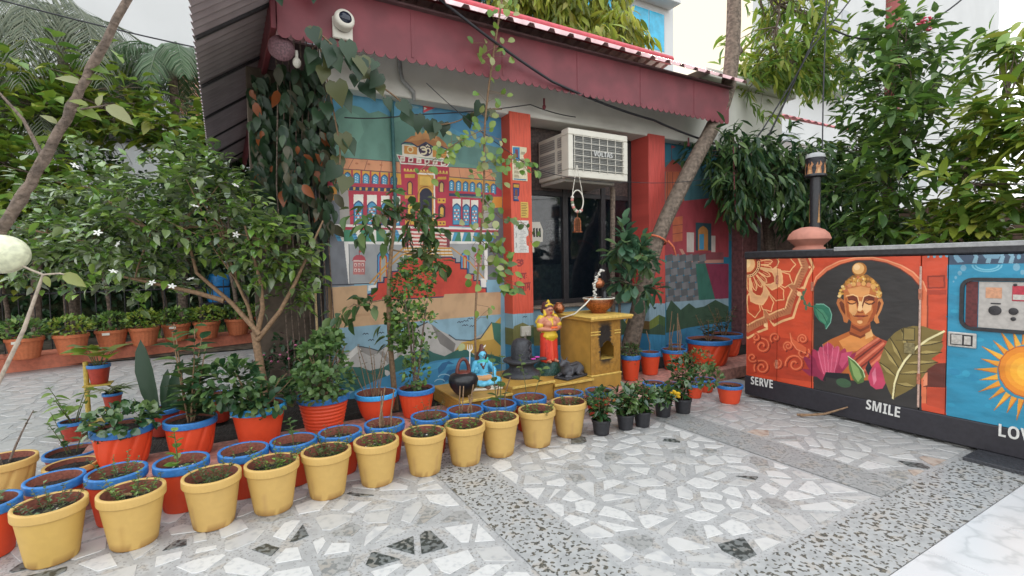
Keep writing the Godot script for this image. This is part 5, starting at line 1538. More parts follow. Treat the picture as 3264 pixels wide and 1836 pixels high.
func garden_left() -> void:
	# soil strip, back hedge and fence of the garden
	var g := MB.new()
	sheet(g, -14, -22, 8, -10.5, 0.02)
	struct("garden_soil", g, M.earth)
	var lawn := MB.new()
	sheet(lawn, -1.5, -20, 6, -13.0, 0.03)
	struct("lawn", lawn, mat("lawn", Color(0.10, 0.15, 0.05), 0.9, 0.3, 2.0, 0.8))
	var gl := []
	for i in 2500:
		gl.append([leaf_xf(V(rv(-1.5, 6), 0.03, rv(-17, -13.0)), V(rv(-0.4, 0.4), 1, rv(-0.4, 0.4)), V(0, 0, 1), rv(0.05, 0.12)), rng.randi() % 4])
	var gn := thing("lawn_grass", "short green grass of the lawn beyond the iron fence", "grass")
	gn.set_meta("kind", "stuff")
	foliage(gn, gl, "lance", LIGHT)
	# iron fence
	var fe := thing("iron_fence", "low black iron fence behind the terracotta planters", "fence")
	for e in [0.45, 1.15]:
		var mb := MB.new()
		mb.tube([V(-6.0, e, -11.4), V(-2.4, e, -11.5), V(0.8, e, -12.3), V(3.4, e, -13.0)], 0.02, 6)
		obj("rail", mb.done(), M.black_metal, fe)
	for k in 46:
		var x := -5.8 + k * 0.2
		var z := -11.4 - maxf(0.0, (x + 2.4)) * 0.25 - 0.02
		var mb := MB.new()
		mb.tube([V(x, 0.02, z), V(x, 1.3, z)], 0.009, 5)
		obj("bar", mb.done(), M.black_metal, fe)
	# big white-flowered shrub in the planting bed
	var t := tree("flowering_shrub", "large glossy shrub with tan stems and white pinwheel flowers in the bed", "shrub", "", [V(0.30, 0.13, -4.80), V(0.26, 0.6, -4.86), V(0.22, 0.95, -4.92)], [0.045, 0.035, 0.03], [[V(-0.1, 2.10, -5.1), V(0.55, 0.40, 0.5), 56, 15], [V(0.35, 1.75, -4.85), V(0.5, 0.36, 0.4), 46, 15], [V(-0.62, 1.85, -5.3), V(0.55, 0.40, 0.55), 56, 15], [V(0.55, 1.42, -4.95), V(0.30, 0.30, 0.3), 22, 14], [V(-0.95, 2.2, -5.9), V(0.5, 0.45, 0.5), 44, 15], [V(-1.05, 1.7, -5.7), V(0.5, 0.4, 0.5), 44, 14], [V(-0.15, 2.45, -5.6), V(0.45, 0.28, 0.4), 36, 15], [V(-0.65, 1.45, -5.3), V(0.45, 0.2, 0.4), 22, 12], [V(-1.5, 1.9, -6.0), V(0.5, 0.5, 0.5), 36, 13]], "ovate", 0.098, LIGHT + [Color(0.15, 0.21, 0.08), Color(0.18, 0.24, 0.09), Color(0.17, 0.20, 0.12), Color(0.09, 0.14, 0.07)], {"wood": "twig", "limb": 0.018, "cluster": 0.17, "keep": 300, "mat": "glossy_leaf", "flutter": 0.5, "twigs": 0.15, "flat": 0.6})
	for k in 16:
		var fb := MB.new()
		fb.tint = Color(0.72, 0.71, 0.66)
		for q in 5:
			var a := TAU * q / 5
			fb.ball(V(cos(a) * 0.017, 0, sin(a) * 0.017), V(0.016, 0.003, 0.008), 6, 4, Basis(Vector3.UP, -a))
		var o := obj("flower", fb.done(), M.petal, t)
		o.position = V(rv(-1.3, 0.3), rv(1.2, 2.5), rv(-0.35, 0.35))
		o.rotation = V(rv(0.3, 1.3), rv(-1, 1), 0)
	# thin pale stems of the shrub rising through it
	var mb: MB
	for e in [[V(-0.04, 0.8, -0.06), V(-0.5, 1.35, -0.4), V(-0.6, 1.9, -0.5)], [V(-0.06, 0.8, -0.1), V(-0.02, 1.25, 0.0), V(-0.12, 1.75, -0.1)], [V(-0.06, 0.75, -0.08), V(0.25, 1.25, 0.05), V(0.5, 1.8, 0.05)], [V(-0.3, 1.1, -0.25), V(-0.75, 1.25, -0.4), V(-1.1, 1.35, -0.5)]]:
		mb = MB.new()
		mb.tube([e[0], e[0].lerp(e[1], 0.5) + V(0.03, 0, 0), e[1], e[2]], [0.024, 0.02, 0.016, 0.008], 7)
		obj("stem", mb.done(), M.twig, t)
	# lighter broad-leaved tree further left
	tree("broadleaf_tree", "light green broad-leaved tree filling the left edge below the palms", "tree", "", [V(-2.9, 0.0, -11.8), V(-2.8, 1.9, -11.8), V(-2.4, 3.4, -11.8)], [0.08, 0.07, 0.06], [[V(-2.2, 5.1, -12.0), V(1.6, 0.5, 0.8), 30, 8], [V(-1.5, 4.35, -11.8), V(1.3, 0.65, 1.0), 50, 9], [V(-2.8, 4.4, -11.8), V(1.1, 0.7, 1.0), 48, 9], [V(-0.7, 4.0, -11.5), V(0.9, 0.55, 0.8), 30, 10], [V(-3.4, 3.4, -11.5), V(1.1, 0.9, 0.8), 40, 10], [V(-2.5, 3.1, -11.0), V(1.1, 0.8, 0.8), 36, 10], [V(-3.3, 2.0, -11.2), V(1.0, 0.8, 0.8), 26, 10]], "ovate", 0.28, LIGHT + LIME, {"cluster": 0.40, "limb": 0.04, "keep": 200, "wood": "bark_grey", "flat": 0.4, "flutter": 0.35})
	palm("tall grey-green palm with drooping fronds at the upper left", V(-2.7, 0, -13.4), V(-2.65, 6.6, -13.4), 18, 2.7, [Color(0.14, 0.16, 0.10), Color(0.18, 0.20, 0.13), Color(0.10, 0.13, 0.08)], 0.95)
	palm("dark green palm beside the sheet-roofed lean-to", V(-0.8, 0, -12.6), V(-0.75, 5.9, -12.6), 16, 1.6, [Color(0.05, 0.11, 0.04), Color(0.07, 0.13, 0.05), Color(0.12, 0.16, 0.09)], 0.85)
	palm("greyish palm with hanging leaf tips at the left edge", V(-3.9, 0, -13.2), V(-3.5, 5.1, -13.0), 16, 2.3, [Color(0.14, 0.16, 0.10), Color(0.17, 0.19, 0.13)], 1.0)
	# garden trees with slim trunks behind the planters
	var spots := [[-4.6, -12.2, 2.6, "slim dark tree at the far left of the garden"], [-3.5, -12.6, 2.7, "slim dark tree behind the second planter"], [-2.7, -12.9, 2.2, "slim dark tree behind the third and fourth planters"], [-2.0, -12.4, 2.4, "slim dark tree left of the garden's middle"], [-1.2, -13.2, 2.1, "slim dark tree at the middle of the garden"], [-0.5, -12.7, 2.3, "slim dark tree right of the garden's middle"], [0.4, -13.6, 2.6, "dark tree beside the iron fence's bend"], [0.15, -11.9, 3.3, "taller dark tree next to the hall's side wall"]]
	for i in spots.size():
		var e: Array = spots[i]
		var b := V(e[0], 0.02, e[1])
		tree("garden_tree", e[3], "tree", "dark garden trees", [b, b + V(rv(-0.1, 0.1), 0.8, 0), b + V(rv(-0.15, 0.15), 1.7, rv(-0.1, 0.1))], [0.045, 0.04, 0.03], [[b + V(0, e[2], 0), V(0.95, 0.65, 0.7), 40, 15], [b + V(rv(-0.5, 0.5), e[2] + 0.8, 0), V(0.8, 0.6, 0.7), 30, 15], [b + V(rv(-0.4, 0.4), e[2] - 0.7, 0.1), V(0.6, 0.4, 0.5), 14, 12]], "ovate", 0.16, DARK + GREEN, {"cluster": 0.3, "limb": 0.02, "wood": "bark_grey", "keep": 0})
	var hd := thing("back_hedge", "dense dark hedge closing the garden at the back", "hedge")
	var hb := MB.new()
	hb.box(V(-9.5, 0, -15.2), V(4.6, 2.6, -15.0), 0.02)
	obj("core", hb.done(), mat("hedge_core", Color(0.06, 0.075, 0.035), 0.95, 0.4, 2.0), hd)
	var hl := []
	for i in 5200:
		hl.append([leaf_xf(V(rv(-9.5, 4.6), rv(0.0, 2.9), rv(-15.0, -14.5)), rdir(-0.2), V(0, 1, 0.6) + rdir() * 0.5, rv(0.12, 0.24)), rng.randi() % 4])
	foliage(hd, hl, "ovate", DARK)
	# blue drum, yellow posts and the dark post by the hall corner
	mb = MB.new()
	mb.lathe(Vector3.ZERO, [Vector2(0.20, 0), Vector2(0.22, 0.05), Vector2(0.22, 0.3), Vector2(0.20, 0.34), Vector2(0.22, 0.38), Vector2(0.22, 0.55), Vector2(0.19, 0.62), Vector2(0.0005, 0.63)], 22)
	var dr := single("blue_drum", "blue plastic drum beyond the iron fence", "drum", mb, mat("drum_blue", Color(0.02, 0.22, 0.55), 0.5, 0.1, 3.0))
	dr.position = V(-0.10, 0.80, -12.9)
	var tb := thing("garden_table", "low dark table under the blue drum", "table", V(-0.1, 0.031, -12.9))
	part(tb, "top", M.dark_frame, V(-0.35, 0.72, -0.3), V(0.35, 0.768, 0.3), 0.006)
	for e in [[-0.3, -0.25], [0.3, -0.25], [-0.3, 0.25], [0.3, 0.25]]:
		part(tb, "leg", M.dark_frame, V(e[0] - 0.025, 0, e[1] - 0.025), V(e[0] + 0.025, 0.7195, e[1] + 0.025), 0.003)
	for e in [[0.50, -7.0, "yellow painted post with orange bands by the hall's side"], [0.66, -7.4, "second yellow painted post, nearer the side wall"]]:
		var yp := thing("yellow_post", e[2], "post", V(e[0], 0.0, e[1]), 0.0, "yellow posts by the side wall")
		mb = MB.new()
		mb.lathe(Vector3.ZERO, [Vector2(0.09, 0), Vector2(0.09, 0.04), Vector2(0.06, 0.06), Vector2(0.06, 1.05), Vector2(0.085, 1.08), Vector2(0.085, 1.12), Vector2(0.0005, 1.14)], 16)
		obj("shaft", mb.done(), mat("post_yellow", Color(0.55, 0.36, 0.03), 0.55, 0.12, 5.0), yp)
		for y in [0.3, 0.62, 0.9]:
			mb = MB.new()
			mb.lathe(V(0, y, 0), [Vector2(0.062, 0), Vector2(0.068, 0.02), Vector2(0.062, 0.05)], 16)
			obj("band", mb.done(), M.orange_kerb, yp)
	mb = MB.new()
	mb.tube([V(0.82, 0.1, -5.35), V(0.83, 1.2, -5.35), V(0.85, 3.5, -5.36)], 0.045, 8)
	single("dark_post", "dark post standing at the hall's left corner", "post", mb, M.black_metal)
	mb = MB.new()
	mb.tube([V(0.78, 0.15, -5.12), V(0.77, 1.28, -5.14)], [0.014, 0.012], 6)
	single("bamboo_stake", "short pale bamboo stake in front of the dark post", "stake", mb, mat("bamboo", Color(0.45, 0.33, 0.17), 0.6, 0.2, 6.0))
	# flowering plants with pink blooms near the yellow posts
	var mp := tree("pink_flower_shrub", "low dark shrub with tiny pink blooms beside the yellow posts", "shrub", "", [V(0.55, 0.12, -5.3), V(0.55, 0.35, -5.3)], [0.02, 0.015], [[V(0.5, 0.62, -5.3), V(0.28, 0.22, 0.2), 22, 14]], "ovate", 0.07, DARK + [Color(0.10, 0.03, 0.05)], {"cluster": 0.1, "limb": 0.008, "keep": 60})
	for k in 10:
		var pb := MB.new()
		pb.tint = Color(0.60, 0.16, 0.30)
		pb.ball(Vector3.ZERO, V(0.014, 0.01, 0.014), 6, 4)
		obj("flower", pb.done(), M.petal, mp).position = V(rv(-0.3, 0.2), rv(0.45, 0.72), rv(0.0, 0.25))
	# branch close to the eye
	var br := thing("near_branch", "thick brown branch slanting across the upper left corner close to the viewer", "branch", V(-0.78, 1.3, -2.62))
	mb = MB.new()
	var bp := [V(-0.25, -0.05, -0.26), V(-0.018, 0.313, -0.165), V(0.09, 0.50, -0.115), V(0.175, 0.66, -0.072), V(0.28, 0.866, -0.022), V(0.37, 1.056, 0.021), V(0.56, 1.44, 0.11)]
	var sm := []
	var sr := []
	for i in bp.size() - 1:
		for k in 5:
			sm.append(bp[i].lerp(bp[i + 1], k / 5.0) + V(rv(-1, 1), rv(-1, 1), rv(-1, 1)) * 0.004)
			sr.append(lerpf(0.024, 0.014, (i + k / 5.0) / 6.0) * (1.18 if k == 0 else 1.0))
	mb.tube(sm, sr, 10)
	mb.tube([V(0.175, 0.66, -0.072), V(0.11, 0.82, -0.117), V(0.03, 0.93, -0.168)], [0.008, 0.006, 0.004], 6)
	mb.tube([V(0.28, 0.85, -0.022), V(0.34, 0.86, 0.02), V(0.405, 0.872, 0.051)], [0.005, 0.004, 0.003], 6)
	obj("branch", mb.done(), M.bark, br)
	var lv := []
	for e in [[0.40, 0.87, 0.05, 0.9, -0.6, 0.11], [0.34, 0.87, 0.02, -0.5, 0.1, 0.06], [0.37, 0.87, 0.03, 0.3, 0.9, 0.05], [0.30, 0.86, -0.0, 0.7, -0.3, 0.09], [0.23, 0.80, -0.04, -0.5, 0.3, 0.055], [0.33, 0.98, 0.01, 0.9, 0.15, 0.07], [0.32, 0.96, 0.0, -0.9, 0.15, 0.08], [0.35, 1.02, 0.02, 0.8, -0.1, 0.07]]:
		lv.append([leaf_xf(V(e[0], e[1], e[2]), V(e[3], e[4], 0.25), V(-0.1, 0.5, 0.8), e[5]), rng.randi() % 4])
	foliage(br, lv, "ovate", [Color(0.16, 0.22, 0.04), Color(0.20, 0.24, 0.06), Color(0.10, 0.17, 0.03), Color(0.25, 0.26, 0.12)], 8)
	# pale twig with a round green fruit at the left edge
	var tw := thing("fruit_twig", "pale twig bearing a large round whitish-green fruit at the left edge", "twig", V(-0.81, 1.05, -2.75))
	mb = MB.new()
	mb.tube([V(0.0, -0.08, 0.10), V(0.044, 0.018, 0.128), V(0.144, 0.236, 0.175), V(0.216, 0.445, 0.205)], [0.008, 0.0075, 0.007, 0.005], 8)
	mb.tube([V(0.216, 0.445, 0.205), V(0.18, 0.462, 0.18), V(0.15, 0.478, 0.16)], 0.004, 6)
	mb.tube([V(0.216, 0.445, 0.205), V(0.271, 0.449, 0.237), V(0.285, 0.445, 0.245)], [0.004, 0.0035, 0.002], 6)
	obj("twig", mb.done(), mat("twig_pale", Color(0.34, 0.28, 0.22), 0.7, 0.2, 8.0), tw)
	mb = MB.new()
	mb.ball(V(0.085, 0.526, 0.129), V(0.082, 0.074, 0.08), 24, 16)
	obj("fruit", mb.done(), mat("fruit_green", Color(0.56, 0.57, 0.40), 0.3, 0.22, 5.0), tw)
	lv = []
	for e in [[0.28, 0.447, 0.24, 1.0, -0.7, 0.085], [0.222, 0.44, 0.21, 0.3, -1.0, 0.045]]:
		lv.append([leaf_xf(V(e[0], e[1], e[2]), V(e[3], e[4], 0.2), V(-0.1, 0.4, 0.9), e[5]), 0])
	foliage(tw, lv, "ovate", [Color(0.24, 0.27, 0.08)], 2)

func hang_vine(t: Node3D, pts: Array, r: float, n: int, kind: String, l: float, pal: Array, keep: int, mname := "leaf", spread := 0.1) -> void:
	var mb := MB.new()
	var sm := []
	for i in pts.size() - 1:
		for k in 5:
			sm.append(pts[i].cubic_interpolate(pts[i + 1], pts[maxi(i - 1, 0)], pts[mini(i + 2, pts.size() - 1)], k / 5.0))
	sm.append(pts[-1])
	mb.tube(sm, r, 6)
	var lv := []
	for k in n:
		var u := rng.randf() * (sm.size() - 1.001)
		var p: Vector3 = sm[int(u)].lerp(sm[int(u) + 1], u - int(u))
		var o := V(rv(-1, 1), rv(-0.6, 0.4), rv(-0.3, 1)).normalized() * rv(0.2, 1.0) * spread
		mb.tube([p, p + o * 0.6 + V(0, 0.01, 0), p + o], 0.002, 4, false)
		lv.append([leaf_xf(p + o, V(rv(-0.5, 0.5), -0.8 if kind == "heart" else rv(-0.6, 0.5), rv(0.0, 0.4)), V(rv(-0.5, 0.5), 0.3, 1), l * rv(0.65, 1.2)), rng.randi() % pal.size()])
	obj("vine_stem", mb.done(), M.twig, t)
	foliage(t, lv, kind, pal, keep, mname)

func vines_and_small_trees() -> void:
	# dense creeper filling the corner under the lean-to
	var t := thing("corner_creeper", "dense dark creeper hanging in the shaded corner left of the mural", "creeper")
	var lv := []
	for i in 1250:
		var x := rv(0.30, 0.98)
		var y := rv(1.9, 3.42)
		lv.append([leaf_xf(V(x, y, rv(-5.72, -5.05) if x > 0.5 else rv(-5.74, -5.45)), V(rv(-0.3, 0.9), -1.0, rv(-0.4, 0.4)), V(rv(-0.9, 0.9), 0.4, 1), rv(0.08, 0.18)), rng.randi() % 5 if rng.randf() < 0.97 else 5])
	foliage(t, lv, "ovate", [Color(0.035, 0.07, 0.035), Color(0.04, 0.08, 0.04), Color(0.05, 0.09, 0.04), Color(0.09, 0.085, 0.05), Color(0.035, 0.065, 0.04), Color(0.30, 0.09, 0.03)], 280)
	for k in 9:
		var mb := MB.new()
		var x := 0.5 + k * 0.055
		mb.tube([V(x, 3.9, -5.2), V(x + 0.02, 3.2, -5.25), V(x - 0.02, 2.3, -5.3), V(x + 0.03, 0.2, -5.2)], 0.007, 5)
		obj("vine_stem", mb.done(), M.bark, t)
	# heart-leaved vine trailing along the beam
	t = thing("heart_leaf_vine", "vine of large dark heart-shaped leaves trailing from the eave across the beam", "vine")
	var hd := [Color(0.03, 0.065, 0.035), Color(0.04, 0.08, 0.04), Color(0.028, 0.06, 0.035), Color(0.10, 0.11, 0.04)]
	hang_vine(t, [V(0.78, 3.48, -4.5), V(0.98, 3.34, -4.52), V(1.15, 3.25, -4.6), V(1.55, 3.10, -4.75), V(1.75, 2.92, -4.9)], 0.008, 22, "heart", 0.17, hd, 22, "leaf", 0.18)
	hang_vine(t, [V(0.80, 3.4, -4.6), V(0.92, 2.95, -4.75), V(1.0, 2.55, -4.9), V(0.95, 2.3, -4.95)], 0.007, 13, "heart", 0.19, hd, 13, "leaf", 0.15)
	hang_vine(t, [V(1.75, 2.92, -4.9), V(2.15, 3.0, -4.85), V(2.42, 3.15, -4.8), V(2.7, 3.2, -4.8)], 0.007, 11, "heart", 0.15, hd, 11, "leaf", 0.15)
	hang_vine(t, [V(0.45, 3.75, -4.45), V(0.60, 3.9, -4.42), V(0.76, 3.92, -4.40)], 0.007, 7, "heart", 0.20, [Color(0.03, 0.07, 0.04), Color(0.04, 0.09, 0.05)], 10, "leaf", 0.12)
	# thin climber rising before the mural
	t = thing("pale_climber", "thin climber with pale green leaves rising before the mural's right side", "climber")
	hang_vine(t, [V(2.19, 0.16, -4.52), V(2.18, 0.95, -4.5), V(2.30, 1.7, -4.6), V(2.36, 2.3, -4.6), V(2.42, 3.0, -4.66), V(2.46, 3.7, -4.5), V(2.47, 4.2, -4.3)], 0.011, 110, "round", 0.085, LIGHT + [Color(0.34, 0.36, 0.16), Color(0.24, 0.28, 0.09)], 110, "leaf", 0.26)
	hang_vine(t, [V(2.36, 2.55, -4.6), V(2.55, 2.60, -4.6), V(2.80, 2.62, -4.6), V(2.98, 2.50, -4.65)], 0.004, 26, "round", 0.08, LIGHT + [Color(0.28, 0.30, 0.12)], 26, "leaf", 0.12)
	hang_vine(t, [V(2.34, 2.2, -4.6), V(2.62, 2.0, -4.7), V(2.92, 1.95, -4.72), V(3.02, 1.75, -4.75)], 0.004, 20, "round", 0.08, GREEN + LIGHT, 20, "leaf", 0.10)
	hang_vine(t, [V(2.30, 1.75, -4.55), V(2.48, 1.6, -4.6), V(2.58, 1.4, -4.62), V(2.66, 1.2, -4.65)], 0.004, 40, "ovate", 0.13, GREEN + LIGHT, 40, "leaf", 0.17)
	hang_vine(t, [V(2.38, 2.9, -4.62), V(2.1, 2.75, -4.62), V(1.9, 2.6, -4.65), V(1.72, 2.45, -4.7)], 0.004, 34, "round", 0.085, LIGHT + [Color(0.34, 0.36, 0.16)], 34, "leaf", 0.16)
	# sapling in front of the temple picture
	t = tree("young_tree", "slender young tree with drooping leaves in front of the temple mural", "tree", "", [V(1.38, 0.13, -4.62), V(1.34, 0.9, -4.62), V(1.36, 1.5, -4.62), V(1.45, 2.1, -4.62)], [0.028, 0.024, 0.02, 0.012], [[V(1.55, 1.95, -4.6), V(0.36, 0.28, 0.2), 15, 7], [V(1.25, 1.95, -4.6), V(0.30, 0.25, 0.2), 9, 6], [V(1.75, 1.6, -4.6), V(0.2, 0.2, 0.15), 8, 7], [V(1.05, 1.15, -4.6), V(0.22, 0.16, 0.15), 6, 6], [V(1.45, 0.95, -4.58), V(0.16, 0.2, 0.12), 6, 5]], "ovate", 0.13, GREEN + [Color(0.10, 0.13, 0.05), Color(0.07, 0.12, 0.06)], {"cluster": 0.14, "limb": 0.010, "wood": "twig", "keep": 300, "droop": 0.5})
	# fleshy-leaved plant growing by the leaning trunk
	tree("fleshy_leaf_shrub", "shrub of large fleshy blue-green leaves before the leaning trunk", "shrub", "", [V(4.25, 0.13, -4.62), V(4.20, 0.6, -4.60), V(4.15, 1.0, -4.55)], [0.02, 0.018, 0.016], [[V(4.10, 1.72, -4.42), V(0.26, 0.20, 0.16), 9, 9], [V(4.33, 1.55, -4.25), V(0.22, 0.15, 0.14), 8, 9], [V(4.08, 1.28, -4.38), V(0.26, 0.12, 0.16), 6, 9], [V(4.30, 1.22, -4.32), V(0.18, 0.1, 0.12), 4, 8]], "obovate", 0.19, [Color(0.08, 0.17, 0.10), Color(0.12, 0.23, 0.13), Color(0.06, 0.14, 0.08), Color(0.16, 0.25, 0.10)], {"cluster": 0.09, "limb": 0.014, "wood": "bark_grey", "keep": 300, "flutter": 0.3})

func trees_right() -> void:
	# leaning tree by the right pillar
	var t := tree("leaning_tree", "leaning grey-barked tree rising past the hall's right eave", "tree", "", [V(4.46, 0.12, -4.78), V(4.56, 0.55, -4.76), V(4.98, 1.77, -4.74), V(5.60, 2.76, -4.72), V(6.28, 3.75, -4.70), V(6.46, 4.6, -4.68), V(6.46, 5.9, -4.66)], [0.125, 0.108, 0.10, 0.098, 0.106, 0.098, 0.085], [[V(8.2, 5.6, -4.9), V(1.1, 0.6, 0.7), 44, 12], [V(7.7, 4.6, -4.9), V(0.9, 0.6, 0.7), 50, 12], [V(8.4, 4.75, -4.9), V(0.9, 0.5, 0.7), 50, 12], [V(7.3, 4.2, -5.2), V(0.6, 0.4, 0.5), 24, 12], [V(9.3, 4.9, -4.9), V(0.8, 0.5, 0.7), 40, 12]], "lance", 0.22, LIME + LIGHT, {"mat": "sunlit_leaf", "cluster": 0.3, "limb": 0.035, "wood": "bark_grey", "sides": 14, "keep": 160, "droop": 0.35})
	var mb := MB.new()
	mb.tube([V(2.04, 4.33, 0.1), V(2.14, 4.45, 0.1), V(2.2, 4.42, 0.1)], [0.06, 0.055, 0.03], 8)
	obj("stub", mb.done(), M.bark_grey, t)
	mb = MB.new()
	var rp := []
	for k in 13:
		var a := TAU * k / 12
		rp.append(V(4.98 + cos(a) * 0.125, 1.80 + cos(a) * -0.06, -4.74 + sin(a) * 0.125))
	mb.tube(rp, 0.014, 6)
	mb.tube([V(5.05, 1.78, -4.61), V(5.12, 1.70, -4.58), V(5.16, 1.58, -4.57)], [0.016, 0.014, 0.005], 6)
	single("orange_cloth_band", "orange cloth band tied round the leaning trunk", "cloth", mb, mat("orange_cloth", Color(0.60, 0.15, 0.07), 0.9, 0.2, 8.0))
	# dark mango-like tree past the hall's right end
	tree("dark_tree", "dark long-leaved tree hanging over the hall's right end", "tree", "", [V(7.95, 0.0, -5.0), V(7.9, 1.6, -5.0), V(7.6, 2.8, -5.0)], [0.10, 0.09, 0.06], [[V(6.7, 3.1, -4.75), V(0.8, 0.5, 0.5), 46, 14], [V(7.3, 2.75, -4.6), V(0.8, 0.55, 0.6), 50, 14], [V(6.5, 2.55, -4.65), V(0.5, 0.35, 0.35), 20, 14], [V(8.1, 2.85, -4.6), V(0.8, 0.5, 0.6), 50, 14], [V(7.9, 2.2, -4.3), V(0.8, 0.5, 0.6), 44, 14], [V(9.0, 2.6, -4.4), V(0.8, 0.7, 0.7), 54, 14], [V(8.4, 1.6, -3.8), V(0.9, 0.5, 0.6), 40, 14], [V(9.7, 3.0, -4.6), V(0.9, 0.5, 0.7), 44, 14]], "lance", 0.21, DARK + GREEN, {"cluster": 0.28, "limb": 0.03, "droop": 0.6, "keep": 200})
	# broad-leaved shrubs behind the generator
	var sp := [[V(7.9, 0, -3.2), V(7.6, 2.2, -3.1), V(7.55, 2.5, -3.15), "leafy shrub straight behind the exhaust stack"], [V(7.8, 0, -2.2), V(7.5, 2.6, -2.4), V(7.4, 2.3, -2.2), "large-leaved shrub behind the middle of the generator"], [V(7.9, 0, -1.4), V(7.7, 2.6, -1.5), V(7.6, 2.6, -1.6), "large-leaved shrub at the right edge behind the generator"]]
	for i in 3:
		var e: Array = sp[i]
		var c: Vector3 = e[2]
		tree("generator_shrub", e[3], "shrub", "shrubs behind the generator", [e[0], e[0].lerp(e[1], 0.5) + V(0.05, 0, 0), e[1]], [0.05, 0.04, 0.03], [[c, V(0.8, 0.5, 0.65), 26, 12], [c + V(0.2, 0.75, 0.1), V(0.8, 0.5, 0.65), 19, 11], [c + V(0, -0.6, 0), V(0.65, 0.4, 0.55), 30, 13], [c + V(0.5, 1.5, 0.2 * i), V(0.8, 0.5, 0.7), 17, 12], [c + V(-0.1, 0.4, 0.3), V(0.5, 0.4, 0.5), 16, 12]], "elliptic", 0.23, [LIGHT + GREEN, LIGHT + LIME, LIME + LIGHT][i], {"cluster": 0.26, "limb": 0.022, "keep": 170, "flat": 0.55, "flutter": 0.45, "twigs": 0.4})
	tree("bougainvillea", "bougainvillea with pink blooms climbing the striped pole", "shrub", "", [V(8.6, 0, -3.6), V(8.6, 2.2, -3.6), V(8.5, 3.8, -3.5)], [0.05, 0.04, 0.03], [[V(8.3, 4.5, -3.3), V(0.8, 0.5, 0.6), 44, 12], [V(8.2, 3.7, -3.5), V(0.8, 0.5, 0.6), 40, 12], [V(8.9, 3.2, -4.2), V(0.8, 0.5, 0.6), 34, 12]], "ovate", 0.15, LIGHT + GREEN, {"cluster": 0.26, "limb": 0.02, "keep": 100, "flat": 0.5, "flutter": 0.4, "twigs": 0.5})
	for e in [[8.02, 4.55, -3.02], [8.10, 4.60, -3.0], [8.16, 4.52, -2.98]]:
		var fb := MB.new()
		for k in 14:
			fb.tint = Color(0.60, 0.10, 0.16) * rv(0.8, 1.2)
			var d := rdir()
			fb.ball(d * 0.045, V(0.022, 0.012, 0.022), 6, 4, Basis(Vector3.UP, rv(0, TAU)))
		var o := single("pink_bloom", "cluster of pink blooms high on the striped pole, " + ("left" if e[0] < 8.05 else ("middle" if e[0] < 8.13 else "right")) + " of three", "flower", fb, M.petal, "pink blooms by the pole")
		o.position = V(e[0], e[1], e[2])
	# utility pole, red above and grey below
	var pl := thing("utility_pole", "tall utility pole painted red above and grey below behind the right shrubs", "pole", V(9.0, 0, -3.75))
	mb = MB.new()
	mb.tube([V(0, 0, 0), V(0, 3.55, 0)], 0.10, 14)
	obj("lower_pole", mb.done(), M.grey_metal, pl)
	mb = MB.new()
	mb.tube([V(0, 3.551, 0), V(0, 7.0, 0)], 0.099, 14)
	obj("upper_pole", mb.done(), mat("pole_red", Color(0.30, 0.07, 0.065), 0.6, 0.15, 2.0), pl)
	# dark boundary wall and hedge behind the generator
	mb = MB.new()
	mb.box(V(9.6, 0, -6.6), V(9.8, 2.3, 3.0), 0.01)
	single("boundary_wall", "brownish boundary wall in the shade behind the generator shrubs", "wall", mb, mat("old_brick_wall", Color(0.22, 0.14, 0.11), 0.85, 0.2, 1.0))  # shade behind the shrubs is put into this dark brown
	# trees behind the hall roof
	tree("yellow_green_tree", "sunlit yellow-green mango tree hanging over the hall roof", "tree", "", [V(6.9, 0, -10.4), V(6.9, 4, -10.4), V(6.8, 6.4, -10.2), V(6.7, 8.5, -10.0)], [0.16, 0.14, 0.12, 0.08], [[V(7.3, 7.1, -9.6), V(1.3, 0.7, 0.8), 60, 16], [V(6.9, 6.3, -9.4), V(0.9, 0.5, 0.6), 34, 16], [V(8.2, 7.0, -9.4), V(0.8, 0.9, 0.7), 40, 16], [V(6.1, 7.3, -9.6), V(0.8, 0.6, 0.6), 34, 16], [V(7.6, 8.3, -9.6), V(1.6, 0.7, 0.8), 50, 16], [V(7.0, 6.0, -8.4), V(0.9, 0.5, 0.5), 40, 16], [V(7.9, 6.6, -8.6), V(0.6, 0.6, 0.5), 34, 16]], "lance", 0.36, [Color(0.34, 0.40, 0.05), Color(0.42, 0.44, 0.07), Color(0.26, 0.33, 0.04)] + YELLOWISH, {"cluster": 0.36, "limb": 0.05, "droop": 1.1, "keep": 260, "mat": "sunlit_leaf"})
	tree("fine_leaved_tree", "dark feathery tree rising behind the hall roof's middle", "tree", "", [V(5.7, 0, -11.4), V(5.7, 4, -11.4), V(5.6, 6.2, -11.3), V(5.6, 9.0, -11.2)], [0.17, 0.16, 0.15, 0.12], [[V(5.1, 7.6, -10.9), V(1.0, 0.7, 0.8), 60, 26], [V(6.2, 7.7, -10.8), V(0.9, 0.8, 0.8), 56, 26], [V(5.6, 8.6, -10.8), V(1.3, 0.6, 0.8), 50, 26]], "lance", 0.13, DARK + [Color(0.05, 0.09, 0.05)], {"cluster": 0.34, "limb": 0.05, "droop": 0.5})

func cable(label: String, pts: Array, r: float, sag: float) -> void:
	var mb := MB.new()
	var sm := []
	for i in pts.size() - 1:
		for k in 10:
			var u := k / 10.0
			sm.append(pts[i].lerp(pts[i + 1], u) - V(0, sag * 4.0 * u * (1.0 - u), 0))
	sm.append(pts[-1])
	mb.tube(sm, r, 6)
	single("overhead_cable", label, "cable", mb, M.cable, "overhead cables")

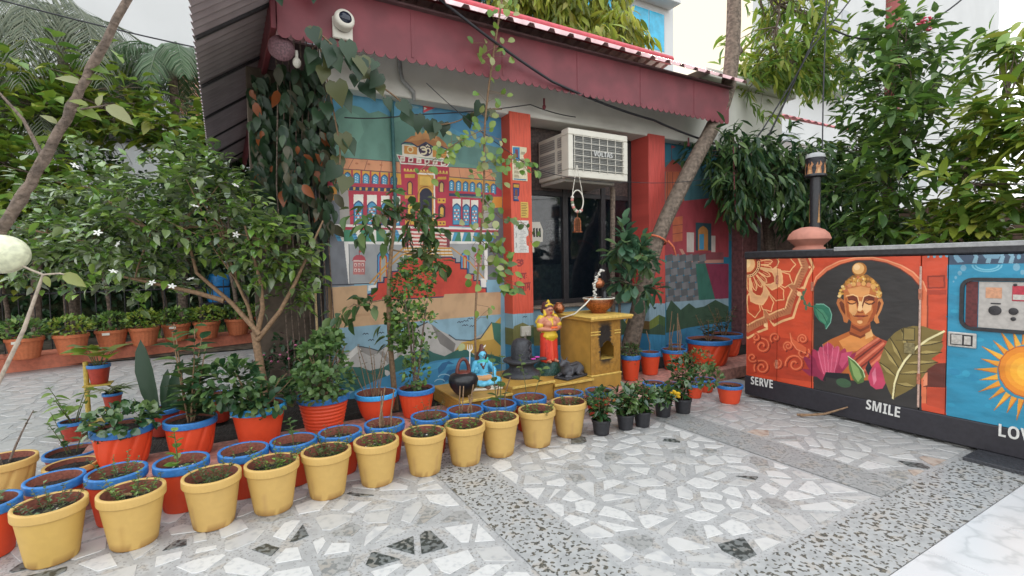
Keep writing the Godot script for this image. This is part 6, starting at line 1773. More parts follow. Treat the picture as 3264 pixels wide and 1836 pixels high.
func wires() -> void:
	cable("thick black cable slung along the beam below the red valance", [V(1.75, 4.02, -4.40), V(3.2, 3.50, -4.55), V(5.0, 3.38, -4.8), V(6.7, 3.22, -4.9), V(8.2, 3.3, -5.0)], 0.014, 0.03)
	cable("thin wire crossing the mural's sky to the left pillar", [V(1.05, 2.92, -4.9), V(1.72, 3.05, -4.95), V(3.2, 3.38, -5.0), V(3.9, 3.34, -5.05)], 0.006, 0.02)
	cable("thin wire drooping before the air conditioner", [V(1.8, 3.3, -4.7), V(3.0, 2.55, -4.62), V(4.4, 2.50, -4.62), V(6.2, 2.72, -4.6)], 0.004, 0.05)
	cable("black cable running steeply up to the right from the leaning tree", [V(6.9, 3.0, -4.6), V(7.6, 4.3, -4.4), V(8.6, 6.2, -4.2)], 0.014, 0.03)
	cable("second black cable climbing beside the first", [V(6.6, 3.0, -4.6), V(7.8, 4.7, -4.3), V(9.2, 6.3, -4.0)], 0.010, 0.05)
	cable("slim black cable rising above the exhaust stack", [V(5.75, 2.72, -3.05), V(5.85, 3.3, -3.1), V(6.1, 4.9, -3.2)], 0.008, 0.0)
	cable("thin cable crossing the upper left corner behind the palms", [V(-3.5, 5.2, -9.0), V(0.3, 4.7, -8.6)], 0.010, 0.06)
	cable("looping cable between the pole and the right shrubs", [V(7.0, 4.5, -3.6), V(8.9, 4.9, -3.65), V(9.6, 5.4, -3.0)], 0.012, 0.12)
	var mb := MB.new()
	mb.tube([V(6.35, 2.2, -4.55), V(6.33, 2.7, -4.56), V(6.34, 3.15, -4.58)], 0.008, 5)
	single("red_thread", "thin red thread hanging in front of the leaning trunk", "thread", mb, M.red_metal)
# ------------------------------------------------------------------ mesh helpers
class MB:
	var v := PackedVector3Array()
	var n := PackedVector3Array()
	var uv := PackedVector2Array()
	var c := PackedColorArray()
	var ix := PackedInt32Array()
	var tint := Color.WHITE
	var shape := ""
	var high := 1.0
	var phase := 0.0
	func bend(r: float, y: float, a: float) -> float:
		match shape:
			"spiral": return r * (1.0 - 0.06 * pow(absf(sin(a * 4.5 + y * 2.6)), 16.0))
			"ribbed": return r * (1.0 + 0.018 * sin(y * 62.0))
			"basket": return r * (1.0 + 0.012 * sin(a * 22.0))
			"rock": return r * (1.0 + 0.09 * sin(a * 3 + y * 30) + 0.06 * sin(a * 5))
			"worn": return r * (1.0 + 0.010 * sin(a * 2.0 + phase) + 0.005 * sin(a * 3.0 + phase * 2.0 + y * 2.0))
			"worn_rim": return r * (1.0 + 0.010 * sin(a * 2.0 + phase) + 0.005 * sin(a * 3.0 + phase * 2.0 + y * 2.0) + 0.004 * sin(a * 48.0))
			"hammered": return r * (1.0 + 0.012 * sin(a * 9 + y * 60))
		return r
	func face(p: Array, out: Vector3, uvs := []) -> void:
		var nm := Vector3.ZERO
		for i in range(1, p.size() - 1):
			nm += (p[i + 1] - p[0]).cross(p[i] - p[0])
		if nm.length() < 1e-12:
			return
		nm = nm.normalized()
		var rev := nm.dot(out) < 0.0
		if rev:
			nm = -nm
		var b := v.size()
		for i in p.size():
			v.append(p[i]); n.append(nm); c.append(tint)
			uv.append(uvs[i] if uvs.size() else Vector2.ZERO)
		for i in range(1, p.size() - 1):
			ix.append(b)
			if rev:
				ix.append(b + i + 1); ix.append(b + i)
			else:
				ix.append(b + i); ix.append(b + i + 1)
	# rows x columns of points; shared vertices, smooth normals. flip turns it inside out
	func grid(rows: Array, closed := false, flip := false, uvs := []) -> void:
		var m := rows.size()
		var k: int = rows[0].size()
		var b := v.size()
		for i in m:
			for j in k:
				var ja := j - 1
				var jb := j + 1
				if closed:
					if ja < 0: ja = k - 2
					if jb > k - 1: jb = 1
				else:
					ja = maxi(ja, 0); jb = mini(jb, k - 1)
				var du: Vector3 = rows[i][jb] - rows[i][ja]
				var dv: Vector3 = rows[mini(i + 1, m - 1)][j] - rows[maxi(i - 1, 0)][j]
				if du.length() < 1e-7:
					var o := 1 if i == 0 else m - 2
					du = rows[o][jb] - rows[o][ja]
				var nm := dv.cross(du)
				nm = nm.normalized() if nm.length() > 1e-14 else Vector3.UP
				if flip:
					nm = -nm
				v.append(rows[i][j]); n.append(nm); c.append(tint)
				uv.append(uvs[i][j] if uvs.size() else Vector2(float(j) / (k - 1), float(i) / (m - 1)))
		for i in m - 1:
			for j in k - 1:
				var q := b + i * k + j
				if flip:
					ix.append_array([q, q + k, q + 1, q + 1, q + k, q + k + 1]) # inside out
				else:
					ix.append_array([q, q + 1, q + k, q + 1, q + k + 1, q + k])
	# chamfered box between two corners
	func box(a: Vector3, b: Vector3, ch := 0.004) -> void:
		var lo := Vector3(minf(a.x, b.x), minf(a.y, b.y), minf(a.z, b.z))
		var hi := Vector3(maxf(a.x, b.x), maxf(a.y, b.y), maxf(a.z, b.z))
		var s := (hi - lo) * 0.5
		var o := (hi + lo) * 0.5
		obox(o, Basis.IDENTITY, s, ch)
	func obox(o: Vector3, bs: Basis, s: Vector3, ch := 0.004) -> void:
		ch = minf(ch, minf(s.x, minf(s.y, s.z)) * 0.6)
		var t := s - Vector3.ONE * ch
		for ax in 3:
			var u := (ax + 1) % 3
			var w := (ax + 2) % 3
			for sg in [-1.0, 1.0]:
				var p := []
				for q in [[-1, -1], [1, -1], [1, 1], [-1, 1]]:
					var e := Vector3.ZERO
					e[ax] = sg * s[ax]; e[u] = q[0] * t[u]; e[w] = q[1] * t[w]
					p.append(o + bs * e)
				var d := Vector3.ZERO
				d[ax] = sg
				face(p, bs * d, [Vector2(0, 1), Vector2(1, 1), Vector2(1, 0), Vector2(0, 0)])
				if ch > 0.0:
					for sh in [-1.0, 1.0]:
						var pe := []
						for q in [[0, -1], [0, 1], [1, 1], [1, -1]]:
							var e := Vector3.ZERO
							e[ax] = sg * (t[ax] if q[0] else s[ax]); e[u] = sh * (s[u] if q[0] else t[u]); e[w] = q[1] * t[w]
							pe.append(o + bs * e)
						d = Vector3.ZERO
						d[ax] = sg; d[u] = sh
						face(pe, bs * d)
		if ch > 0.0:
			for sx in [-1.0, 1.0]:
				for sy in [-1.0, 1.0]:
					for sz in [-1.0, 1.0]:
						var d := Vector3(sx, sy, sz)
						face([o + bs * (d * Vector3(s.x, t.y, t.z)), o + bs * (d * Vector3(t.x, s.y, t.z)), o + bs * (d * Vector3(t.x, t.y, s.z))], bs * d)
	# profile of Vector2(radius, height) from the outside bottom; a null breaks the smooth run
	func lathe(o: Vector3, prof: Array, seg := 28) -> void:
		var run := []
		for i in prof.size() + 1:
			if i == prof.size() or prof[i] == null:
				if run.size() > 1:
					grid(run, true, false)
				run = []
				continue
			var row := []
			for j in seg + 1:
				var a := TAU * j / seg
				var r: float = prof[i].x
				if shape:
					r = bend(r, prof[i].y / high, a)
				row.append(o + Vector3(r * cos(a), prof[i].y, r * sin(a)))
			run.append(row)
	func tube(p: Array, r, sides := 6, cap := true) -> void:
		if p.size() < 2:
			return
		var rows := []
		var up := Vector3.UP
		var d0: Vector3 = (p[1] - p[0]).normalized()
		if absf(d0.dot(up)) > 0.9:
			up = Vector3.RIGHT
		var side := d0.cross(up).normalized()
		for i in p.size():
			var d: Vector3 = (p[mini(i + 1, p.size() - 1)] - p[maxi(i - 1, 0)]).normalized()
			side = (side - d * side.dot(d)).normalized()
			var e := side.cross(d)
			var rr: float = r[i] if r is Array else r
			var row := []
			for j in sides + 1:
				var a := TAU * j / sides
				row.append(p[i] + (side * cos(a) + e * sin(a)) * rr)
			rows.append(row)
		grid(rows, true, false)
		if cap:
			face(rows[0].slice(0, sides), -d0)
			face(rows[-1].slice(0, sides), (p[-1] - p[-2]))
	func ball(o: Vector3, r: Vector3, seg := 12, rings := 8, bs := Basis.IDENTITY) -> void:
		var rows := []
		for i in rings + 1:
			var t := PI * i / rings - PI / 2
			var row := []
			for j in seg + 1:
				var a := TAU * j / seg
				row.append(o + bs * (Vector3(cos(a) * cos(t), sin(t), sin(a) * cos(t)) * r))
			rows.append(row)
		grid(rows, true, false)
	# polygon in the plane x/y, extruded along z
	func prism(p: Array, z0: float, z1: float, xf := Transform3D.IDENTITY) -> void:
		var m := Vector2.ZERO
		for q in p: m += q
		m /= p.size()
		var tri := Geometry2D.triangulate_polygon(PackedVector2Array(p))
		for i in range(0, tri.size(), 3):
			for e in [[z0, -1.0], [z1, 1.0]]:
				var t := []
				for k in 3: t.append(xf * Vector3(p[tri[i + k]].x, p[tri[i + k]].y, e[0]))
				face(t, xf.basis * Vector3(0, 0, e[1] * signf(z1 - z0)))
		var cw := 1.0 if Geometry2D.is_polygon_clockwise(PackedVector2Array(p)) else -1.0
		for i in p.size():
			var a: Vector2 = p[i]
			var b: Vector2 = p[(i + 1) % p.size()]
			var o := Vector2(-(b - a).y, (b - a).x) * cw
			face([xf * Vector3(a.x, a.y, z0), xf * Vector3(b.x, b.y, z0), xf * Vector3(b.x, b.y, z1), xf * Vector3(a.x, a.y, z1)], xf.basis * Vector3(o.x, o.y, 0))
	func done() -> ArrayMesh:
		var a := []
		a.resize(Mesh.ARRAY_MAX)
		a[Mesh.ARRAY_VERTEX] = v; a[Mesh.ARRAY_NORMAL] = n; a[Mesh.ARRAY_TEX_UV] = uv; a[Mesh.ARRAY_COLOR] = c; a[Mesh.ARRAY_INDEX] = ix
		var m := ArrayMesh.new()
		m.add_surface_from_arrays(Mesh.PRIMITIVE_TRIANGLES, a)
		return m

# ------------------------------------------------------------------ scene helpers
var M := {}
var taken := {}
var rng := RandomNumberGenerator.new()

func numbered(s: String) -> String:
	var k: int = taken.get(s, 0)
	taken[s] = k + 1
	return s if k == 0 else "%s_%03d" % [s, k]

func obj(called: String, mesh: Mesh, mat: Material, parent: Node3D) -> MeshInstance3D:
	var o := MeshInstance3D.new()
	o.name = called
	o.mesh = mesh
	o.material_override = mat
	parent.add_child(o, true)
	return o

func thing(called: String, label: String, category: String, at := Vector3.ZERO, turn := 0.0, group := "") -> Node3D:
	var o := Node3D.new()
	o.name = numbered(called)
	add_child(o)
	o.position = at
	o.rotation.y = turn
	o.set_meta("label", label)
	o.set_meta("category", category)
	if group: o.set_meta("group", group)
	return o

func single(called: String, label: String, category: String, mb: MB, mat: Material, group := "") -> MeshInstance3D:
	var o := obj(numbered(called), mb.done(), mat, self)
	o.set_meta("label", label)
	o.set_meta("category", category)
	if group: o.set_meta("group", group)
	return o

func struct(called: String, mb: MB, mat: Material) -> MeshInstance3D:
	var o := obj(numbered(called), mb.done(), mat, self)
	o.set_meta("kind", "structure")
	return o

func rv(a: float, b: float) -> float:
	return rng.randf_range(a, b)

func lin(r: float, g: float, b: float) -> Color:
	return Color(r, g, b).linear_to_srgb()

func noise_tex(sd: int, freq: float, cols: Array, offs: Array, size := 256, kind := FastNoiseLite.TYPE_SIMPLEX_SMOOTH, oct := 4) -> NoiseTexture2D:
	var f := FastNoiseLite.new()
	f.seed = sd; f.frequency = freq; f.noise_type = kind; f.fractal_octaves = oct
	if kind == FastNoiseLite.TYPE_CELLULAR:
		f.cellular_return_type = FastNoiseLite.RETURN_DISTANCE
	var t := NoiseTexture2D.new()
	t.width = size; t.height = size; t.seamless = true; t.noise = f; t.generate_mipmaps = false
	var g := Gradient.new()
	g.offsets = PackedFloat32Array(offs)
	var pc := PackedColorArray()
	for x in cols: pc.append(x)
	g.colors = pc
	t.color_ramp = g
	return t

# mottled paint or stone: base colour (linear) with a spread in tone
func mat(called: String, col: Color, rough := 0.7, vary := 0.12, scale := 1.5, bump := 0.0, metal := 0.0) -> StandardMaterial3D:
	if M.has(called):
		return M[called]
	var m := StandardMaterial3D.new()
	m.resource_name = called
	m.roughness = rough
	m.metallic = metal
	if vary > 0.0:
		var q := 0.03 if vary < 0.055 else 0.08 if vary < 0.09 else (0.14 if vary < 0.17 else (0.25 if vary < 0.28 else 0.42))
		var key := "_tone%d%d" % [int(q * 100), absi(hash(called)) % 2]
		if not M.has(key):
			var lo := (1.0 - q) / (1.0 + q)
			var md := 1.0 / (1.0 + q)
			M[key] = noise_tex(hash(key) % 1000, 0.02, [lin(lo, lo, lo), lin(md, md, md), Color.WHITE], [0.25, 0.5, 0.75], 256)
		m.albedo_texture = M[key]
		m.albedo_color = (col * (1.0 + q)).linear_to_srgb()
		m.uv1_triplanar = true
		m.uv1_world_triplanar = true
		m.uv1_scale = Vector3.ONE * scale
	else:
		m.albedo_color = col.linear_to_srgb()
	if bump > 0.0:
		m.heightmap_enabled = true
		m.heightmap_scale = bump
		m.heightmap_texture = M["_bump"]
		m.uv1_triplanar = true
		m.uv1_world_triplanar = true
		m.uv1_scale = Vector3.ONE * scale
	M[called] = m
	return m

func printed(called: String, tex: Texture2D, rough := 0.6) -> StandardMaterial3D:
	var m := StandardMaterial3D.new()
	m.resource_name = called
	m.albedo_texture = tex
	m.roughness = rough
	m.texture_repeat = false
	m.detail_enabled = true
	m.detail_blend_mode = BaseMaterial3D.BLEND_MODE_MUL
	m.detail_albedo = M["_brush"]
	m.heightmap_enabled = true
	m.heightmap_scale = 0.25
	m.heightmap_texture = M["_bump"]
	M[called] = m
	return m

func tinted(called: String, rough := 0.6, back := Color.BLACK, spec := 0.5) -> StandardMaterial3D:
	var m := StandardMaterial3D.new()
	m.resource_name = called
	m.vertex_color_use_as_albedo = true
	m.roughness = rough
	m.metallic_specular = spec
	if back != Color.BLACK:
		m.backlight_enabled = true
		m.backlight = back
	m.cull_mode = BaseMaterial3D.CULL_DISABLED
	M[called] = m
	return m

# ------------------------------------------------------------------ flat paint
var im: Image
var haze_mix := 0.0  # share of pale lens haze mixed into the painted colours
func canvas(w: int, h: int, bg: String) -> void:
	haze_mix = 0.0
	im = Image.create(w, h, false, Image.FORMAT_RGB8)
	im.fill(Color(bg))
func P(col: String, q: Array) -> void:
	var c := Color(col).lerp(Color(0.80, 0.76, 0.72), haze_mix)
	var k := q.size() / 2
	var y0 := im.get_height()
	var y1 := 0
	for i in k:
		y0 = mini(y0, int(q[2 * i + 1])); y1 = maxi(y1, int(q[2 * i + 1]))
	y0 = maxi(y0, 0); y1 = mini(y1, im.get_height() - 1)
	for y in range(y0, y1 + 1):
		var xs := []
		var fy := y + 0.5
		for i in k:
			var ax: float = q[2 * i]
			var ay: float = q[2 * i + 1]
			var j := (i + 1) % k
			var bx: float = q[2 * j]
			var by: float = q[2 * j + 1]
			if (ay <= fy) != (by <= fy):
				xs.append(ax + (bx - ax) * (fy - ay) / (by - ay))
		xs.sort()
		for i in range(0, xs.size() - 1, 2):
			var a := maxi(0, roundi(xs[i]))
			var b := mini(im.get_width(), roundi(xs[i + 1]))
			if b > a:
				im.fill_rect(Rect2i(a, y, b - a, 1), c)
func L(col: String, w: float, q: Array) -> void:
	var h := maxf(w * 0.5, 0.5)
	for i in range(0, q.size() - 2, 2):
		var a := Vector2(q[i], q[i + 1])
		var b := Vector2(q[i + 2], q[i + 3])
		if a.distance_to(b) < 0.5:
			continue
		var d := (b - a).normalized()
		a -= d * h * 0.5; b += d * h * 0.5
		var e := Vector2(-d.y, d.x) * h
		P(col, [a.x + e.x, a.y + e.y, b.x + e.x, b.y + e.y, b.x - e.x, b.y - e.y, a.x - e.x, a.y - e.y])
func E(col: String, x: float, y: float, rx: float, ry: float) -> void:
	var q := []
	for k in 16:
		q.append(x + rx * cos(TAU * k / 16)); q.append(y + ry * sin(TAU * k / 16))
	P(col, q)
func finish() -> ImageTexture:
	return ImageTexture.create_from_image(im)
func paint_temple_mural() -> ImageTexture:
	canvas(771,1227,"86b0c4")
	haze_mix = 0.15
	P("4a98bf",[-36,-32,900,-197,891,287,-49,356])
	P("3d88b6",[415,-44,899,-122,893,180,560,121,440,81])
	E("7fb4cf",161,18,44.8,8.91)
	E("7fb4cf",300,26,41.2,7.91)
	E("7fb4cf",219,25,26.4,5.81)
	E("7fb4cf",99,18,24.8,5.01)
	E("7fb4cf",348,42,28.1,6.01)
	P("5b8d7d",[-20,189,23,122,48,94,88,70,135,75,166,94,205,79,258,98,313,74,368,83,410,111,506,127,606,151,728,167,804,174,799,413,-29,453])
	P("679b88",[9,186,53,118,88,92,127,109,144,170,104,244,24,276])
	P("4f8072",[250,125,312,97,360,124,337,207,253,249])
	P("4d8079",[513,161,621,178,761,208,760,267,556,255])
	P("6b6f78",[-28,416,99,409,87,776,-40,781])
	P("5b5f68",[698,403,800,398,792,775,673,772])
	P("c8324a",[-16,305,28,301,25,388,-18,391])
	P("dd8f2c",[-14,395,33,392,32,444,-16,446])
	P("b52a44",[713,366,739,348,764,363,764,391,713,394])
	P("dd8f2c",[712,395,765,392,764,443,711,445])
	P("d98f63",[45,279,286,275,288,319,16,322])
	P("d98f63",[495,278,713,271,733,320,493,320])
	L("8a4a3a",2,[45,281,18,322])
	L("8a4a3a",2,[99,280,78,320])
	L("8a4a3a",2,[154,280,141,319])
	L("8a4a3a",2,[212,279,206,318])
	L("8a4a3a",2,[270,278,273,317])
	L("8a4a3a",2,[502,279,505,319])
	L("8a4a3a",2,[550,277,557,319])
	L("8a4a3a",2,[598,276,611,319])
	L("8a4a3a",2,[648,274,666,319])
	L("8a4a3a",2,[699,272,722,318])
	L("5a2430",3,[16,322,288,319])
	L("5a2430",3,[493,320,733,320])
	L("5a2430",2,[45,279,286,275])
	L("5a2430",2,[495,278,713,271])
	E("b5633f",65,297,6.14,3.77)
	E("b5633f",112,296,6.29,3.81)
	E("b5633f",159,295,6.44,3.86)
	E("b5633f",208,294,6.6,3.91)
	E("b5633f",258,293,6.76,3.95)
	P("d99a34",[21,324,290,322,290,368,22,376])
	P("d99a34",[495,322,729,324,725,377,493,379])
	L("b02a3c",7,[24,325,22,377])
	P("1d3f6e",[26,374,27,344,32,336,40,331,48,335,53,342,52,372])
	P("4a9cc6",[30,374,31,345,34,340,40,336,45,339,49,344,48,373])
	E("d8e2e4",36,347,2.42,2.5)
	E("c9d8de",43,350,1.82,2.5)
	E("d8e2e4",36,356,2.42,2.5)
	E("c9d8de",42,359,1.82,2.5)
	E("d8e2e4",36,366,2.42,2.5)
	E("c9d8de",42,368,1.82,2.5)
	L("b02a3c",7,[58,325,56,377])
	P("1d3f6e",[61,375,62,344,67,336,75,331,83,335,88,342,87,373])
	P("4a9cc6",[64,374,65,345,69,340,75,336,80,339,84,344,83,373])
	E("d8e2e4",71,347,2.47,2.52)
	E("c9d8de",78,350,1.86,2.52)
	E("d8e2e4",71,356,2.47,2.52)
	E("c9d8de",77,359,1.86,2.52)
	E("d8e2e4",70,366,2.47,2.52)
	E("c9d8de",77,368,1.86,2.53)
	L("b02a3c",7,[93,324,91,378])
	P("1d3f6e",[96,375,97,344,102,336,110,331,118,335,123,342,122,373])
	P("4a9cc6",[100,375,101,345,104,340,110,336,116,339,119,344,118,373])
	E("d8e2e4",106,347,2.51,2.54)
	E("c9d8de",113,350,1.89,2.55)
	E("d8e2e4",106,356,2.51,2.54)
	E("c9d8de",113,359,1.89,2.55)
	E("d8e2e4",106,366,2.51,2.54)
	E("c9d8de",112,368,1.89,2.55)
	L("b02a3c",7,[129,324,127,378])
	P("1d3f6e",[132,375,133,344,138,336,146,331,154,335,160,342,159,373])
	P("4a9cc6",[136,375,136,345,140,340,146,336,152,339,156,344,155,374])
	E("d8e2e4",142,347,2.56,2.57)
	E("c9d8de",149,350,1.92,2.57)
	E("d8e2e4",142,357,2.56,2.57)
	E("c9d8de",149,359,1.92,2.57)
	E("d8e2e4",142,366,2.56,2.57)
	E("c9d8de",149,368,1.92,2.57)
	L("b02a3c",7,[165,324,164,378])
	P("1d3f6e",[168,375,169,344,175,336,183,330,191,335,197,342,196,374])
	P("4a9cc6",[172,375,173,345,177,339,183,336,189,339,193,344,192,374])
	E("d8e2e4",179,347,2.6,2.59)
	E("c9d8de",186,350,1.96,2.59)
	E("d8e2e4",179,357,2.6,2.59)
	E("c9d8de",186,360,1.96,2.6)
	E("d8e2e4",178,366,2.61,2.59)
	E("c9d8de",185,369,1.96,2.6)
	L("b02a3c",7,[202,324,201,379])
	P("1d3f6e",[205,376,206,344,212,336,221,330,229,335,234,342,233,374])
	P("4a9cc6",[209,375,210,345,214,339,220,336,226,339,230,344,229,374])
	E("d8e2e4",216,347,2.65,2.61)
	E("c9d8de",224,351,2,2.62)
	E("d8e2e4",216,357,2.65,2.61)
	E("c9d8de",223,360,2,2.62)
	E("d8e2e4",216,367,2.65,2.62)
	E("c9d8de",223,369,2,2.62)
	L("b02a3c",7,[240,324,239,379])
	P("1d3f6e",[243,376,244,344,250,336,259,330,267,334,273,342,272,374])
	P("4a9cc6",[247,376,248,345,252,339,259,336,265,339,269,344,268,375])
	E("d8e2e4",254,347,2.7,2.64)
	E("c9d8de",262,351,2.04,2.64)
	E("d8e2e4",254,357,2.7,2.64)
	E("c9d8de",261,360,2.04,2.64)
	E("d8e2e4",254,367,2.7,2.64)
	E("c9d8de",261,369,2.04,2.65)
	P("1d3f6e",[500,380,500,344,506,336,514,331,523,335,528,342,527,378])
	P("4a9cc6",[504,380,505,345,509,340,514,337,520,340,523,344,522,379])
	E("d8e2e4",514,348,3.06,2.81)
	E("d8e2e4",513,358,3.06,2.81)
	E("d8e2e4",513,369,3.06,2.81)
	P("1d3f6e",[532,380,533,344,539,337,548,332,556,335,561,342,560,379])
	P("4a9cc6",[537,380,538,345,542,341,547,337,553,340,557,344,556,379])
	E("d8e2e4",547,348,3.11,2.83)
	E("d8e2e4",546,359,3.11,2.83)
	E("d8e2e4",546,369,3.11,2.83)
	P("1d3f6e",[566,381,567,344,573,337,581,332,590,336,595,342,594,379])
	P("4a9cc6",[571,381,571,346,575,341,581,338,587,340,590,345,589,380])
	E("d8e2e4",580,348,3.16,2.85)
	E("d8e2e4",580,359,3.16,2.85)
	E("d8e2e4",580,370,3.16,2.85)
	P("1d3f6e",[600,382,601,345,607,337,615,332,624,336,629,343,629,380])
	P("4a9cc6",[604,381,605,346,609,341,615,338,621,340,625,345,624,380])
	E("d8e2e4",614,349,3.2,2.87)
	E("d8e2e4",614,360,3.21,2.87)
	E("d8e2e4",614,370,3.21,2.88)
	P("1d3f6e",[634,382,635,345,641,337,650,332,659,336,664,343,663,381])
	P("4a9cc6",[639,382,640,347,644,341,650,338,656,341,659,345,659,381])
	E("d8e2e4",649,349,3.26,2.9)
	E("d8e2e4",649,360,3.26,2.9)
	E("d8e2e4",648,371,3.26,2.9)
	P("1d3f6e",[669,383,670,345,676,338,685,333,694,337,700,343,699,381])
	P("4a9cc6",[674,383,675,347,679,342,685,338,691,341,695,346,694,382])
	E("d8e2e4",684,350,3.31,2.92)
	E("d8e2e4",684,360,3.31,2.92)
	E("d8e2e4",684,371,3.31,2.92)
	P("1d3f6e",[705,384,706,346,712,338,721,333,730,337,736,344,735,382])
	P("4a9cc6",[710,383,711,347,715,342,721,339,727,341,731,346,730,382])
	E("d8e2e4",720,350,3.36,2.94)
	E("d8e2e4",720,361,3.36,2.94)
	E("d8e2e4",719,372,3.36,2.94)
	P("b22338",[15,376,290,368,290,382,21,391])
	P("1c2a4e",[63,388,290,382,290,396,62,404])
	P("b22338",[493,379,725,377,723,387,493,390])
	P("1c2a4e",[493,390,715,386,710,395,493,403])
	P("d9a03a",[72,390,80,389,79,401,71,401])
	P("d9a03a",[95,389,104,389,103,400,95,401])
	P("d9a03a",[119,389,127,388,127,400,119,400])
	P("d9a03a",[143,388,152,388,151,399,143,400])
	P("d9a03a",[168,388,176,387,176,399,167,399])
	P("d9a03a",[193,387,201,387,201,398,192,399])
	P("d9a03a",[218,387,226,386,226,398,217,399])
	P("d9a03a",[243,386,252,386,251,397,243,398])
	P("d9a03a",[269,386,278,385,277,397,268,398])
	P("9b9690",[41,403,82,403,79,536,41,535])
	P("9b9690",[663,401,711,404,708,534,660,532])
	P("b22338",[76,404,295,397,291,536,79,538])
	P("b22338",[493,403,665,405,660,535,490,532])
	P("efe9dc",[96,418,134,416,132,456,94,458])
	P("1d3f6e",[92,534,94,458,102,448,114,440,125,446,132,457,130,533])
	P("3f93c0",[96,532,98,461,104,452,114,447,123,452,128,460,126,531])
	E("e8ece8",104,471,3.77,3.83)
	E("c04a48",112,470,3.79,3.84)
	E("e8ece8",120,470,3.8,3.85)
	E("c04a48",104,483,3.77,3.83)
	E("e8ece8",112,483,3.79,3.84)
	E("c04a48",120,482,3.8,3.85)
	E("e8ece8",104,495,3.77,3.83)
	E("c04a48",112,495,3.79,3.84)
	E("e8ece8",120,494,3.8,3.85)
	E("c04a48",103,507,3.77,3.83)
	E("e8ece8",111,507,3.79,3.84)
	E("c04a48",119,507,3.81,3.85)
	E("e8ece8",103,519,3.77,3.84)
	E("c04a48",111,519,3.79,3.84)
	E("e8ece8",119,519,3.81,3.85)
	P("efe9dc",[148,417,187,415,186,456,147,457])
	P("1d3f6e",[145,535,147,458,155,447,167,440,178,446,186,456,184,534])
	P("3f93c0",[149,532,151,461,157,452,167,446,176,451,182,459,180,531])
	E("e8ece8",157,471,3.88,3.88)
	E("c04a48",165,470,3.89,3.89)
	E("e8ece8",174,470,3.91,3.9)
	E("c04a48",157,483,3.88,3.88)
	E("e8ece8",165,482,3.89,3.89)
	E("c04a48",173,482,3.91,3.9)
	E("e8ece8",156,495,3.88,3.88)
	E("c04a48",165,495,3.89,3.89)
	E("e8ece8",173,495,3.91,3.9)
	E("c04a48",156,507,3.88,3.89)
	E("e8ece8",164,507,3.89,3.89)
	E("c04a48",172,507,3.91,3.9)
	E("e8ece8",156,520,3.88,3.89)
	E("c04a48",164,519,3.89,3.9)
	E("e8ece8",172,519,3.91,3.9)
	P("efe9dc",[204,417,239,415,238,456,203,457])
	P("1d3f6e",[201,536,203,456,210,446,221,440,231,445,238,454,235,535])
	P("3f93c0",[205,533,207,459,212,451,220,446,228,450,233,457,231,533])
	E("e8ece8",212,471,3.98,3.94)
	E("c04a48",219,471,4,3.94)
	E("e8ece8",227,470,4.01,3.95)
	E("c04a48",212,483,3.98,3.94)
	E("e8ece8",219,483,4,3.94)
	E("c04a48",226,483,4.01,3.95)
	E("e8ece8",211,496,3.98,3.94)
	E("c04a48",218,496,4,3.95)
	E("e8ece8",226,495,4.01,3.95)
	E("c04a48",211,508,3.98,3.94)
	E("e8ece8",218,508,4,3.95)
	E("c04a48",225,508,4.01,3.95)
	E("e8ece8",210,521,3.98,3.94)
	E("c04a48",218,521,4,3.95)
	E("e8ece8",225,520,4.01,3.96)
	P("efe9dc",[251,416,284,415,282,456,250,457])
	P("1d3f6e",[247,537,250,454,256,445,266,439,276,444,282,453,280,536])
	P("3f93c0",[251,534,254,457,259,450,266,446,273,450,278,456,276,533])
	E("e8ece8",258,471,4.08,3.98)
	E("c04a48",265,471,4.09,3.99)
	E("e8ece8",272,470,4.1,3.99)
	E("c04a48",258,484,4.08,3.98)
	E("e8ece8",265,483,4.09,3.99)
	E("c04a48",272,483,4.1,4)
	E("e8ece8",257,496,4.08,3.98)
	E("c04a48",264,496,4.09,3.99)
	E("e8ece8",271,496,4.1,4)
	E("c04a48",257,509,4.08,3.99)
	E("e8ece8",264,509,4.09,3.99)
	E("c04a48",271,508,4.1,4)
	E("e8ece8",257,521,4.08,3.99)
	E("c04a48",264,521,4.09,3.99)
	E("e8ece8",270,521,4.1,4)
	P("efe9dc",[517,414,557,412,556,451,516,453])
	P("1d3f6e",[514,527,516,449,524,438,537,431,548,437,556,447,554,526])
	P("3f93c0",[518,524,520,453,526,444,536,438,546,443,552,451,551,523])
	E("e8ece8",527,462,3.86,4.24)
	E("c04a48",535,462,3.87,4.25)
	E("e8ece8",544,462,3.89,4.26)
	E("c04a48",526,476,3.86,4.24)
	E("e8ece8",535,476,3.87,4.25)
	E("c04a48",543,475,3.89,4.26)
	E("e8ece8",526,489,3.86,4.25)
	E("c04a48",535,489,3.87,4.25)
	E("e8ece8",543,489,3.89,4.26)
	E("c04a48",526,503,3.86,4.25)
	E("e8ece8",534,502,3.87,4.26)
	E("c04a48",543,502,3.89,4.26)
	P("efe9dc",[565,414,600,413,599,452,564,454])
	P("1d3f6e",[562,529,564,447,571,438,582,432,592,437,599,446,597,528])
	P("3f93c0",[566,526,568,451,574,444,582,439,590,443,595,450,593,525])
	E("e8ece8",573,463,3.94,4.29)
	E("c04a48",581,463,3.95,4.3)
	E("e8ece8",588,463,3.97,4.3)
	E("c04a48",573,477,3.94,4.29)
	E("e8ece8",580,477,3.96,4.3)
	E("c04a48",588,476,3.97,4.3)
	E("e8ece8",573,491,3.94,4.29)
	E("c04a48",580,490,3.96,4.3)
	E("e8ece8",587,490,3.97,4.31)
	E("c04a48",572,504,3.94,4.29)
	E("e8ece8",580,504,3.96,4.3)
	E("c04a48",587,504,3.97,4.31)
	P("efe9dc",[606,415,642,413,641,453,605,455])
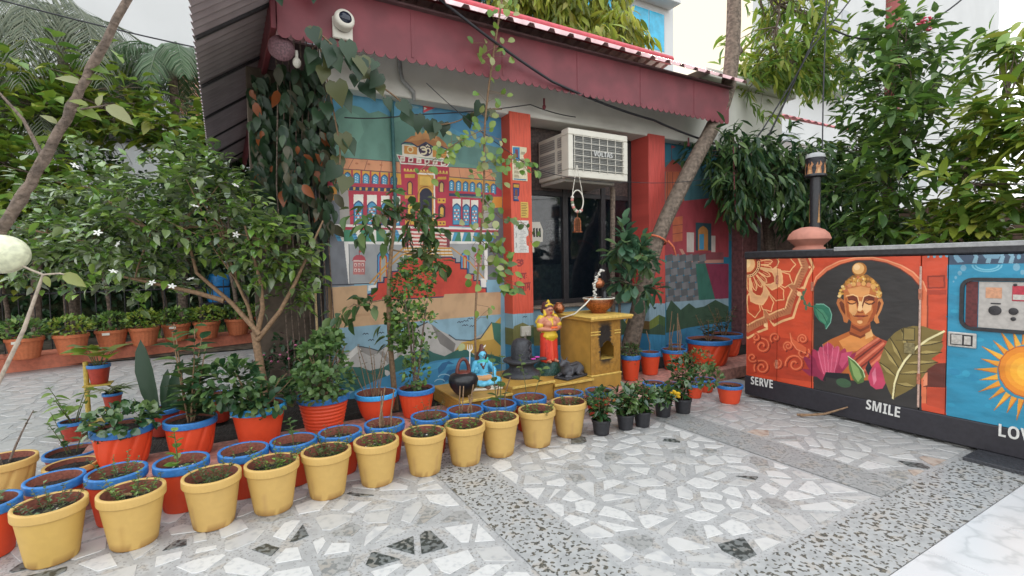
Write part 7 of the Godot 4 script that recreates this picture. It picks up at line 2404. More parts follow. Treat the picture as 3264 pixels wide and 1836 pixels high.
	P("1d3f6e",[603,530,605,448,613,439,623,433,634,438,641,447,639,530])
	P("3f93c0",[607,527,609,452,615,445,623,440,631,444,637,451,635,527])
	E("e8ece8",615,465,4.02,4.33)
	E("c04a48",622,464,4.03,4.34)
	E("e8ece8",629,464,4.04,4.34)
	E("c04a48",614,478,4.02,4.33)
	E("e8ece8",622,478,4.03,4.34)
	E("c04a48",629,478,4.04,4.35)
	E("e8ece8",614,492,4.02,4.33)
	E("c04a48",621,492,4.03,4.34)
	E("e8ece8",629,492,4.04,4.35)
	E("c04a48",614,506,4.02,4.33)
	E("e8ece8",621,506,4.03,4.34)
	E("c04a48",628,505,4.04,4.35)
	P("b3203a",[289,283,504,277,497,539,291,536])
	P("c99a3c",[301,307,498,303,498,309,301,312])
	E("e8c05a",306,304,4.16,4.67)
	E("e8c05a",319,304,4.18,4.68)
	E("e8c05a",333,304,4.21,4.7)
	E("e8c05a",347,303,4.24,4.72)
	E("e8c05a",362,303,4.27,4.73)
	E("e8c05a",376,303,4.3,4.75)
	E("e8c05a",390,302,4.33,4.76)
	E("e8c05a",405,302,4.36,4.78)
	E("e8c05a",419,302,4.39,4.8)
	E("e8c05a",434,301,4.42,4.81)
	E("e8c05a",449,301,4.45,4.83)
	E("e8c05a",463,301,4.48,4.85)
	E("e8c05a",478,300,4.51,4.87)
	E("e8c05a",493,300,4.54,4.88)
	P("f1ece2",[272,245,509,256,496,278,289,282])
	P("a81f35",[277,250,503,259,494,273,292,277])
	P("efe8da",[288,253,309,251,308,271,288,273])
	P("c9b6a0",[293,258,304,257,304,267,293,268])
	P("efe8da",[323,253,344,251,343,271,322,273])
	P("6b2430",[327,258,339,257,338,267,327,268])
	P("efe8da",[358,253,379,251,379,271,357,273])
	P("c9b6a0",[363,258,374,257,374,267,362,268])
	P("efe8da",[393,253,415,251,415,271,393,273])
	P("6b2430",[398,258,410,257,410,267,398,268])
	P("efe8da",[430,253,452,251,451,271,429,273])
	P("c9b6a0",[435,258,447,257,446,267,435,268])
	P("efe8da",[467,252,489,250,489,271,466,273])
	P("6b2430",[472,257,484,256,484,267,472,268])
	P("efe6d4",[297,201,506,204,503,248,297,248])
	P("d98f3a",[306,206,362,206,361,238,305,239])
	P("d98f3a",[430,203,495,205,493,241,430,241])
	E("f0d9a0",332,220,14,13.4)
	E("d07a34",332,220,8.4,8.03)
	P("8fc0a0",[443,209,481,209,460,236])
	E("2b1a3a",398,214,30.4,27.2)
	L("f3e6c0",7,[377,209,380,206,384,204,389,203,394,204,397,205,399,208,398,211,396,214,391,216])
	L("f3e6c0",7,[384,215,390,214,396,215,401,217,403,221,402,225,399,229,393,232,387,233,381,232])
	L("f3e6c0",6,[401,218,402,213,405,209,409,207,413,207,417,209,419,213,420,218,418,223,415,226])
	L("f3e6c0",5,[401,199,408,194,417,199])
	E("f3e6c0",409,191,2.9,2.72)
	P("b3703c",[295,201,307,189,338,164,402,150,460,153,491,177,507,205,482,196,460,188,433,197,401,182,365,204,337,191,309,191])
	P("c98a50",[323,185,345,168,402,154,446,156,467,173,434,170,402,167,366,179])
	L("1c2a4e",5,[295,202,309,193,337,192,365,206,401,183,433,199,459,189,482,198,507,206])
	E("c98a50",369,152,14.9,12.1)
	P("c98a50",[355,153,385,150,385,160,355,164])
	E("d9a03a",370,137,5.69,6.06)
	E("d9a03a",370,125,5.69,6.06)
	E("d9a03a",370,113,5.69,6.05)
	E("d9a03a",371,101,5.69,6.05)
	E("d9a03a",371,89,5.69,6.05)
	E("c98a50",401,154,15.2,12.2)
	P("c98a50",[387,155,417,151,417,162,387,166])
	E("d9a03a",402,139,5.78,6.11)
	E("c98a50",436,155,15.4,12.3)
	P("c98a50",[421,156,452,152,452,163,421,167])
	E("d9a03a",437,140,5.88,6.16)
	E("d9a03a",437,127,5.88,6.15)
	L("2b3a5a",3,[393,23,389,141])
	P("d23a44",[395,26,447,33,394,61])
	P("efe9e2",[397,36,412,40,396,50])
	P("efe6d8",[353,313,439,310,434,522,427,522,432,318,362,319])
	P("c98c2e",[362,319,431,318,427,522,356,521])
	P("e0b24a",[370,327,422,325,421,363,369,363])
	L("8a4a1e",4,[357,417,360,401,367,386,376,375,388,369,401,368,413,373,422,383,428,397,430,414])
	P("15162c",[365,521,368,397,379,382,396,372,412,380,423,394,420,520])
	L("d9a03a",5,[366,397,369,389,375,381,382,376,391,373,401,372,410,374,417,379,423,385,426,393])
	P("d49a30",[305,323,349,320,348,335,305,338])
	P("d49a30",[303,410,346,408,346,421,303,424])
	P("5a1830",[313,407,314,360,319,353,327,348,334,352,339,359,338,406])
	P("d9a03a",[318,405,319,362,322,358,327,355,331,357,334,361,333,405])
	P("5a1830",[307,504,309,445,315,436,325,431,334,435,340,443,338,503])
	P("e0b040",[314,497,315,452,319,447,324,444,330,447,333,451,332,496])
	P("d49a30",[301,512,342,511,342,530,301,531])
	P("d49a30",[449,324,490,320,490,332,448,335])
	P("5a1830",[453,388,454,350,460,343,467,339,475,342,480,349,479,387])
	P("d9b060",[459,386,460,354,463,350,467,347,472,349,475,353,474,386])
	P("d9a030",[448,415,485,413,484,434,447,436])
	P("3a1428",[448,497,450,452,456,443,466,437,476,442,483,451,481,495])
	P("e0b040",[457,492,458,459,461,454,466,451,471,454,474,458,473,492])
	P("d9a030",[446,512,482,511,482,530,446,531])
	E("7a2430",456,423,4.48,4.17)
	E("7a2430",475,423,4.52,4.19)
	E("7a2430",458,521,4.49,4.18)
	E("7a2430",473,521,4.52,4.2)
	P("efe6e0",[9,536,742,538,741,548,10,547])
	P("a82036",[10,546,741,546,738,557,13,557])
	P("2f7a56",[13,557,738,557,686,603,53,604])
	P("efe9e0",[25,558,53,559,53,602,43,602])
	P("3f93c0",[12,558,29,559,46,602,30,602])
	L("1d3f6e",2,[17,567,34,565])
	L("1d3f6e",2,[22,578,39,576])
	L("1d3f6e",2,[27,589,44,588])
	P("efe9e0",[90,557,119,557,119,601,109,601])
	P("3f93c0",[76,557,94,558,111,601,95,601])
	L("1d3f6e",2,[81,566,99,564])
	L("1d3f6e",2,[86,577,104,575])
	L("1d3f6e",2,[92,588,109,587])
	P("efe9e0",[150,555,180,556,180,600,170,601])
	P("3f93c0",[136,556,154,557,172,601,155,601])
	L("1d3f6e",2,[141,565,159,563])
	L("1d3f6e",2,[147,576,165,575])
	L("1d3f6e",2,[152,588,170,586])
	P("efe9e0",[213,554,243,555,243,600,233,600])
	P("3f93c0",[198,554,217,555,235,600,218,600])
	L("1d3f6e",2,[203,563,222,562])
	L("1d3f6e",2,[209,575,227,574])
	L("1d3f6e",2,[214,587,233,585])
	P("efe9e0",[263,553,295,554,295,599,284,600])
	P("3f93c0",[248,553,267,554,286,600,269,600])
	L("1d3f6e",2,[253,563,272,561])
	L("1d3f6e",2,[259,574,278,573])
	L("1d3f6e",2,[265,586,284,585])
	P("efe9e0",[503,560,522,560,515,599,506,599])
	P("3f93c0",[521,560,538,560,520,600,508,600])
	P("efe9e0",[550,559,571,559,564,599,554,599])
	P("3f93c0",[569,559,587,560,568,600,556,600])
	P("efe9e0",[600,558,621,558,614,598,604,598])
	P("3f93c0",[619,558,637,559,618,600,606,600])
	P("efe9e0",[653,557,674,557,667,598,657,598])
	P("3f93c0",[673,557,691,558,672,599,658,599])
	P("efe9e0",[690,556,712,557,704,597,694,598])
	P("3f93c0",[710,557,729,557,709,599,696,599])
	P("f0ece6",[53,603,299,602,294,771,65,770])
	P("9c9fa2",[71,613,296,614,291,767,70,767])
	P("f0ece6",[495,598,685,598,681,772,491,766])
	P("9c9fa2",[495,609,666,608,663,771,491,766])
	L("2b2b3a",2,[71,613,70,767])
	L("2b2b3a",2,[666,608,663,768])
	L("1d2433",4,[-10,771,148,770])
	P("b8404c",[88,664,99,656,120,656,131,664,136,680,82,679])
	P("c06a68",[86,679,132,680,130,734,84,733])
	P("e6c8c0",[87,676,131,677,131,683,87,682])
	P("f0e0d8",[90,689,99,689,98,701,90,701])
	P("8a2434",[92,692,96,692,96,699,92,699])
	P("f0e0d8",[104,689,113,689,112,701,104,701])
	P("8a2434",[106,692,110,692,110,700,106,700])
	P("f0e0d8",[118,689,127,689,127,701,118,701])
	P("8a2434",[120,692,124,692,124,700,120,700])
	P("f0e0d8",[89,710,98,710,98,723,89,722])
	P("8a2434",[91,713,95,713,95,721,91,721])
	P("f0e0d8",[103,710,112,711,112,723,103,723])
	P("8a2434",[106,713,109,714,109,721,105,721])
	P("f0e0d8",[118,711,126,711,126,723,117,723])
	P("8a2434",[120,714,124,714,123,722,119,722])
	L("8a2434",3,[110,637,110,656])
	P("c83a40",[110,637,129,641,110,647])
	P("b8404c",[619,656,627,650,644,650,653,656,657,669,614,668])
	P("c06a68",[618,668,653,669,652,712,617,712])
	P("e6c8c0",[619,666,653,666,652,671,619,671])
	P("f0e0d8",[621,676,628,676,627,686,621,686])
	P("8a2434",[623,678,626,678,625,684,622,684])
	P("f0e0d8",[632,676,639,676,638,686,632,686])
	P("8a2434",[634,678,637,678,636,685,633,684])
	P("f0e0d8",[643,676,650,676,650,686,643,686])
	P("8a2434",[645,678,648,678,647,685,644,685])
	P("f0e0d8",[621,693,627,693,627,703,620,703])
	P("8a2434",[622,696,625,696,625,702,622,702])
	P("f0e0d8",[632,693,638,693,638,703,631,703])
	P("8a2434",[633,696,636,696,636,702,633,702])
	P("f0e0d8",[643,693,649,693,649,703,642,703])
	P("8a2434",[644,696,647,696,647,702,644,702])
	L("8a2434",3,[636,634,636,650])
	P("c83a40",[636,634,651,637,636,642])
	P("1d3f6e",[178,763,181,658,191,645,207,636,222,645,232,658,228,765])
	P("3f9ad0",[182,763,185,659,194,647,207,640,219,647,227,659,224,765])
	P("b22338",[187,763,190,664,197,656,206,650,216,656,222,665,219,764])
	P("e0a030",[191,764,194,669,199,662,206,658,213,662,218,669,215,764])
	P("9c9fa2",[194,764,197,674,201,669,206,666,211,669,214,674,212,764])
	P("1d3f6e",[546,739,548,661,557,650,570,643,583,650,592,661,590,740])
	P("3f9ad0",[551,739,553,662,560,653,570,647,581,653,587,662,585,740])
	P("b22338",[557,739,559,668,563,662,570,659,577,662,581,668,579,740])
	P("e0a030",[562,739,563,673,566,669,570,668,573,670,576,673,574,740])
	P("9c9fa2",[566,739,567,678,568,677,570,676,571,677,572,678,570,740])
	P("7a2a38",[296,560,315,560,314,622,294,625])
	P("7a2a38",[486,561,502,561,498,625,484,622])
	P("efdcd0",[315,557,486,561,486,569,315,565])
	P("c2504a",[315,565,486,569,485,577,315,572])
	P("efdcd0",[315,572,485,577,485,584,315,580])
	P("c2504a",[315,580,485,584,485,592,315,587])
	P("efdcd0",[315,587,485,592,485,600,314,595])
	P("c2504a",[314,595,485,600,485,608,314,602])
	P("efdcd0",[314,602,485,608,484,615,314,609])
	P("c2504a",[314,609,484,615,484,623,314,617])
	P("efdcd0",[314,617,484,623,484,631,314,624])
	P("d9922c",[297,625,502,625,504,632,295,632])
	P("f3ead8",[295,632,504,632,507,639,294,638])
	P("d9922c",[294,638,507,639,509,646,292,645])
	P("f3ead8",[292,645,509,646,511,653,290,652])
	P("d9922c",[290,652,511,653,513,660,289,659])
	P("f3ead8",[289,659,513,660,515,667,287,665])
	L("b06a24",1,[302,626,298,664])
	L("b06a24",1,[320,626,317,664])
	L("b06a24",1,[339,626,336,664])
	L("b06a24",1,[357,626,356,665])
	L("b06a24",1,[376,626,375,665])
	L("b06a24",1,[395,626,395,665])
	L("b06a24",1,[414,626,414,665])
	L("b06a24",1,[433,626,434,665])
	L("b06a24",1,[452,626,454,665])
	L("b06a24",1,[472,626,475,665])
	L("b06a24",1,[492,626,495,666])
	L("cc8a2a",6,[294,626,241,672,148,770])
	L("cc8a2a",5,[286,655,199,731,152,795])
	L("cc8a2a",5,[505,625,593,689,676,779])
	P("f0ece6",[142,778,179,776,178,796,141,800])
	P("cf3524",[296,665,509,667,509,673,524,674,524,692,549,692,549,719,580,720,580,743,612,744,611,773,644,774,643,807,673,809,673,838,136,843,137,814,154,813,155,792,178,791,179,768,205,768,206,748,238,748,239,725,266,724,267,692,295,691])
	L("1c1f45",6,[296,665,509,667,509,673,524,674,524,692,549,692,549,719,580,720,580,743,612,744,611,773,644,774,643,807,673,809,673,838,136,843,137,814,154,813,155,792,178,791,179,768,205,768,206,748,238,748,239,725,266,724,267,692,295,691,296,665])
	P("f0ece6",[645,765,674,766,673,806,647,805])
	P("cda277",[-39,781,138,777,136,843,249,842,463,842,469,828,748,830,746,945,-45,946])
	P("c2966b",[-2,894,173,888,173,899,-2,903])
	P("b98d66",[10,908,23,896,66,896,49,902])
	P("86b0c4",[-45,941,746,934,736,1399,-56,1266])
	L("1d2a3a",3,[114,974,121,969,125,974,131,970,136,974])
	L("1d2a3a",3,[135,1001,143,996,147,1001,152,997,158,1001])
	L("1d2a3a",3,[177,975,184,970,189,975,194,971,200,975])
	L("1d2a3a",3,[526,957,535,952,540,957,547,953,553,957])
	L("1d2a3a",3,[553,954,562,949,568,954,574,950,581,954])
	L("1d2a3a",3,[550,973,559,968,564,973,571,969,578,973])
	L("1d2a3a",3,[576,946,585,940,590,946,597,941,603,946])
	L("1d2a3a",3,[586,980,595,974,600,980,607,975,614,980])
	P("b9b4b0",[6,1054,53,1041,93,1018,141,1032,177,1047,230,1013,263,1002,317,973,342,966,388,945,428,975,485,1007,517,1030,588,1041,745,977,740,1187,4,1107])
	P("8d8985",[53,1052,92,1032,140,1064,177,1054,213,1104,227,1097,196,1051,177,1047,141,1032,93,1018])
	P("75716e",[403,951,464,1005,516,1050,504,1088,442,1042])
	P("d8d4cf",[263,1009,317,988,341,1009,301,1038,276,1074])
	P("8f8b88",[253,1024,292,1014,281,1065,251,1085])
	P("c99a3a",[504,1088,543,1047,588,1041,639,1036,746,945,742,1134,586,1097])
	P("e0b65a",[627,1050,698,968,708,1047])
	P("2f6a58",[698,968,745,977,743,1082,708,1047])
	L("2a3a44",5,[230,1013,263,1000,317,971,388,944])
	L("2a3a44",5,[485,1007,517,1032,588,1042,639,1036,698,968])
	L("2a3a44",4,[93,1018,141,1032,177,1047,230,1013])
	P("1f5a52",[4,1098,47,1096,103,1105,139,1123,194,1116,242,1089,271,1073,290,1090,315,1068,375,1055,410,1078,462,1099,526,1076,581,1084,603,1109,648,1104,742,1134,740,1182,419,1114,274,1135,155,1167,74,1197,1,1186])
	P("2f84b4",[-56,1266,74,1197,155,1167,274,1135,419,1114,586,1115,741,1166,736,1399])
	P("3f9cc8",[269,1144,424,1122,569,1121,557,1145,424,1149,287,1180])
	P("1d5f92",[429,1149,450,1127,482,1123,508,1139,476,1136,460,1158,433,1175])
	P("1d5f92",[454,1192,476,1165,513,1160,535,1172,497,1175,475,1205,453,1217])
	L("9cc8dc",4,[430,1187,433,1183,439,1180,445,1178,453,1178,461,1178,468,1180,476,1183,482,1187,487,1191])
	L("9cc8dc",4,[413,1205,416,1202,421,1199,426,1197,432,1197,439,1197,445,1199,451,1201,456,1205,460,1209])
	P("5fb4d8",[396,1224,474,1215,489,1257,421,1262])
	P("e9e6e0",[32,1079,53,1050,88,1018,106,1033,65,1065,43,1091])
	P("d0ccc6",[198,1126,212,1132,226,1144,207,1155,198,1145])
	return finish()

func paint_pillar_words() -> ImageTexture:
	canvas(118,1212,"d8452a")
	haze_mix = 0.15
	P("d8452a",[-54,-19,153,-49,135,920,-74,907])
	L("8a1c1c",7,[28,670,30,667,35,666,39,666,44,667,47,669,48,672,47,674,44,676,39,677])
	L("8a1c1c",7,[33,678,39,677,45,678,50,681,52,685,51,689,46,692,40,693,34,693,29,690])
	L("8a1c1c",7,[46,683,45,678,47,674,50,671,54,670,58,671,61,675,62,679,60,683,57,686])
	L("8a1c1c",7,[47,669,54,665,63,669])
	E("8a1c1c",55,662,2.43,2.07)
	L("8a1c1c",7,[30,729,79,728])
	L("8a1c1c",7,[44,730,44,753])
	L("8a1c1c",7,[44,742,33,740,33,746])
	L("8a1c1c",7,[57,728,57,745,67,745])
	L("8a1c1c",7,[69,729,68,752])
	L("8a1c1c",7,[57,745,52,750])
	E("8a1c1c",81,737,2.46,2.09)
	E("8a1c1c",81,747,2.46,2.09)
	L("8a1c1c",7,[15,778,103,772])
	L("8a1c1c",7,[15,776,15,773,17,770,20,768,24,767,29,766,34,767,38,768,42,769,45,772])
	L("8a1c1c",7,[18,777,17,811])
	L("8a1c1c",7,[24,791,23,788,24,786,26,783,29,782,33,783,36,784,37,787,37,790,36,793])
	L("8a1c1c",7,[35,794,27,806,38,811])
	L("8a1c1c",7,[43,776,43,810])
	L("8a1c1c",7,[63,794,62,798,57,800,52,799,49,796,49,791,53,787,58,787,62,789,63,794])
	L("8a1c1c",7,[65,774,64,809])
	L("8a1c1c",7,[76,773,75,807])
	L("8a1c1c",7,[86,774,86,789,97,791])
	L("8a1c1c",7,[98,773,97,804])
	L("8a1c1c",7,[89,791,84,796])
	P("86b0c4",[-50,912,142,913,135,1275,-57,1248])
	P("6b6a34",[-12,1009,5,968,55,954,93,971,141,967,138,1110,-14,1094])
	P("3f5a34",[28,1063,72,987,141,978,139,1073])
	P("1f4a48",[79,1068,101,1030,140,1018,138,1110,78,1104])
	P("2f7fae",[-17,1058,139,1059,135,1275,-21,1253])
	L("1d2a3a",3,[56,931,64,925,69,931,75,926,80,930])
	L("1d2a3a",3,[128,936,136,930,141,936,148,930,154,935])
	return finish()

func paint_lake_band() -> ImageTexture:
	canvas(718,312,"86b0c4")
	haze_mix = 0.15
	P("86b0c4",[5,-11,921,-13,918,595,-4,453])
	P("6b6a34",[3,87,40,82,81,93,112,142,111,235,1,224])
	P("22403f",[141,98,180,69,229,49,258,59,400,167,399,266,125,237])
	P("2f7fae",[2,178,173,191,399,217,920,212,918,595,-4,453])
	P("c99a2c",[621,100,654,71,713,119,712,175,637,144])
	P("2f4a2c",[468,107,588,67,653,145,712,175,712,194,467,191])
	P("2f7fae",[429,170,721,182,728,341,427,307])
	L("1d3a4a",3,[621,100,654,71,713,119])
	return finish()

func paint_right_pillar_paint() -> ImageTexture:
	canvas(99,957,"2f84b4")
	haze_mix = 0.15
	P("c93f36",[-54,-23,137,-47,133,725,-61,714])
	P("8fb0c0",[-61,714,133,725,133,812,-62,798])
	P("7a5a2c",[-61,791,4,795,3,841,-62,836])
	P("6a7a2c",[1,795,59,770,58,812,1,836])
	P("3a5a2c",[59,770,133,797,133,847,58,826])
	P("2f4a34",[-62,831,1,831,64,812,133,842,133,872,-62,855])
	P("2f84b4",[-62,850,1,851,133,867,132,982,-63,960])
	E("22303a",34,740,8.04,4.84)
	L("8a2420",4,[25,611,72,612])
	L("8a2420",4,[15,640,92,641])
	L("8a2420",4,[22,639,19,655])
	L("8a2420",4,[38,640,35,656])
	L("8a2420",4,[54,640,51,657])
	L("8a2420",4,[70,641,68,657])
	L("8a2420",4,[87,641,84,658])
	return finish()

func paint_right_mural() -> ImageTexture:
	canvas(531,969,"2a7c9a")
	haze_mix = 0.15
	P("2a7c9a",[13,-15,531,-76,533,457,9,461])
	P("3a6f7c",[12,128,158,86,303,119,532,84,533,457,9,461])
	P("b3453a",[65,138,115,94,174,122,190,143,65,153])
	P("c9603c",[69,153,190,143,190,286,68,292])
	L("7a2a2a",4,[83,155,79,284])
	L("7a2a2a",4,[115,153,114,282])
	L("7a2a2a",4,[158,149,162,280])
	P("d23a44",[107,32,137,37,107,48])
	L("7a2a2a",3,[107,31,107,95])
	P("a83440",[64,292,507,239,508,538,63,527])
	P("c9603c",[114,356,179,347,178,460,114,468])
	L("7a2a2a",3,[114,393,179,386])
	L("7a2a2a",3,[114,431,179,423])
	P("1c3f4e",[268,374,379,375,379,505,268,505])
	P("c9803c",[285,505,285,410,299,397,320,388,341,396,355,409,355,505])
	P("3f93c0",[293,428,326,427,326,501,293,501])
	P("d8c8c0",[207,421,257,421,256,513,207,513])
	P("d8c8c0",[379,434,409,434,409,513,379,513])
	P("c98a78",[156,498,211,566,470,566,470,550,217,547,178,498])
	P("8a3a44",[217,517,470,514,470,550,217,551])
	P("55585c",[71,527,113,520,117,552,75,558])
	P("7a7a7e",[113,528,156,520,161,552,117,559])
	P("55585c",[156,528,200,520,205,552,161,560])
	P("7a7a7e",[200,528,245,521,250,553,205,560])
	P("55585c",[245,528,291,521,295,554,249,561])
	P("7a7a7e",[291,529,337,521,342,554,295,561])
	P("7a7a7e",[65,558,107,551,111,583,69,590])
	P("55585c",[107,559,150,552,154,584,111,590])
	P("7a7a7e",[150,559,194,552,198,584,154,591])
	P("55585c",[194,560,238,553,243,585,198,592])
	P("7a7a7e",[238,561,284,553,288,586,243,593])
	P("55585c",[284,561,330,554,335,587,288,594])
	P("55585c",[58,589,100,583,104,614,62,621])
	P("7a7a7e",[100,590,143,583,147,615,104,622])
	P("55585c",[143,591,187,584,191,616,147,623])
	P("7a7a7e",[187,592,231,585,236,617,191,624])
	P("55585c",[231,593,277,586,281,619,236,625])
	P("7a7a7e",[277,594,323,587,328,620,281,626])
	P("7a7a7e",[52,620,94,614,98,645,56,651])
	P("55585c",[94,621,136,615,141,647,98,653])
	P("7a7a7e",[136,623,180,616,184,648,141,654])
	P("55585c",[180,624,225,617,229,650,184,656])
	P("7a7a7e",[225,625,270,618,274,651,229,657])
	P("55585c",[270,626,316,620,321,653,274,659])
	P("55585c",[45,651,87,645,91,677,49,682])
	P("7a7a7e",[87,653,130,646,134,678,91,684])
	P("55585c",[130,654,173,648,178,680,134,686])
	P("7a7a7e",[173,655,218,649,222,682,178,688])
	P("55585c",[218,657,263,651,268,684,222,689])
	P("7a7a7e",[263,659,309,652,314,685,267,691])
	P("7a7a7e",[39,682,81,676,85,708,43,713])
	P("55585c",[81,684,123,678,127,710,85,715])
	P("7a7a7e",[123,685,167,680,171,712,127,717])
	P("55585c",[167,687,211,681,215,714,171,719])
	P("7a7a7e",[211,689,256,683,261,716,215,722])
	P("55585c",[256,691,302,685,307,718,261,724])
	P("55585c",[32,713,74,707,78,739,36,744])
	P("7a7a7e",[74,715,117,709,121,741,78,746])
	P("55585c",[117,717,160,711,164,743,121,749])
	P("7a7a7e",[160,719,204,713,209,746,164,751])
	P("55585c",[204,721,249,715,254,748,209,754])
	P("7a7a7e",[249,723,295,718,300,751,254,756])
	P("2a6a5a",[268,567,337,568,409,745,290,739])
	P("8a2444",[337,568,508,571,508,742,409,745])
	P("8fb0c0",[70,739,508,742,509,800,70,773])
	P("2a4a34",[70,780,102,730,166,779,222,751,267,777,325,773,409,745,509,783,509,874,69,878])
	P("2f7fae",[48,883,210,866,509,857,510,1114,47,1056])
	return finish()

func paint_generator_side() -> ImageTexture:
	canvas(1068,488,"c94a2c")
	P("c94a2c",[-11,-16,667,-23,677,528,-9,580])
	P("b23e26",[5,313,273,308,274,461,6,479])
	P("b8432a",[194,-45,243,-47,253,-9,272,35,251,77,239,113,190,107])
	L("e8b27c",9,[194,-45,243,-47,253,-9,272,35,251,77,239,113,190,107])
	P("b8432a",[190,107,228,142,213,179,199,227,155,245,121,265,86,222])
	L("e8b27c",9,[190,107,228,142,213,179,199,227,155,245,121,265,86,222])
	P("b8432a",[86,222,92,281,54,299,8,329,-40,309,-83,298,-76,235])
	L("e8b27c",9,[86,222,92,281,54,299,8,329,-40,309,-83,298,-76,235])
	L("a83a26",4,[194,-45,231,-43,238,-7,255,34,236,73,228,109,190,107])
	L("a83a26",4,[190,107,218,136,199,168,187,214,146,230,115,253,86,222])
	L("a83a26",4,[86,222,88,267,51,280,8,308,-36,288,-78,283,-76,235])
	L("b5714c",26,[164,-34,214,-38,226,-6,243,33,225,71,211,102,161,94])
	L("b5714c",26,[161,94,201,128,190,161,178,204,138,219,106,234,73,189])
	L("b5714c",26,[73,189,81,247,49,266,8,292,-34,274,-70,261,-62,197])
	L("e8b27c",6,[164,-34,205,-36,214,-4,230,33,212,68,202,99,161,94])
	L("e8b27c",6,[161,94,193,123,179,153,168,194,131,208,102,224,73,189])
	L("e8b27c",6,[73,189,78,237,46,251,8,275,-31,258,-66,249,-62,197])
	P("c24a2c",[164,-34,200,-34,207,-3,223,32,205,66,197,97,161,94])
	L("c24a2c",3,[164,-34,200,-34,207,-3,223,32,205,66,197,97,161,94])
	P("c24a2c",[161,94,188,120,173,149,162,188,126,201,99,219,73,189])
	L("c24a2c",3,[161,94,188,120,173,149,162,188,126,201,99,219,73,189])
	P("c24a2c",[73,189,76,231,45,243,8,266,-30,249,-64,242,-62,197])
	L("c24a2c",3,[73,189,76,231,45,243,8,266,-30,249,-64,242,-62,197])
	P("c24a2c",[135,1,184,-2,193,10,207,25,193,40,185,52,136,48])
	L("e8b27c",4,[135,1,184,-2,193,10,207,25,193,40,185,52,136,48])
	P("c24a2c",[136,48,183,62,187,77,195,96,178,105,166,114,120,92])
	L("e8b27c",4,[136,48,183,62,187,77,195,96,178,105,166,114,120,92])
	P("c24a2c",[120,92,161,123,160,139,162,161,142,163,128,167,91,129])
	L("e8b27c",4,[120,92,161,123,160,139,162,161,142,163,128,167,91,129])
	P("c24a2c",[91,129,120,174,114,189,109,211,89,206,73,205,51,154])
	L("e8b27c",4,[91,129,120,174,114,189,109,211,89,206,73,205,51,154])
	P("c24a2c",[51,154,63,209,53,222,40,241,22,229,8,221,3,164])
	L("e8b27c",4,[51,154,63,209,53,222,40,241,22,229,8,221,3,164])
	P("c24a2c",[3,164,-3,222,-19,231,-38,245,-51,226,-62,214,-46,156])
	L("e8b27c",4,[3,164,-3,222,-19,231,-38,245,-51,226,-62,214,-46,156])
	P("e0a878",[93,31,146,45,154,69,155,97,134,114,112,124,67,88])
	L("e8b27c",6,[93,31,146,45,154,69,155,97,134,114,112,124,67,88])
	P("e0a878",[67,88,100,136,90,161,73,185,45,183,21,174,10,114])
	L("e8b27c",6,[67,88,100,136,90,161,73,185,45,183,21,174,10,114])
	P("e0a878",[10,114,3,176,-21,189,-52,196,-73,174,-86,149,-52,94])
	L("e8b27c",6,[10,114,3,176,-21,189,-52,196,-73,174,-86,149,-52,94])
	P("b8432a",[54,3,110,-13,129,-3,140,13,132,31,115,43,57,35])
	L("e8b27c",6,[54,3,110,-13,129,-3,140,13,132,31,115,43,57,35])
	P("b8432a",[57,35,113,54,123,73,124,94,107,103,86,104,42,62])
	L("e8b27c",6,[57,35,113,54,123,73,124,94,107,103,86,104,42,62])
	P("b8432a",[42,62,78,112,76,134,65,152,45,150,27,138,13,75])
	L("e8b27c",6,[42,62,78,112,76,134,65,152,45,150,27,138,13,75])
	P("b8432a",[13,75,16,139,1,158,-19,167,-35,153,-43,131,-18,70])
	L("e8b27c",6,[13,75,16,139,1,158,-19,167,-35,153,-43,131,-18,70])
	L("e8b27c",4,[50,12,93,3,105,6,113,12,107,18,95,24,51,24])
	L("e8b27c",4,[51,24,95,28,106,34,113,41,104,46,92,48,49,36])
	L("e8b27c",4,[49,36,91,52,100,61,105,69,96,72,83,70,44,47])
	L("e8b27c",4,[44,47,81,74,88,85,90,95,80,94,69,90,37,56])
	L("e8b27c",4,[37,56,66,92,69,105,69,115,60,112,49,105,27,63])
	L("e8b27c",4,[27,63,46,106,46,120,43,130,35,124,27,114,16,67])
	L("e8b27c",4,[16,67,23,115,19,128,14,137,7,129,2,116,4,68])
	L("e8b27c",4,[4,68,-2,116,-9,128,-17,135,-21,126,-23,112,-8,66])
	L("e8b27c",2,[78,10,105,6])
	L("e8b27c",2,[79,17,107,14])
	L("e8b27c",2,[79,23,107,23])
	L("e8b27c",2,[79,30,107,32])
	L("e8b27c",2,[78,36,106,41])
	L("e8b27c",2,[77,42,104,50])
	L("e8b27c",2,[75,48,101,59])
	L("e8b27c",2,[73,54,98,67])
	L("e8b27c",2,[70,60,94,75])
	L("e8b27c",2,[67,66,90,82])
	L("e8b27c",2,[63,71,85,90])
	L("e8b27c",2,[59,76,79,97])
	L("e8b27c",2,[54,80,73,103])
	L("e8b27c",2,[49,84,66,109])
	L("e8b27c",2,[44,88,59,114])
	L("e8b27c",2,[38,91,51,118])
	L("e8b27c",2,[33,94,43,122])
	L("e8b27c",2,[26,96,34,125])
	L("e8b27c",2,[20,97,25,127])
	L("e8b27c",2,[14,98,16,129])
	L("e8b27c",2,[7,99,7,130])
	L("e8b27c",2,[1,99,-2,129])
	L("e8b27c",2,[-6,98,-11,129])
	L("e8b27c",2,[-12,97,-20,127])
	L("e8b27c",2,[-19,95,-29,124])
	L("e8b27c",2,[-25,92,-38,121])
	E("7a2a20",6,22,58.2,57.2)
	E("e8b27c",54,14,6.45,6)
	E("3a1a1a",54,14,2.87,2.67)
	E("e8b27c",55,22,6.45,6)
	E("3a1a1a",55,22,2.87,2.67)
	E("e8b27c",54,29,6.45,6.01)
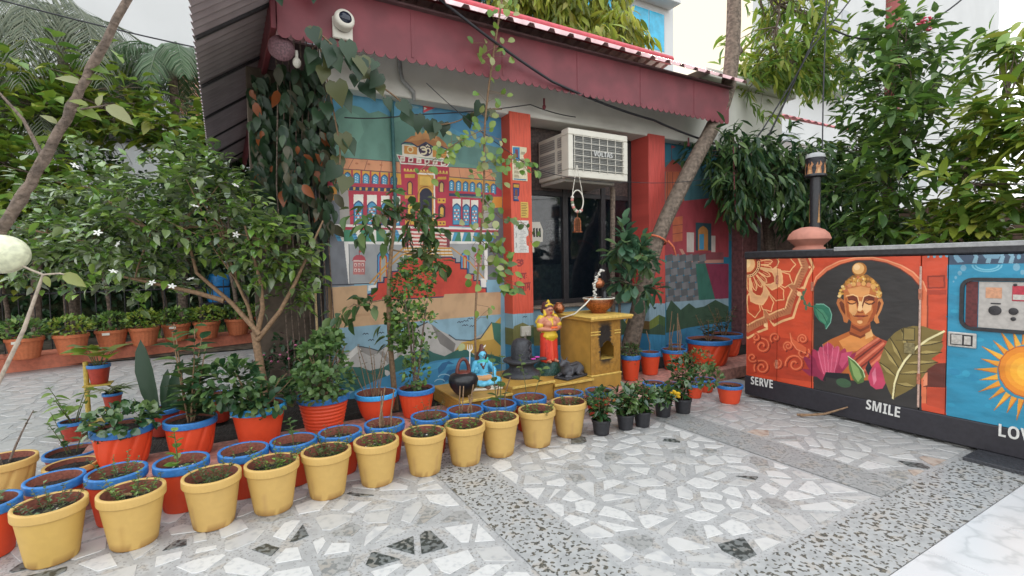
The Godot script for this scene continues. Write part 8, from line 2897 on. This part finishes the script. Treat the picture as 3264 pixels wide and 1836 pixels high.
	E("3a1a1a",54,29,2.87,2.67)
	E("e8b27c",53,36,6.46,6.01)
	E("3a1a1a",53,36,2.87,2.67)
	E("e8b27c",50,43,6.48,6.02)
	E("3a1a1a",50,43,2.88,2.68)
	E("e8b27c",46,50,6.5,6.03)
	E("3a1a1a",46,50,2.89,2.68)
	E("e8b27c",41,56,6.52,6.05)
	E("3a1a1a",41,56,2.9,2.69)
	E("e8b27c",36,61,6.56,6.06)
	E("3a1a1a",36,61,2.91,2.69)
	E("e8b27c",30,65,6.59,6.08)
	E("3a1a1a",30,65,2.93,2.7)
	E("e8b27c",23,68,6.63,6.1)
	E("3a1a1a",23,68,2.95,2.71)
	E("e8b27c",15,70,6.67,6.12)
	E("3a1a1a",15,70,2.97,2.72)
	E("e8b27c",7,71,6.72,6.14)
	E("3a1a1a",7,71,2.99,2.73)
	E("e8b27c",0,71,6.76,6.16)
	E("3a1a1a",0,71,3,2.74)
	E("b5522c",6,22,40.3,39.5)
	E("e8b27c",6,22,32.8,32.7)
	E("f0c890",0,18,19.5,19.1)
	L("7a3422",1.5,[225,-6,238,-8])
	L("7a3422",1.5,[227,3,239,2])
	L("7a3422",1.5,[227,13,239,13])
	L("7a3422",1.5,[228,23,240,23])
	L("7a3422",1.5,[228,32,240,33])
	L("7a3422",1.5,[227,42,239,43])
	L("7a3422",1.5,[226,52,239,53])
	L("7a3422",1.5,[225,61,237,64])
	L("7a3422",1.5,[224,71,236,74])
	L("7a3422",1.5,[222,80,234,84])
	L("7a3422",1.5,[219,90,231,94])
	L("7a3422",1.5,[217,99,228,104])
	L("7a3422",1.5,[214,108,225,113])
	L("7a3422",1.5,[210,117,222,123])
	L("7a3422",1.5,[206,126,218,132])
	L("7a3422",1.5,[202,135,213,142])
	L("7a3422",1.5,[198,144,209,151])
	L("7a3422",1.5,[193,152,203,160])
	L("7a3422",1.5,[188,160,198,169])
	L("7a3422",1.5,[182,168,192,177])
	L("7a3422",1.5,[176,176,186,186])
	L("7a3422",1.5,[170,184,179,194])
	L("7a3422",1.5,[163,191,172,202])
	L("7a3422",1.5,[156,198,165,209])
	L("7a3422",1.5,[149,205,157,217])
	L("7a3422",1.5,[142,212,149,224])
	L("7a3422",1.5,[134,218,141,231])
	L("7a3422",1.5,[126,224,133,237])
	L("7a3422",1.5,[117,230,124,243])
	L("7a3422",1.5,[109,235,115,249])
	L("7a3422",1.5,[100,240,105,254])
	L("7a3422",1.5,[90,245,95,259])
	L("7a3422",1.5,[81,249,86,264])
	L("7a3422",1.5,[71,253,75,268])
	L("7a3422",1.5,[62,256,65,272])
	L("7a3422",1.5,[52,259,54,275])
	L("7a3422",1.5,[41,262,44,278])
	L("7a3422",1.5,[31,264,33,280])
	L("7a3422",1.5,[21,266,22,282])
	L("7a3422",1.5,[10,267,10,284])
	L("7a3422",1.5,[-1,268,-1,285])
	L("7a3422",1.5,[-11,268,-13,285])
	L("7a3422",1.5,[-22,268,-24,285])
	L("7a3422",1.5,[-33,268,-36,285])
	L("7a3422",1.5,[-44,267,-47,283])
	L("7a3422",1.5,[-55,265,-59,282])
	L("7a3422",1.5,[-66,263,-70,280])
	L("7a3422",1.5,[-77,261,-82,277])
	E("efc08c",86,268,8.42,8.78)
	E("efc08c",221,136,8.68,9.59)
	E("efc08c",259,35,4.18,4.69)
	L("7a2a1c",9,[41,349,49,337,60,329,73,325,85,326,95,331,101,339,104,348,102,358,98,367,90,374,81,377,73,378,65,375,60,370,58,363,59,357,62,351,66,347,71,344,77,344,81,346,83,348,84,352,84,355,82,357])
	L("c24a2c",12,[36,345,44,334,55,325,68,322,80,323,90,327,96,335,99,345,98,355,93,364,85,370,76,374,68,374,60,371,55,366,53,360,54,353,57,348,61,343,66,341,72,341,76,342,78,345,80,348,79,352,77,354])
	L("e07a54",4,[36,345,44,334,55,325,68,322,80,323,90,327,96,335,99,345,98,355,93,364,85,370,76,374,68,374,60,371,55,366,53,360,54,353,57,348,61,343,66,341,72,341,76,342,78,345,80,348,79,352,77,354])
	L("7a2a1c",9,[44,466,41,454,43,440,50,429,61,420,73,416,84,417,93,421,99,429,100,438,98,448,92,456,84,461,76,463,68,462,62,458,59,452,59,446,62,440,66,436,71,433,76,433,80,435,82,437,82,440,82,443])
	L("c24a2c",12,[39,463,36,450,38,437,45,425,56,417,68,413,79,413,88,418,94,426,95,435,93,445,87,452,79,458,71,460,63,459,57,455,54,449,54,443,57,437,61,433,66,430,71,430,75,431,77,434,78,437,77,440])
	L("e07a54",4,[39,463,36,450,38,437,45,425,56,417,68,413,79,413,88,418,94,426,95,435,93,445,87,452,79,458,71,460,63,459,57,455,54,449,54,443,57,437,61,433,66,430,71,430,75,431,77,434,78,437,77,440])
	L("7a2a1c",9,[175,360,170,355,167,349,167,343,169,336,173,331,179,328,185,327,190,328,194,331,196,335,197,340,195,344,193,348,189,350,185,351,182,351,179,349,178,347,177,344,178,341,179,339,181,338,183,337,185,338,186,338])
	L("c24a2c",12,[170,356,165,352,162,346,162,339,165,333,169,328,174,325,180,324,185,325,189,328,192,332,192,336,191,341,188,344,185,347,181,348,177,348,175,346,173,343,173,341,173,338,175,336,177,334,179,334,180,334,182,335])
	L("e07a54",4,[170,356,165,352,162,346,162,339,165,333,169,328,174,325,180,324,185,325,189,328,192,332,192,336,191,341,188,344,185,347,181,348,177,348,175,346,173,343,173,341,173,338,175,336,177,334,179,334,180,334,182,335])
	L("7a2a1c",9,[174,421,175,407,181,395,190,385,200,378,212,376,222,378,230,383,236,390,238,399,236,409,232,417,226,423,218,427,211,428,204,427,200,423,197,418,196,412,198,407,201,402,205,399,209,398,212,398,215,400,216,402])
	L("c24a2c",12,[169,418,170,404,176,391,185,381,196,375,207,373,218,374,226,380,231,387,233,396,232,406,228,414,221,420,214,424,207,425,200,424,195,420,192,415,192,409,193,404,196,399,200,396,204,395,208,395,210,397,212,399])
	L("e07a54",4,[169,418,170,404,176,391,185,381,196,375,207,373,218,374,226,380,231,387,233,396,232,406,228,414,221,420,214,424,207,425,200,424,195,420,192,415,192,409,193,404,196,399,200,396,204,395,208,395,210,397,212,399])
	L("7a2a1c",9,[223,319,222,312,223,305,226,299,232,295,238,293,244,293,249,296,251,301,252,306,251,311,248,315,244,318,240,319,236,318,233,316,231,312,231,309,232,306,235,303,237,302,240,302,242,303,243,305,243,307,243,308])
	L("c24a2c",12,[219,316,217,309,218,302,222,296,227,291,234,289,240,290,244,293,247,298,248,303,247,308,244,312,240,315,235,316,231,315,228,312,227,309,227,306,228,303,230,300,233,299,235,299,237,300,238,302,239,303,238,305])
	L("e07a54",4,[219,316,217,309,218,302,222,296,227,291,234,289,240,290,244,293,247,298,248,303,247,308,244,312,240,315,235,316,231,315,228,312,227,309,227,306,228,303,230,300,233,299,235,299,237,300,238,302,239,303,238,305])
	L("7a2a1c",9,[117,335,113,330,111,325,110,319,112,314,114,309,118,305,123,302,127,301,132,300,136,301,139,303,142,306,143,309,144,313,143,316,141,319,139,321,137,323,134,324,132,324,130,323,128,322,127,320,127,319,127,317])
	L("c24a2c",12,[112,332,108,327,106,322,106,316,107,310,110,305,113,301,118,299,123,297,127,297,131,298,135,300,137,303,139,306,139,309,138,313,137,316,134,318,132,319,129,320,127,320,125,320,124,318,123,317,122,316,123,314])
	L("e07a54",4,[112,332,108,327,106,322,106,316,107,310,110,305,113,301,118,299,123,297,127,297,131,298,135,300,137,303,139,306,139,309,138,313,137,316,134,318,132,319,129,320,127,320,125,320,124,318,123,317,122,316,123,314])
	L("7a2a1c",9,[44,309,49,309,53,310,57,312,59,314,61,317,62,321,62,324,61,328,59,331,56,333,54,335,51,336,48,336,45,336,43,335,42,333,41,331,40,329,40,328,41,326,42,325,43,324,44,323,46,323,47,323])
	L("c24a2c",12,[39,306,44,305,48,306,51,308,54,311,56,314,57,318,57,321,56,324,54,327,51,330,49,331,46,332,43,333,40,332,38,331,36,330,35,328,35,326,35,324,36,322,37,321,38,320,39,320,41,319,42,319])
	L("e07a54",4,[39,306,44,305,48,306,51,308,54,311,56,314,57,318,57,321,56,324,54,327,51,330,49,331,46,332,43,333,40,332,38,331,36,330,35,328,35,326,35,324,36,322,37,321,38,320,39,320,41,319,42,319])
	L("7a2a1c",9,[150,401,155,405,157,410,158,415,157,421,154,426,150,430,145,433,140,434,136,433,132,431,129,428,128,425,129,421,130,417,132,414,135,412,138,411,141,411,143,412,145,414,146,416,146,418,145,420,144,421,143,422])
	L("c24a2c",12,[145,398,150,401,153,406,153,412,152,418,149,423,145,427,141,430,136,431,131,430,127,428,125,425,124,421,124,418,125,414,128,411,130,409,134,408,136,408,139,409,140,411,141,413,141,415,140,416,139,418,138,419])
	L("e07a54",4,[145,398,150,401,153,406,153,412,152,418,149,423,145,427,141,430,136,431,131,430,127,428,125,425,124,421,124,418,125,414,128,411,130,409,134,408,136,408,139,409,140,411,141,413,141,415,140,416,139,418,138,419])
	L("7a2a1c",9,[50,420,45,425,39,427,33,428,27,428,22,425,19,422,17,417,17,413,18,408,21,404,24,401,28,399,32,398,36,399,39,400,41,402,42,404,42,407,41,410,40,412,38,413,36,414,34,415,33,414,32,413])
	L("c24a2c",12,[45,417,40,421,34,424,27,425,22,424,17,422,14,419,12,414,11,409,13,405,15,401,19,398,23,396,27,395,30,395,33,397,36,399,37,401,37,404,36,406,35,408,33,410,31,411,29,411,28,411,26,410])
	L("e07a54",4,[45,417,40,421,34,424,27,425,22,424,17,422,14,419,12,414,11,409,13,405,15,401,19,398,23,396,27,395,30,395,33,397,36,399,37,401,37,404,36,406,35,408,33,410,31,411,29,411,28,411,26,410])
	L("7a2a1c",9,[262,344,264,350,264,358,261,364,258,370,252,375,247,377,241,378,236,377,231,375,228,371,226,367,226,362,227,357,230,354,233,351,236,349,240,348,243,349,245,350,247,352,248,355,248,357,247,359,246,361,244,362])
	L("c24a2c",12,[258,341,260,347,259,355,257,361,253,367,248,372,242,374,237,375,231,374,227,372,224,368,222,364,222,359,223,354,225,350,228,347,232,346,235,345,239,346,241,347,243,349,243,351,243,354,243,356,241,357,240,358])
	L("e07a54",4,[258,341,260,347,259,355,257,361,253,367,248,372,242,374,237,375,231,374,227,372,224,368,222,364,222,359,223,354,225,350,228,347,232,346,235,345,239,346,241,347,243,349,243,351,243,354,243,356,241,357,240,358])
	P("d0603c",[187,288,200,310,249,336,249,357,212,350,189,324])
	L("e88a62",3,[187,288,193,321,214,348,249,357])
	P("d9714a",[273,462,269,106,282,70,316,37,360,14,413,2,463,2,506,12,547,30,578,51,604,82,614,112,620,461,606,464,274,465])
	L("e89a70",4,[271,106,282,71,316,38,360,15,413,3,463,3,506,14,547,31,578,52,604,83,614,112])
	P("33302f",[277,462,274,112,288,82,322,50,366,26,413,13,463,13,506,23,543,42,574,67,596,97,607,496,277,504])
	L("6a2a1c",3,[277,461,274,112,288,82,322,50,366,26,413,13,463,13,506,23,543,42,574,67,596,97])
	P("d9714a",[600,97,614,122,616,327,604,329])
	L("8a3a24",4,[616,112,620,461])
	P("b8452a",[613,62,659,60,660,103,614,104])
	L("8a3020",4,[616,66,656,64,657,99,617,101,616,66])
	P("5f2a20",[608,339,665,327,667,402,610,411])
	P("b8452a",[619,412,667,405,668,470,620,466])
	P("a83c26",[614,107,662,105,662,120,614,122])
	P("e08a66",[609,370,620,363,620,404,610,409])
	P("b5632f",[308,316,336,294,374,272,398,258,461,251,476,266,500,277,524,293,526,407,343,442])
	P("d98c4a",[363,297,401,272,426,277,461,257,471,278,427,323,385,335])
	P("7a3a1e",[395,258,426,269,464,242,466,256,432,280,398,270])
	P("e8b070",[446,253,464,245,471,267,447,281])
	P("b04a34",[396,350,437,310,481,271,510,279,524,298,511,344,463,396,408,429])
	L("d9785a",7,[399,356,442,312,486,273])
	L("6f2a20",5,[411,364,453,320,494,280])
	L("d9785a",7,[422,373,464,327,501,287])
	L("6f2a20",5,[433,381,475,335,509,293])
	L("d9785a",7,[445,389,486,342,517,300])
	P("a8542a",[403,223,461,218,462,251,431,272,398,260])
	P("7a3a20",[403,234,431,249,459,229,459,240,431,258,403,246])
	P("b56a38",[368,145,357,147,353,163,362,185,374,208,378,228,389,231,394,218,388,184,381,155])
	P("6a3018",[368,154,362,162,370,185,382,204,381,167])
	P("c98048",[484,140,494,140,499,154,494,176,483,202,488,221,479,225,471,214,477,178,478,150])
	P("6a3018",[486,147,492,155,486,177,478,197,479,161])
	P("c0703a",[376,112,388,103,429,95,469,102,480,111,483,150,479,188,466,217,444,234,426,238,408,231,391,212,381,184,377,150])
	P("dd9a5c",[388,112,429,101,459,107,455,132,432,138,399,134])
	P("e0a468",[394,160,415,156,421,187,410,208,395,189])
	P("e8b47c",[436,152,465,151,463,179,446,197,437,180])
	P("a04e26",[465,140,482,139,479,188,465,217,451,227,468,184])
	P("a85628",[381,144,388,143,394,189,403,223,389,207])
	P("6a2c16",[388,140,407,133,421,140,427,158,428,181,423,181,419,159,409,148,392,150])
	P("6a2c16",[473,138,455,131,441,137,434,157,432,181,436,180,441,158,451,146,471,147])
	L("f0c48c",3,[384,137,405,130,421,137,427,164])
	L("f0c48c",3,[477,135,456,129,440,136,434,164])
	E("d98c50",402,156,12.5,8)
	E("d98c50",457,153,12.8,7.78)
	L("4a1c10",4,[390,157,397,163,406,163,416,158])
	L("4a1c10",4,[445,156,454,161,464,160,473,152])
	L("5a2412",3,[392,151,402,148,414,152])
	L("5a2412",3,[447,151,458,146,470,147])
	P("eec08a",[426,153,433,152,437,180,430,188,421,184])
	P("8a401e",[418,182,424,189,430,190,440,186,443,180,438,192,423,193])
	P("96402a",[410,204,421,200,430,201,439,198,452,201,439,205,421,206])
	P("b8603a",[419,207,441,205,436,212,425,213])
	L("5a2014",3,[409,204,421,205,430,203,439,204,453,200])
	E("eab47a",429,223,8.12,6.78)
	P("a85428",[417,216,442,214,438,217,422,219])
	P("8a5a24",[364,156,362,133,369,104,388,77,404,64,449,61,469,76,486,95,494,122,493,144,482,117,469,104,429,94,388,104,374,122])
	E("b87a34",387,96,5.59,4.81)
	E("d9a04c",443,76,3.64,4)
	E("e8c88a",483,133,4.01,5.03)
	E("e8c88a",376,109,4.25,3.51)
	E("e8c88a",466,101,3.03,5.46)
	E("e8c88a",471,106,4.65,5.72)
	E("d9a04c",467,82,4.69,4.89)
	E("d9a04c",409,91,3.66,6.14)
	E("b87a34",417,76,4.15,5.74)
	E("d9a04c",441,78,4.46,5.87)
	E("b87a34",462,78,5.36,5.16)
	E("e8c88a",373,104,5.64,5.12)
	E("e8c88a",459,94,3.6,3.66)
	E("d9a04c",425,74,3.27,5.63)
	E("b87a34",415,87,4.17,4.57)
	E("c98f3c",374,115,4.22,5.17)
	E("b87a34",438,69,4.27,6.14)
	E("e8c88a",402,95,4.51,6.12)
	E("b87a34",388,90,3.99,6.19)
	E("d9a04c",478,116,4.98,4.35)
	E("c98f3c",482,108,4.36,5.86)
	E("c06a44",430,78,4.84,6)
	E("b87a34",419,83,4.47,3.42)
	E("c98f3c",413,78,4.05,5.06)
	E("b87a34",374,112,4.46,5.43)
	E("c06a44",402,80,4.39,5.09)
	E("b87a34",405,80,4.64,4.32)
	E("b87a34",407,86,5.29,4.16)
	E("c98f3c",466,103,5.29,5.2)
	E("c06a44",377,114,5.35,4.15)
	E("c06a44",383,105,3.44,5.18)
	E("e0b25c",486,123,3.91,5.62)
	E("c06a44",383,109,3.76,5.09)
	E("c98f3c",388,88,4.56,3.99)
	E("e0b25c",478,97,4.96,4.22)
	E("e8c88a",469,109,3.75,3.66)
	E("b87a34",391,85,4.38,5.25)
	E("c98f3c",393,89,5.56,3.88)
	E("e8c88a",362,138,5.92,4.76)
	E("e0b25c",491,122,2.93,4.51)
	E("b87a34",471,90,4.23,5.75)
	E("b87a34",484,106,3.16,3.95)
	E("e8c88a",365,131,5.73,6.09)
	E("c98f3c",482,115,4.03,3.61)
	E("c98f3c",429,82,4.36,4.53)
	E("b87a34",485,122,3.17,5.94)
	E("c98f3c",436,71,3.9,3.91)
	E("e0b25c",435,70,3.62,4.12)
	E("e8c88a",482,119,4.95,3.42)
	E("e8c88a",395,96,4.51,3.58)
	E("c98f3c",396,80,5.17,3.56)
	E("c98f3c",372,129,5.51,3.72)
	E("b87a34",429,81,3.22,4.45)
	E("b87a34",411,85,3.58,4.33)
	E("c06a44",375,115,5.14,5.77)
	E("d9a04c",438,87,4.52,5.54)
	E("e8c88a",406,75,5.4,3.56)
	E("b87a34",452,76,4,5.26)
	E("e8c88a",422,83,3.74,5.04)
	E("e0b25c",469,104,5.05,5.88)
	E("b87a34",404,74,3.43,5.37)
	E("e8c88a",487,121,4.75,5.1)
	E("c98f3c",466,90,4.9,5.28)
	E("d9a04c",424,83,3.16,3.64)
	E("e0b25c",367,117,5.44,4.47)
	E("c98f3c",470,113,4.55,5.61)
	E("c98f3c",484,124,2.96,5.38)
	E("c98f3c",431,72,4.43,3.65)
	E("e8c88a",438,76,3.46,3.57)
	E("d9a04c",487,133,4.33,5.34)
	E("d9a04c",411,83,5.51,4.98)
	E("e0b25c",481,128,5.21,4.42)
	E("c06a44",462,98,4.32,4.92)
	E("e0b25c",485,119,4.4,5.73)
	E("c06a44",385,115,4.45,5.46)
	E("e0b25c",485,124,3.19,5.34)
	E("e0b25c",377,111,5.47,5.02)
	E("d9a04c",473,95,4.34,4.9)
	E("b87a34",491,129,2.91,4.58)
	E("b87a34",411,88,3.71,4.77)
	E("c06a44",477,110,4.05,4.94)
	E("c06a44",422,70,4.47,4.73)
	E("d9a04c",467,84,4.82,5.73)
	E("e0b25c",364,128,5,5.75)
	E("b87a34",384,88,3.54,5.24)
	E("d98a5a",395,100,7.33,7.43)
	E("e0a860",408,95,7.24,7.38)
	E("d98a5a",424,93,7.12,7.32)
	E("e0a860",439,92,7.01,7.27)
	E("d98a5a",454,95,6.91,7.21)
	E("e0a860",467,100,6.82,7.17)
	E("a86a2c",425,43,23.3,23.6)
	E("dba868",422,41,18.3,19.1)
	E("e8c08c",417,36,10.2,10.2)
	P("2f7058",[274,177,289,169,309,169,329,181,338,205,335,232,317,260,314,243,295,232,280,212,274,191])
	L("7ab09a",3,[283,171,309,169,329,182,338,205,334,234,319,259])
	P("4a8a6a",[280,185,306,189,327,218,316,242,295,226])
	L("1a4a3a",2,[276,180,307,207,325,242])
	E("4a6a50",237,132,4.88,9.27)
	E("4a6a50",231,150,4.91,9.3)
	E("4a6a50",242,168,4.87,9.26)
	E("4a6a50",247,187,4.85,9.25)
	E("4a6a50",259,174,4.79,9.19)
	L("4a6a50",5,[247,116,235,145,244,175,274,182])
	P("b83f5e",[328,307,337,310,346,322,352,340,354,363,352,386,347,406,339,420,329,427,319,424,310,412,304,394,302,371,304,347,309,327,318,313])
	P("a83452",[276,338,285,341,297,351,309,367,319,386,327,406,330,423,329,435,324,440,314,437,303,428,291,412,280,393,272,373,268,355,270,343])
	P("a83452",[382,320,387,324,388,335,385,352,377,374,367,396,355,415,344,429,335,435,329,431,328,420,332,402,340,380,351,358,363,339,374,326])
	P("8f2a48",[244,370,253,372,266,380,280,393,295,409,307,424,314,438,317,447,314,451,305,449,293,442,279,429,264,414,252,398,243,384,241,374])
	P("9f3050",[416,330,419,333,415,344,407,360,394,380,380,400,365,418,352,431,344,436,341,433,345,422,354,405,367,384,382,364,396,347,408,335])
	P("c9506c",[301,325,309,329,317,340,325,357,331,378,335,399,335,418,332,431,327,436,319,433,311,422,303,405,297,384,293,362,293,344,296,331])
	P("c9506c",[359,315,364,318,366,330,365,348,362,370,355,393,347,413,339,426,331,432,326,429,323,417,324,398,328,376,335,353,343,333,351,320])
	L("e07a94",2,[325,307,329,421])
	L("e07a94",2,[308,316,320,416])
	L("e07a94",2,[344,317,337,413])
	L("e07a94",2,[291,342,312,424])
	L("e07a94",2,[364,320,348,417])
	P("8f2a48",[231,420,271,415,297,439,261,440])
	P("8f2a48",[237,375,267,387,286,429,258,412])
	P("8f2a48",[249,391,279,398,297,432,270,423])
	P("8f2a48",[255,353,282,373,297,420,273,398])
	P("c04a6a",[372,339,409,327,396,356,375,395,364,379])
	P("1f1f24",[320,416,397,408,408,447,309,449])
	P("33302f",[320,434,602,434,606,485,321,483])
	P("54703a",[393,347,412,358,435,379,447,399,444,428,426,439,409,424,397,391])
	P("86a060",[398,356,428,386,438,412,426,432,412,411])
	L("c8d8a8",3,[393,347,417,362,441,389,447,411])
	E("3f5a40",380,444,24.7,16.4)
	P("26262a",[458,352,469,378,458,403,448,382])
	P("c24260",[483,348,494,369,506,394,508,421,500,439,481,446,464,436,456,412,463,385,476,360])
	P("dd7a90",[468,395,478,371,482,415,474,434])
	P("7c6a38",[530,466,517,441,506,411,501,389,489,353,496,324,503,301,514,273,532,249,550,234,581,222,607,221,627,228,659,231,653,261,657,276,649,299,629,320,645,328,621,352,609,380,588,416,562,440])
	P("a8945a",[539,393,510,381,490,353,516,371])
	L("3f3418",3,[539,393,517,370,490,353])
	P("a8945a",[546,365,518,340,502,301,526,332])
	L("3f3418",3,[546,365,526,331,502,301])
	P("a8945a",[556,342,531,310,519,267,540,303])
	L("3f3418",3,[556,342,540,303,519,267])
	P("a8945a",[574,313,555,278,550,236,564,274])
	L("3f3418",3,[574,313,565,273,550,236])
	P("a8945a",[537,415,566,406,593,415,565,418])
	L("3f3418",3,[537,415,565,419,593,415])
	P("a8945a",[543,382,583,364,621,362,583,374])
	L("3f3418",3,[543,382,584,375,621,362])
	P("a8945a",[556,347,602,329,645,328,602,340])
	L("3f3418",3,[556,347,602,341,645,328])
	P("a8945a",[578,312,616,296,654,296,617,306])
	L("3f3418",3,[578,312,617,307,654,296])
	P("a8945a",[595,284,625,265,656,263,626,276])
	L("3f3418",3,[595,284,626,276,656,263])
	L("e8dca8",6,[530,466,534,416,543,376,561,336,591,289,620,260,659,231])
	L("5a4a24",3,[533,466,538,415,548,376,565,338,593,294])
	P("8f7c48",[555,231,585,227,586,267,555,270])
	L("4f4424",3,[555,231,585,229,586,267,555,270,555,231])
	L("4f4424",2,[535,273,586,269])
	P("3a4a5e",[663,-13,982,-22,983,32,664,31])
	P("2c88a8",[663,30,983,26,996,542,669,520])
	E("2a82a4",811,60,6.04,3.9)
	E("2f90b0",710,83,6.34,5.63)
	E("2a82a4",855,59,9.01,7.67)
	E("2a82a4",672,186,9.3,4.5)
	E("2a82a4",810,333,8,7.17)
	E("3496b4",697,159,9.55,6.88)
	E("3496b4",783,144,13.1,6.11)
	E("2a82a4",835,335,10,7.85)
	E("2f90b0",867,351,10.4,9.5)
	E("2f90b0",814,252,10.3,6.89)
	E("3496b4",684,168,11,5.18)
	E("2f90b0",810,290,7.82,9.56)
	E("3496b4",767,88,6.13,5.88)
	E("3496b4",824,275,7.09,4.81)
	E("3496b4",778,355,5.44,8.44)
	E("3496b4",830,253,7.79,4.24)
	E("2f90b0",728,67,5.48,7.17)
	E("2a82a4",729,359,13.5,10.3)
	E("2f90b0",771,367,8.06,9.35)
	E("2f90b0",695,157,12,7.75)
	E("3496b4",855,87,5.86,6.08)
	E("3496b4",830,358,5.61,7.49)
	E("3496b4",852,347,8.71,7.14)
	E("2a82a4",715,148,5.47,9.27)
	E("2a82a4",859,403,6.93,9.24)
	E("3496b4",740,246,11.5,5.81)
	E("3496b4",849,228,5.95,7.51)
	E("2f90b0",698,359,10.2,7.54)
	E("3496b4",769,122,6.75,9.02)
	E("2f90b0",865,401,8.89,9.53)
	E("2f90b0",852,96,9.4,3.84)
	E("2f90b0",749,139,9.58,3.9)
	E("2a82a4",745,177,11.4,4.68)
	E("2f90b0",850,272,10.2,8.18)
	E("2f90b0",750,370,13,6.74)
	E("2f90b0",830,231,11.1,6.18)
	E("2a82a4",848,312,8.49,7.96)
	E("3496b4",787,211,9.08,3.85)
	E("2a82a4",772,320,6.49,9.66)
	E("2a82a4",822,186,8.33,5.9)
	E("2f90b0",763,434,7.3,6.26)
	E("2f90b0",849,247,6.11,4.63)
	E("2f90b0",757,112,6.19,7.74)
	E("2f90b0",765,119,8.51,5.81)
	E("2f90b0",681,345,9.49,6.73)
	E("2f90b0",681,451,7.88,6.71)
	E("2f90b0",713,182,8.54,4.7)
	E("2a82a4",685,350,15.2,10.5)
	E("2a82a4",840,412,6.56,5.3)
	E("2a82a4",842,284,7.06,3.94)
	E("3496b4",763,81,4.91,3.93)
	E("2f90b0",690,116,10.1,5.19)
	E("2a82a4",780,176,7.81,6.81)
	E("2a82a4",750,310,7.81,7.84)
	E("2a82a4",862,78,5.77,6.03)
	E("3496b4",781,261,10.9,9.77)
	E("3496b4",713,350,8.97,10.3)
	E("2a82a4",748,119,9.02,6.7)
	E("2f90b0",818,178,8.86,8.39)
	E("2a82a4",861,307,4.69,4.61)
	E("6f9fb4",616,5,2.89,3.9)
	E("6f9fb4",631,4,3.66,4.97)
	E("6f9fb4",646,3,4.39,6.02)
	E("6f9fb4",662,0,5.88,8.13)
	E("6f9fb4",683,3,5.35,7.5)
	E("6f9fb4",763,6,4.17,6.13)
	E("6f9fb4",818,10,4.54,6.91)
	E("6f9fb4",701,40,6.74,9.56)
	E("6f9fb4",693,55,4.92,6.94)
	E("6f9fb4",684,68,3.44,4.83)
	E("6f9fb4",679,80,2.31,3.24)
	E("6f9fb4",814,38,7.18,10.9)
	E("6f9fb4",826,52,4.5,6.89)
	P("6f94a8",[679,12,683,-5,702,22,687,24])
	L("7fa4b4",6,[717,-7,731,8,728,25])
	L("7fa4b4",5,[731,-5,723,25])
	L("7fa4b4",6,[745,-6,760,9,757,25])
	L("7fa4b4",5,[760,-4,752,25])
	L("7fa4b4",6,[773,-5,787,9,784,25])
	L("7fa4b4",5,[787,-3,779,25])
	L("7fa4b4",6,[794,-4,807,10,804,26])
	L("7fa4b4",5,[807,-3,800,26])
	L("7fa4b4",6,[826,-3,840,11,837,26])
	L("7fa4b4",5,[839,-2,832,26])
	L("7fa4b4",6,[858,-2,870,11,868,26])
	L("7fa4b4",5,[870,-1,863,26])
	P("6f94a8",[738,-6,787,-6,777,14,749,13])
	L("6fb0c4",4,[784,32,783,38,777,44,769,48,759,50,748,50,738,48,729,44,723,38,721,32])
	L("6fb0c4",4,[778,32,776,37,772,40,766,43,758,45,749,45,741,43,734,40,730,36,728,32])
	P("e8a838",[895,311,927,316,894,326])
	L("b5642a",2,[895,311,927,316])
	P("e0942c",[894,329,931,346,891,344])
	L("b5642a",2,[894,329,931,346])
	P("e0942c",[890,346,916,371,885,361])
	L("b5642a",2,[890,346,916,371])
	P("e8a838",[884,363,910,403,876,375])
	L("b5642a",2,[884,363,910,403])
	P("e0942c",[874,377,888,417,865,387])
	L("b5642a",2,[874,377,888,417])
	P("e0942c",[863,388,871,444,852,395])
	L("b5642a",2,[863,388,871,444])
	P("e8a838",[850,396,847,444,838,400])
	L("b5642a",2,[850,396,847,444])
	P("e0942c",[837,400,823,460,825,399])
	L("b5642a",2,[837,400,823,460])
	P("e0942c",[823,399,803,444,811,395])
	L("b5642a",2,[823,399,803,444])
	P("e8a838",[810,394,776,444,800,386])
	L("b5642a",2,[810,394,776,444])
	P("e0942c",[798,384,765,415,791,373])
	L("b5642a",2,[798,384,765,415])
	P("e0942c",[789,371,742,398,784,357])
	L("b5642a",2,[789,371,742,398])
	P("e8a838",[783,355,744,363,781,339])
	L("b5642a",2,[783,355,744,363])
	P("e0942c",[781,337,732,333,781,320])
	L("b5642a",2,[781,337,732,333])
	P("e0942c",[782,318,746,301,785,302])
	L("b5642a",2,[782,318,746,301])
	P("e8a838",[786,299,747,265,792,284])
	L("b5642a",2,[786,299,747,265])
	P("e0942c",[794,282,771,245,802,270])
	L("b5642a",2,[794,282,771,245])
	P("e0942c",[804,268,784,214,814,258])
	L("b5642a",2,[804,268,784,214])
	P("e8a838",[816,257,810,210,828,251])
	L("b5642a",2,[816,257,810,210])
	P("e0942c",[829,250,832,191,841,248])
	L("b5642a",2,[829,250,832,191])
	P("e0942c",[843,248,854,203,855,249])
	L("b5642a",2,[843,248,854,203])
	P("e8a838",[856,250,878,198,867,255])
	L("b5642a",2,[856,250,878,198])
	P("e0942c",[869,256,893,222,878,264])
	L("b5642a",2,[869,256,893,222])
	P("e0942c",[879,266,914,233,886,277])
	L("b5642a",2,[879,266,914,233])
	P("e8a838",[887,279,919,263,892,292])
	L("b5642a",2,[887,279,919,263])
	P("e0942c",[892,294,933,285,895,309])
	L("b5642a",2,[892,294,933,285])
	E("b85a24",839,323,57,72)
	E("dd8424",839,323,54.6,68.9)
	E("e8962a",839,323,42.9,54.2)
	E("f0a830",839,323,32.2,40.6)
	E("f4b83c",839,323,18.4,23.2)
	return finish()
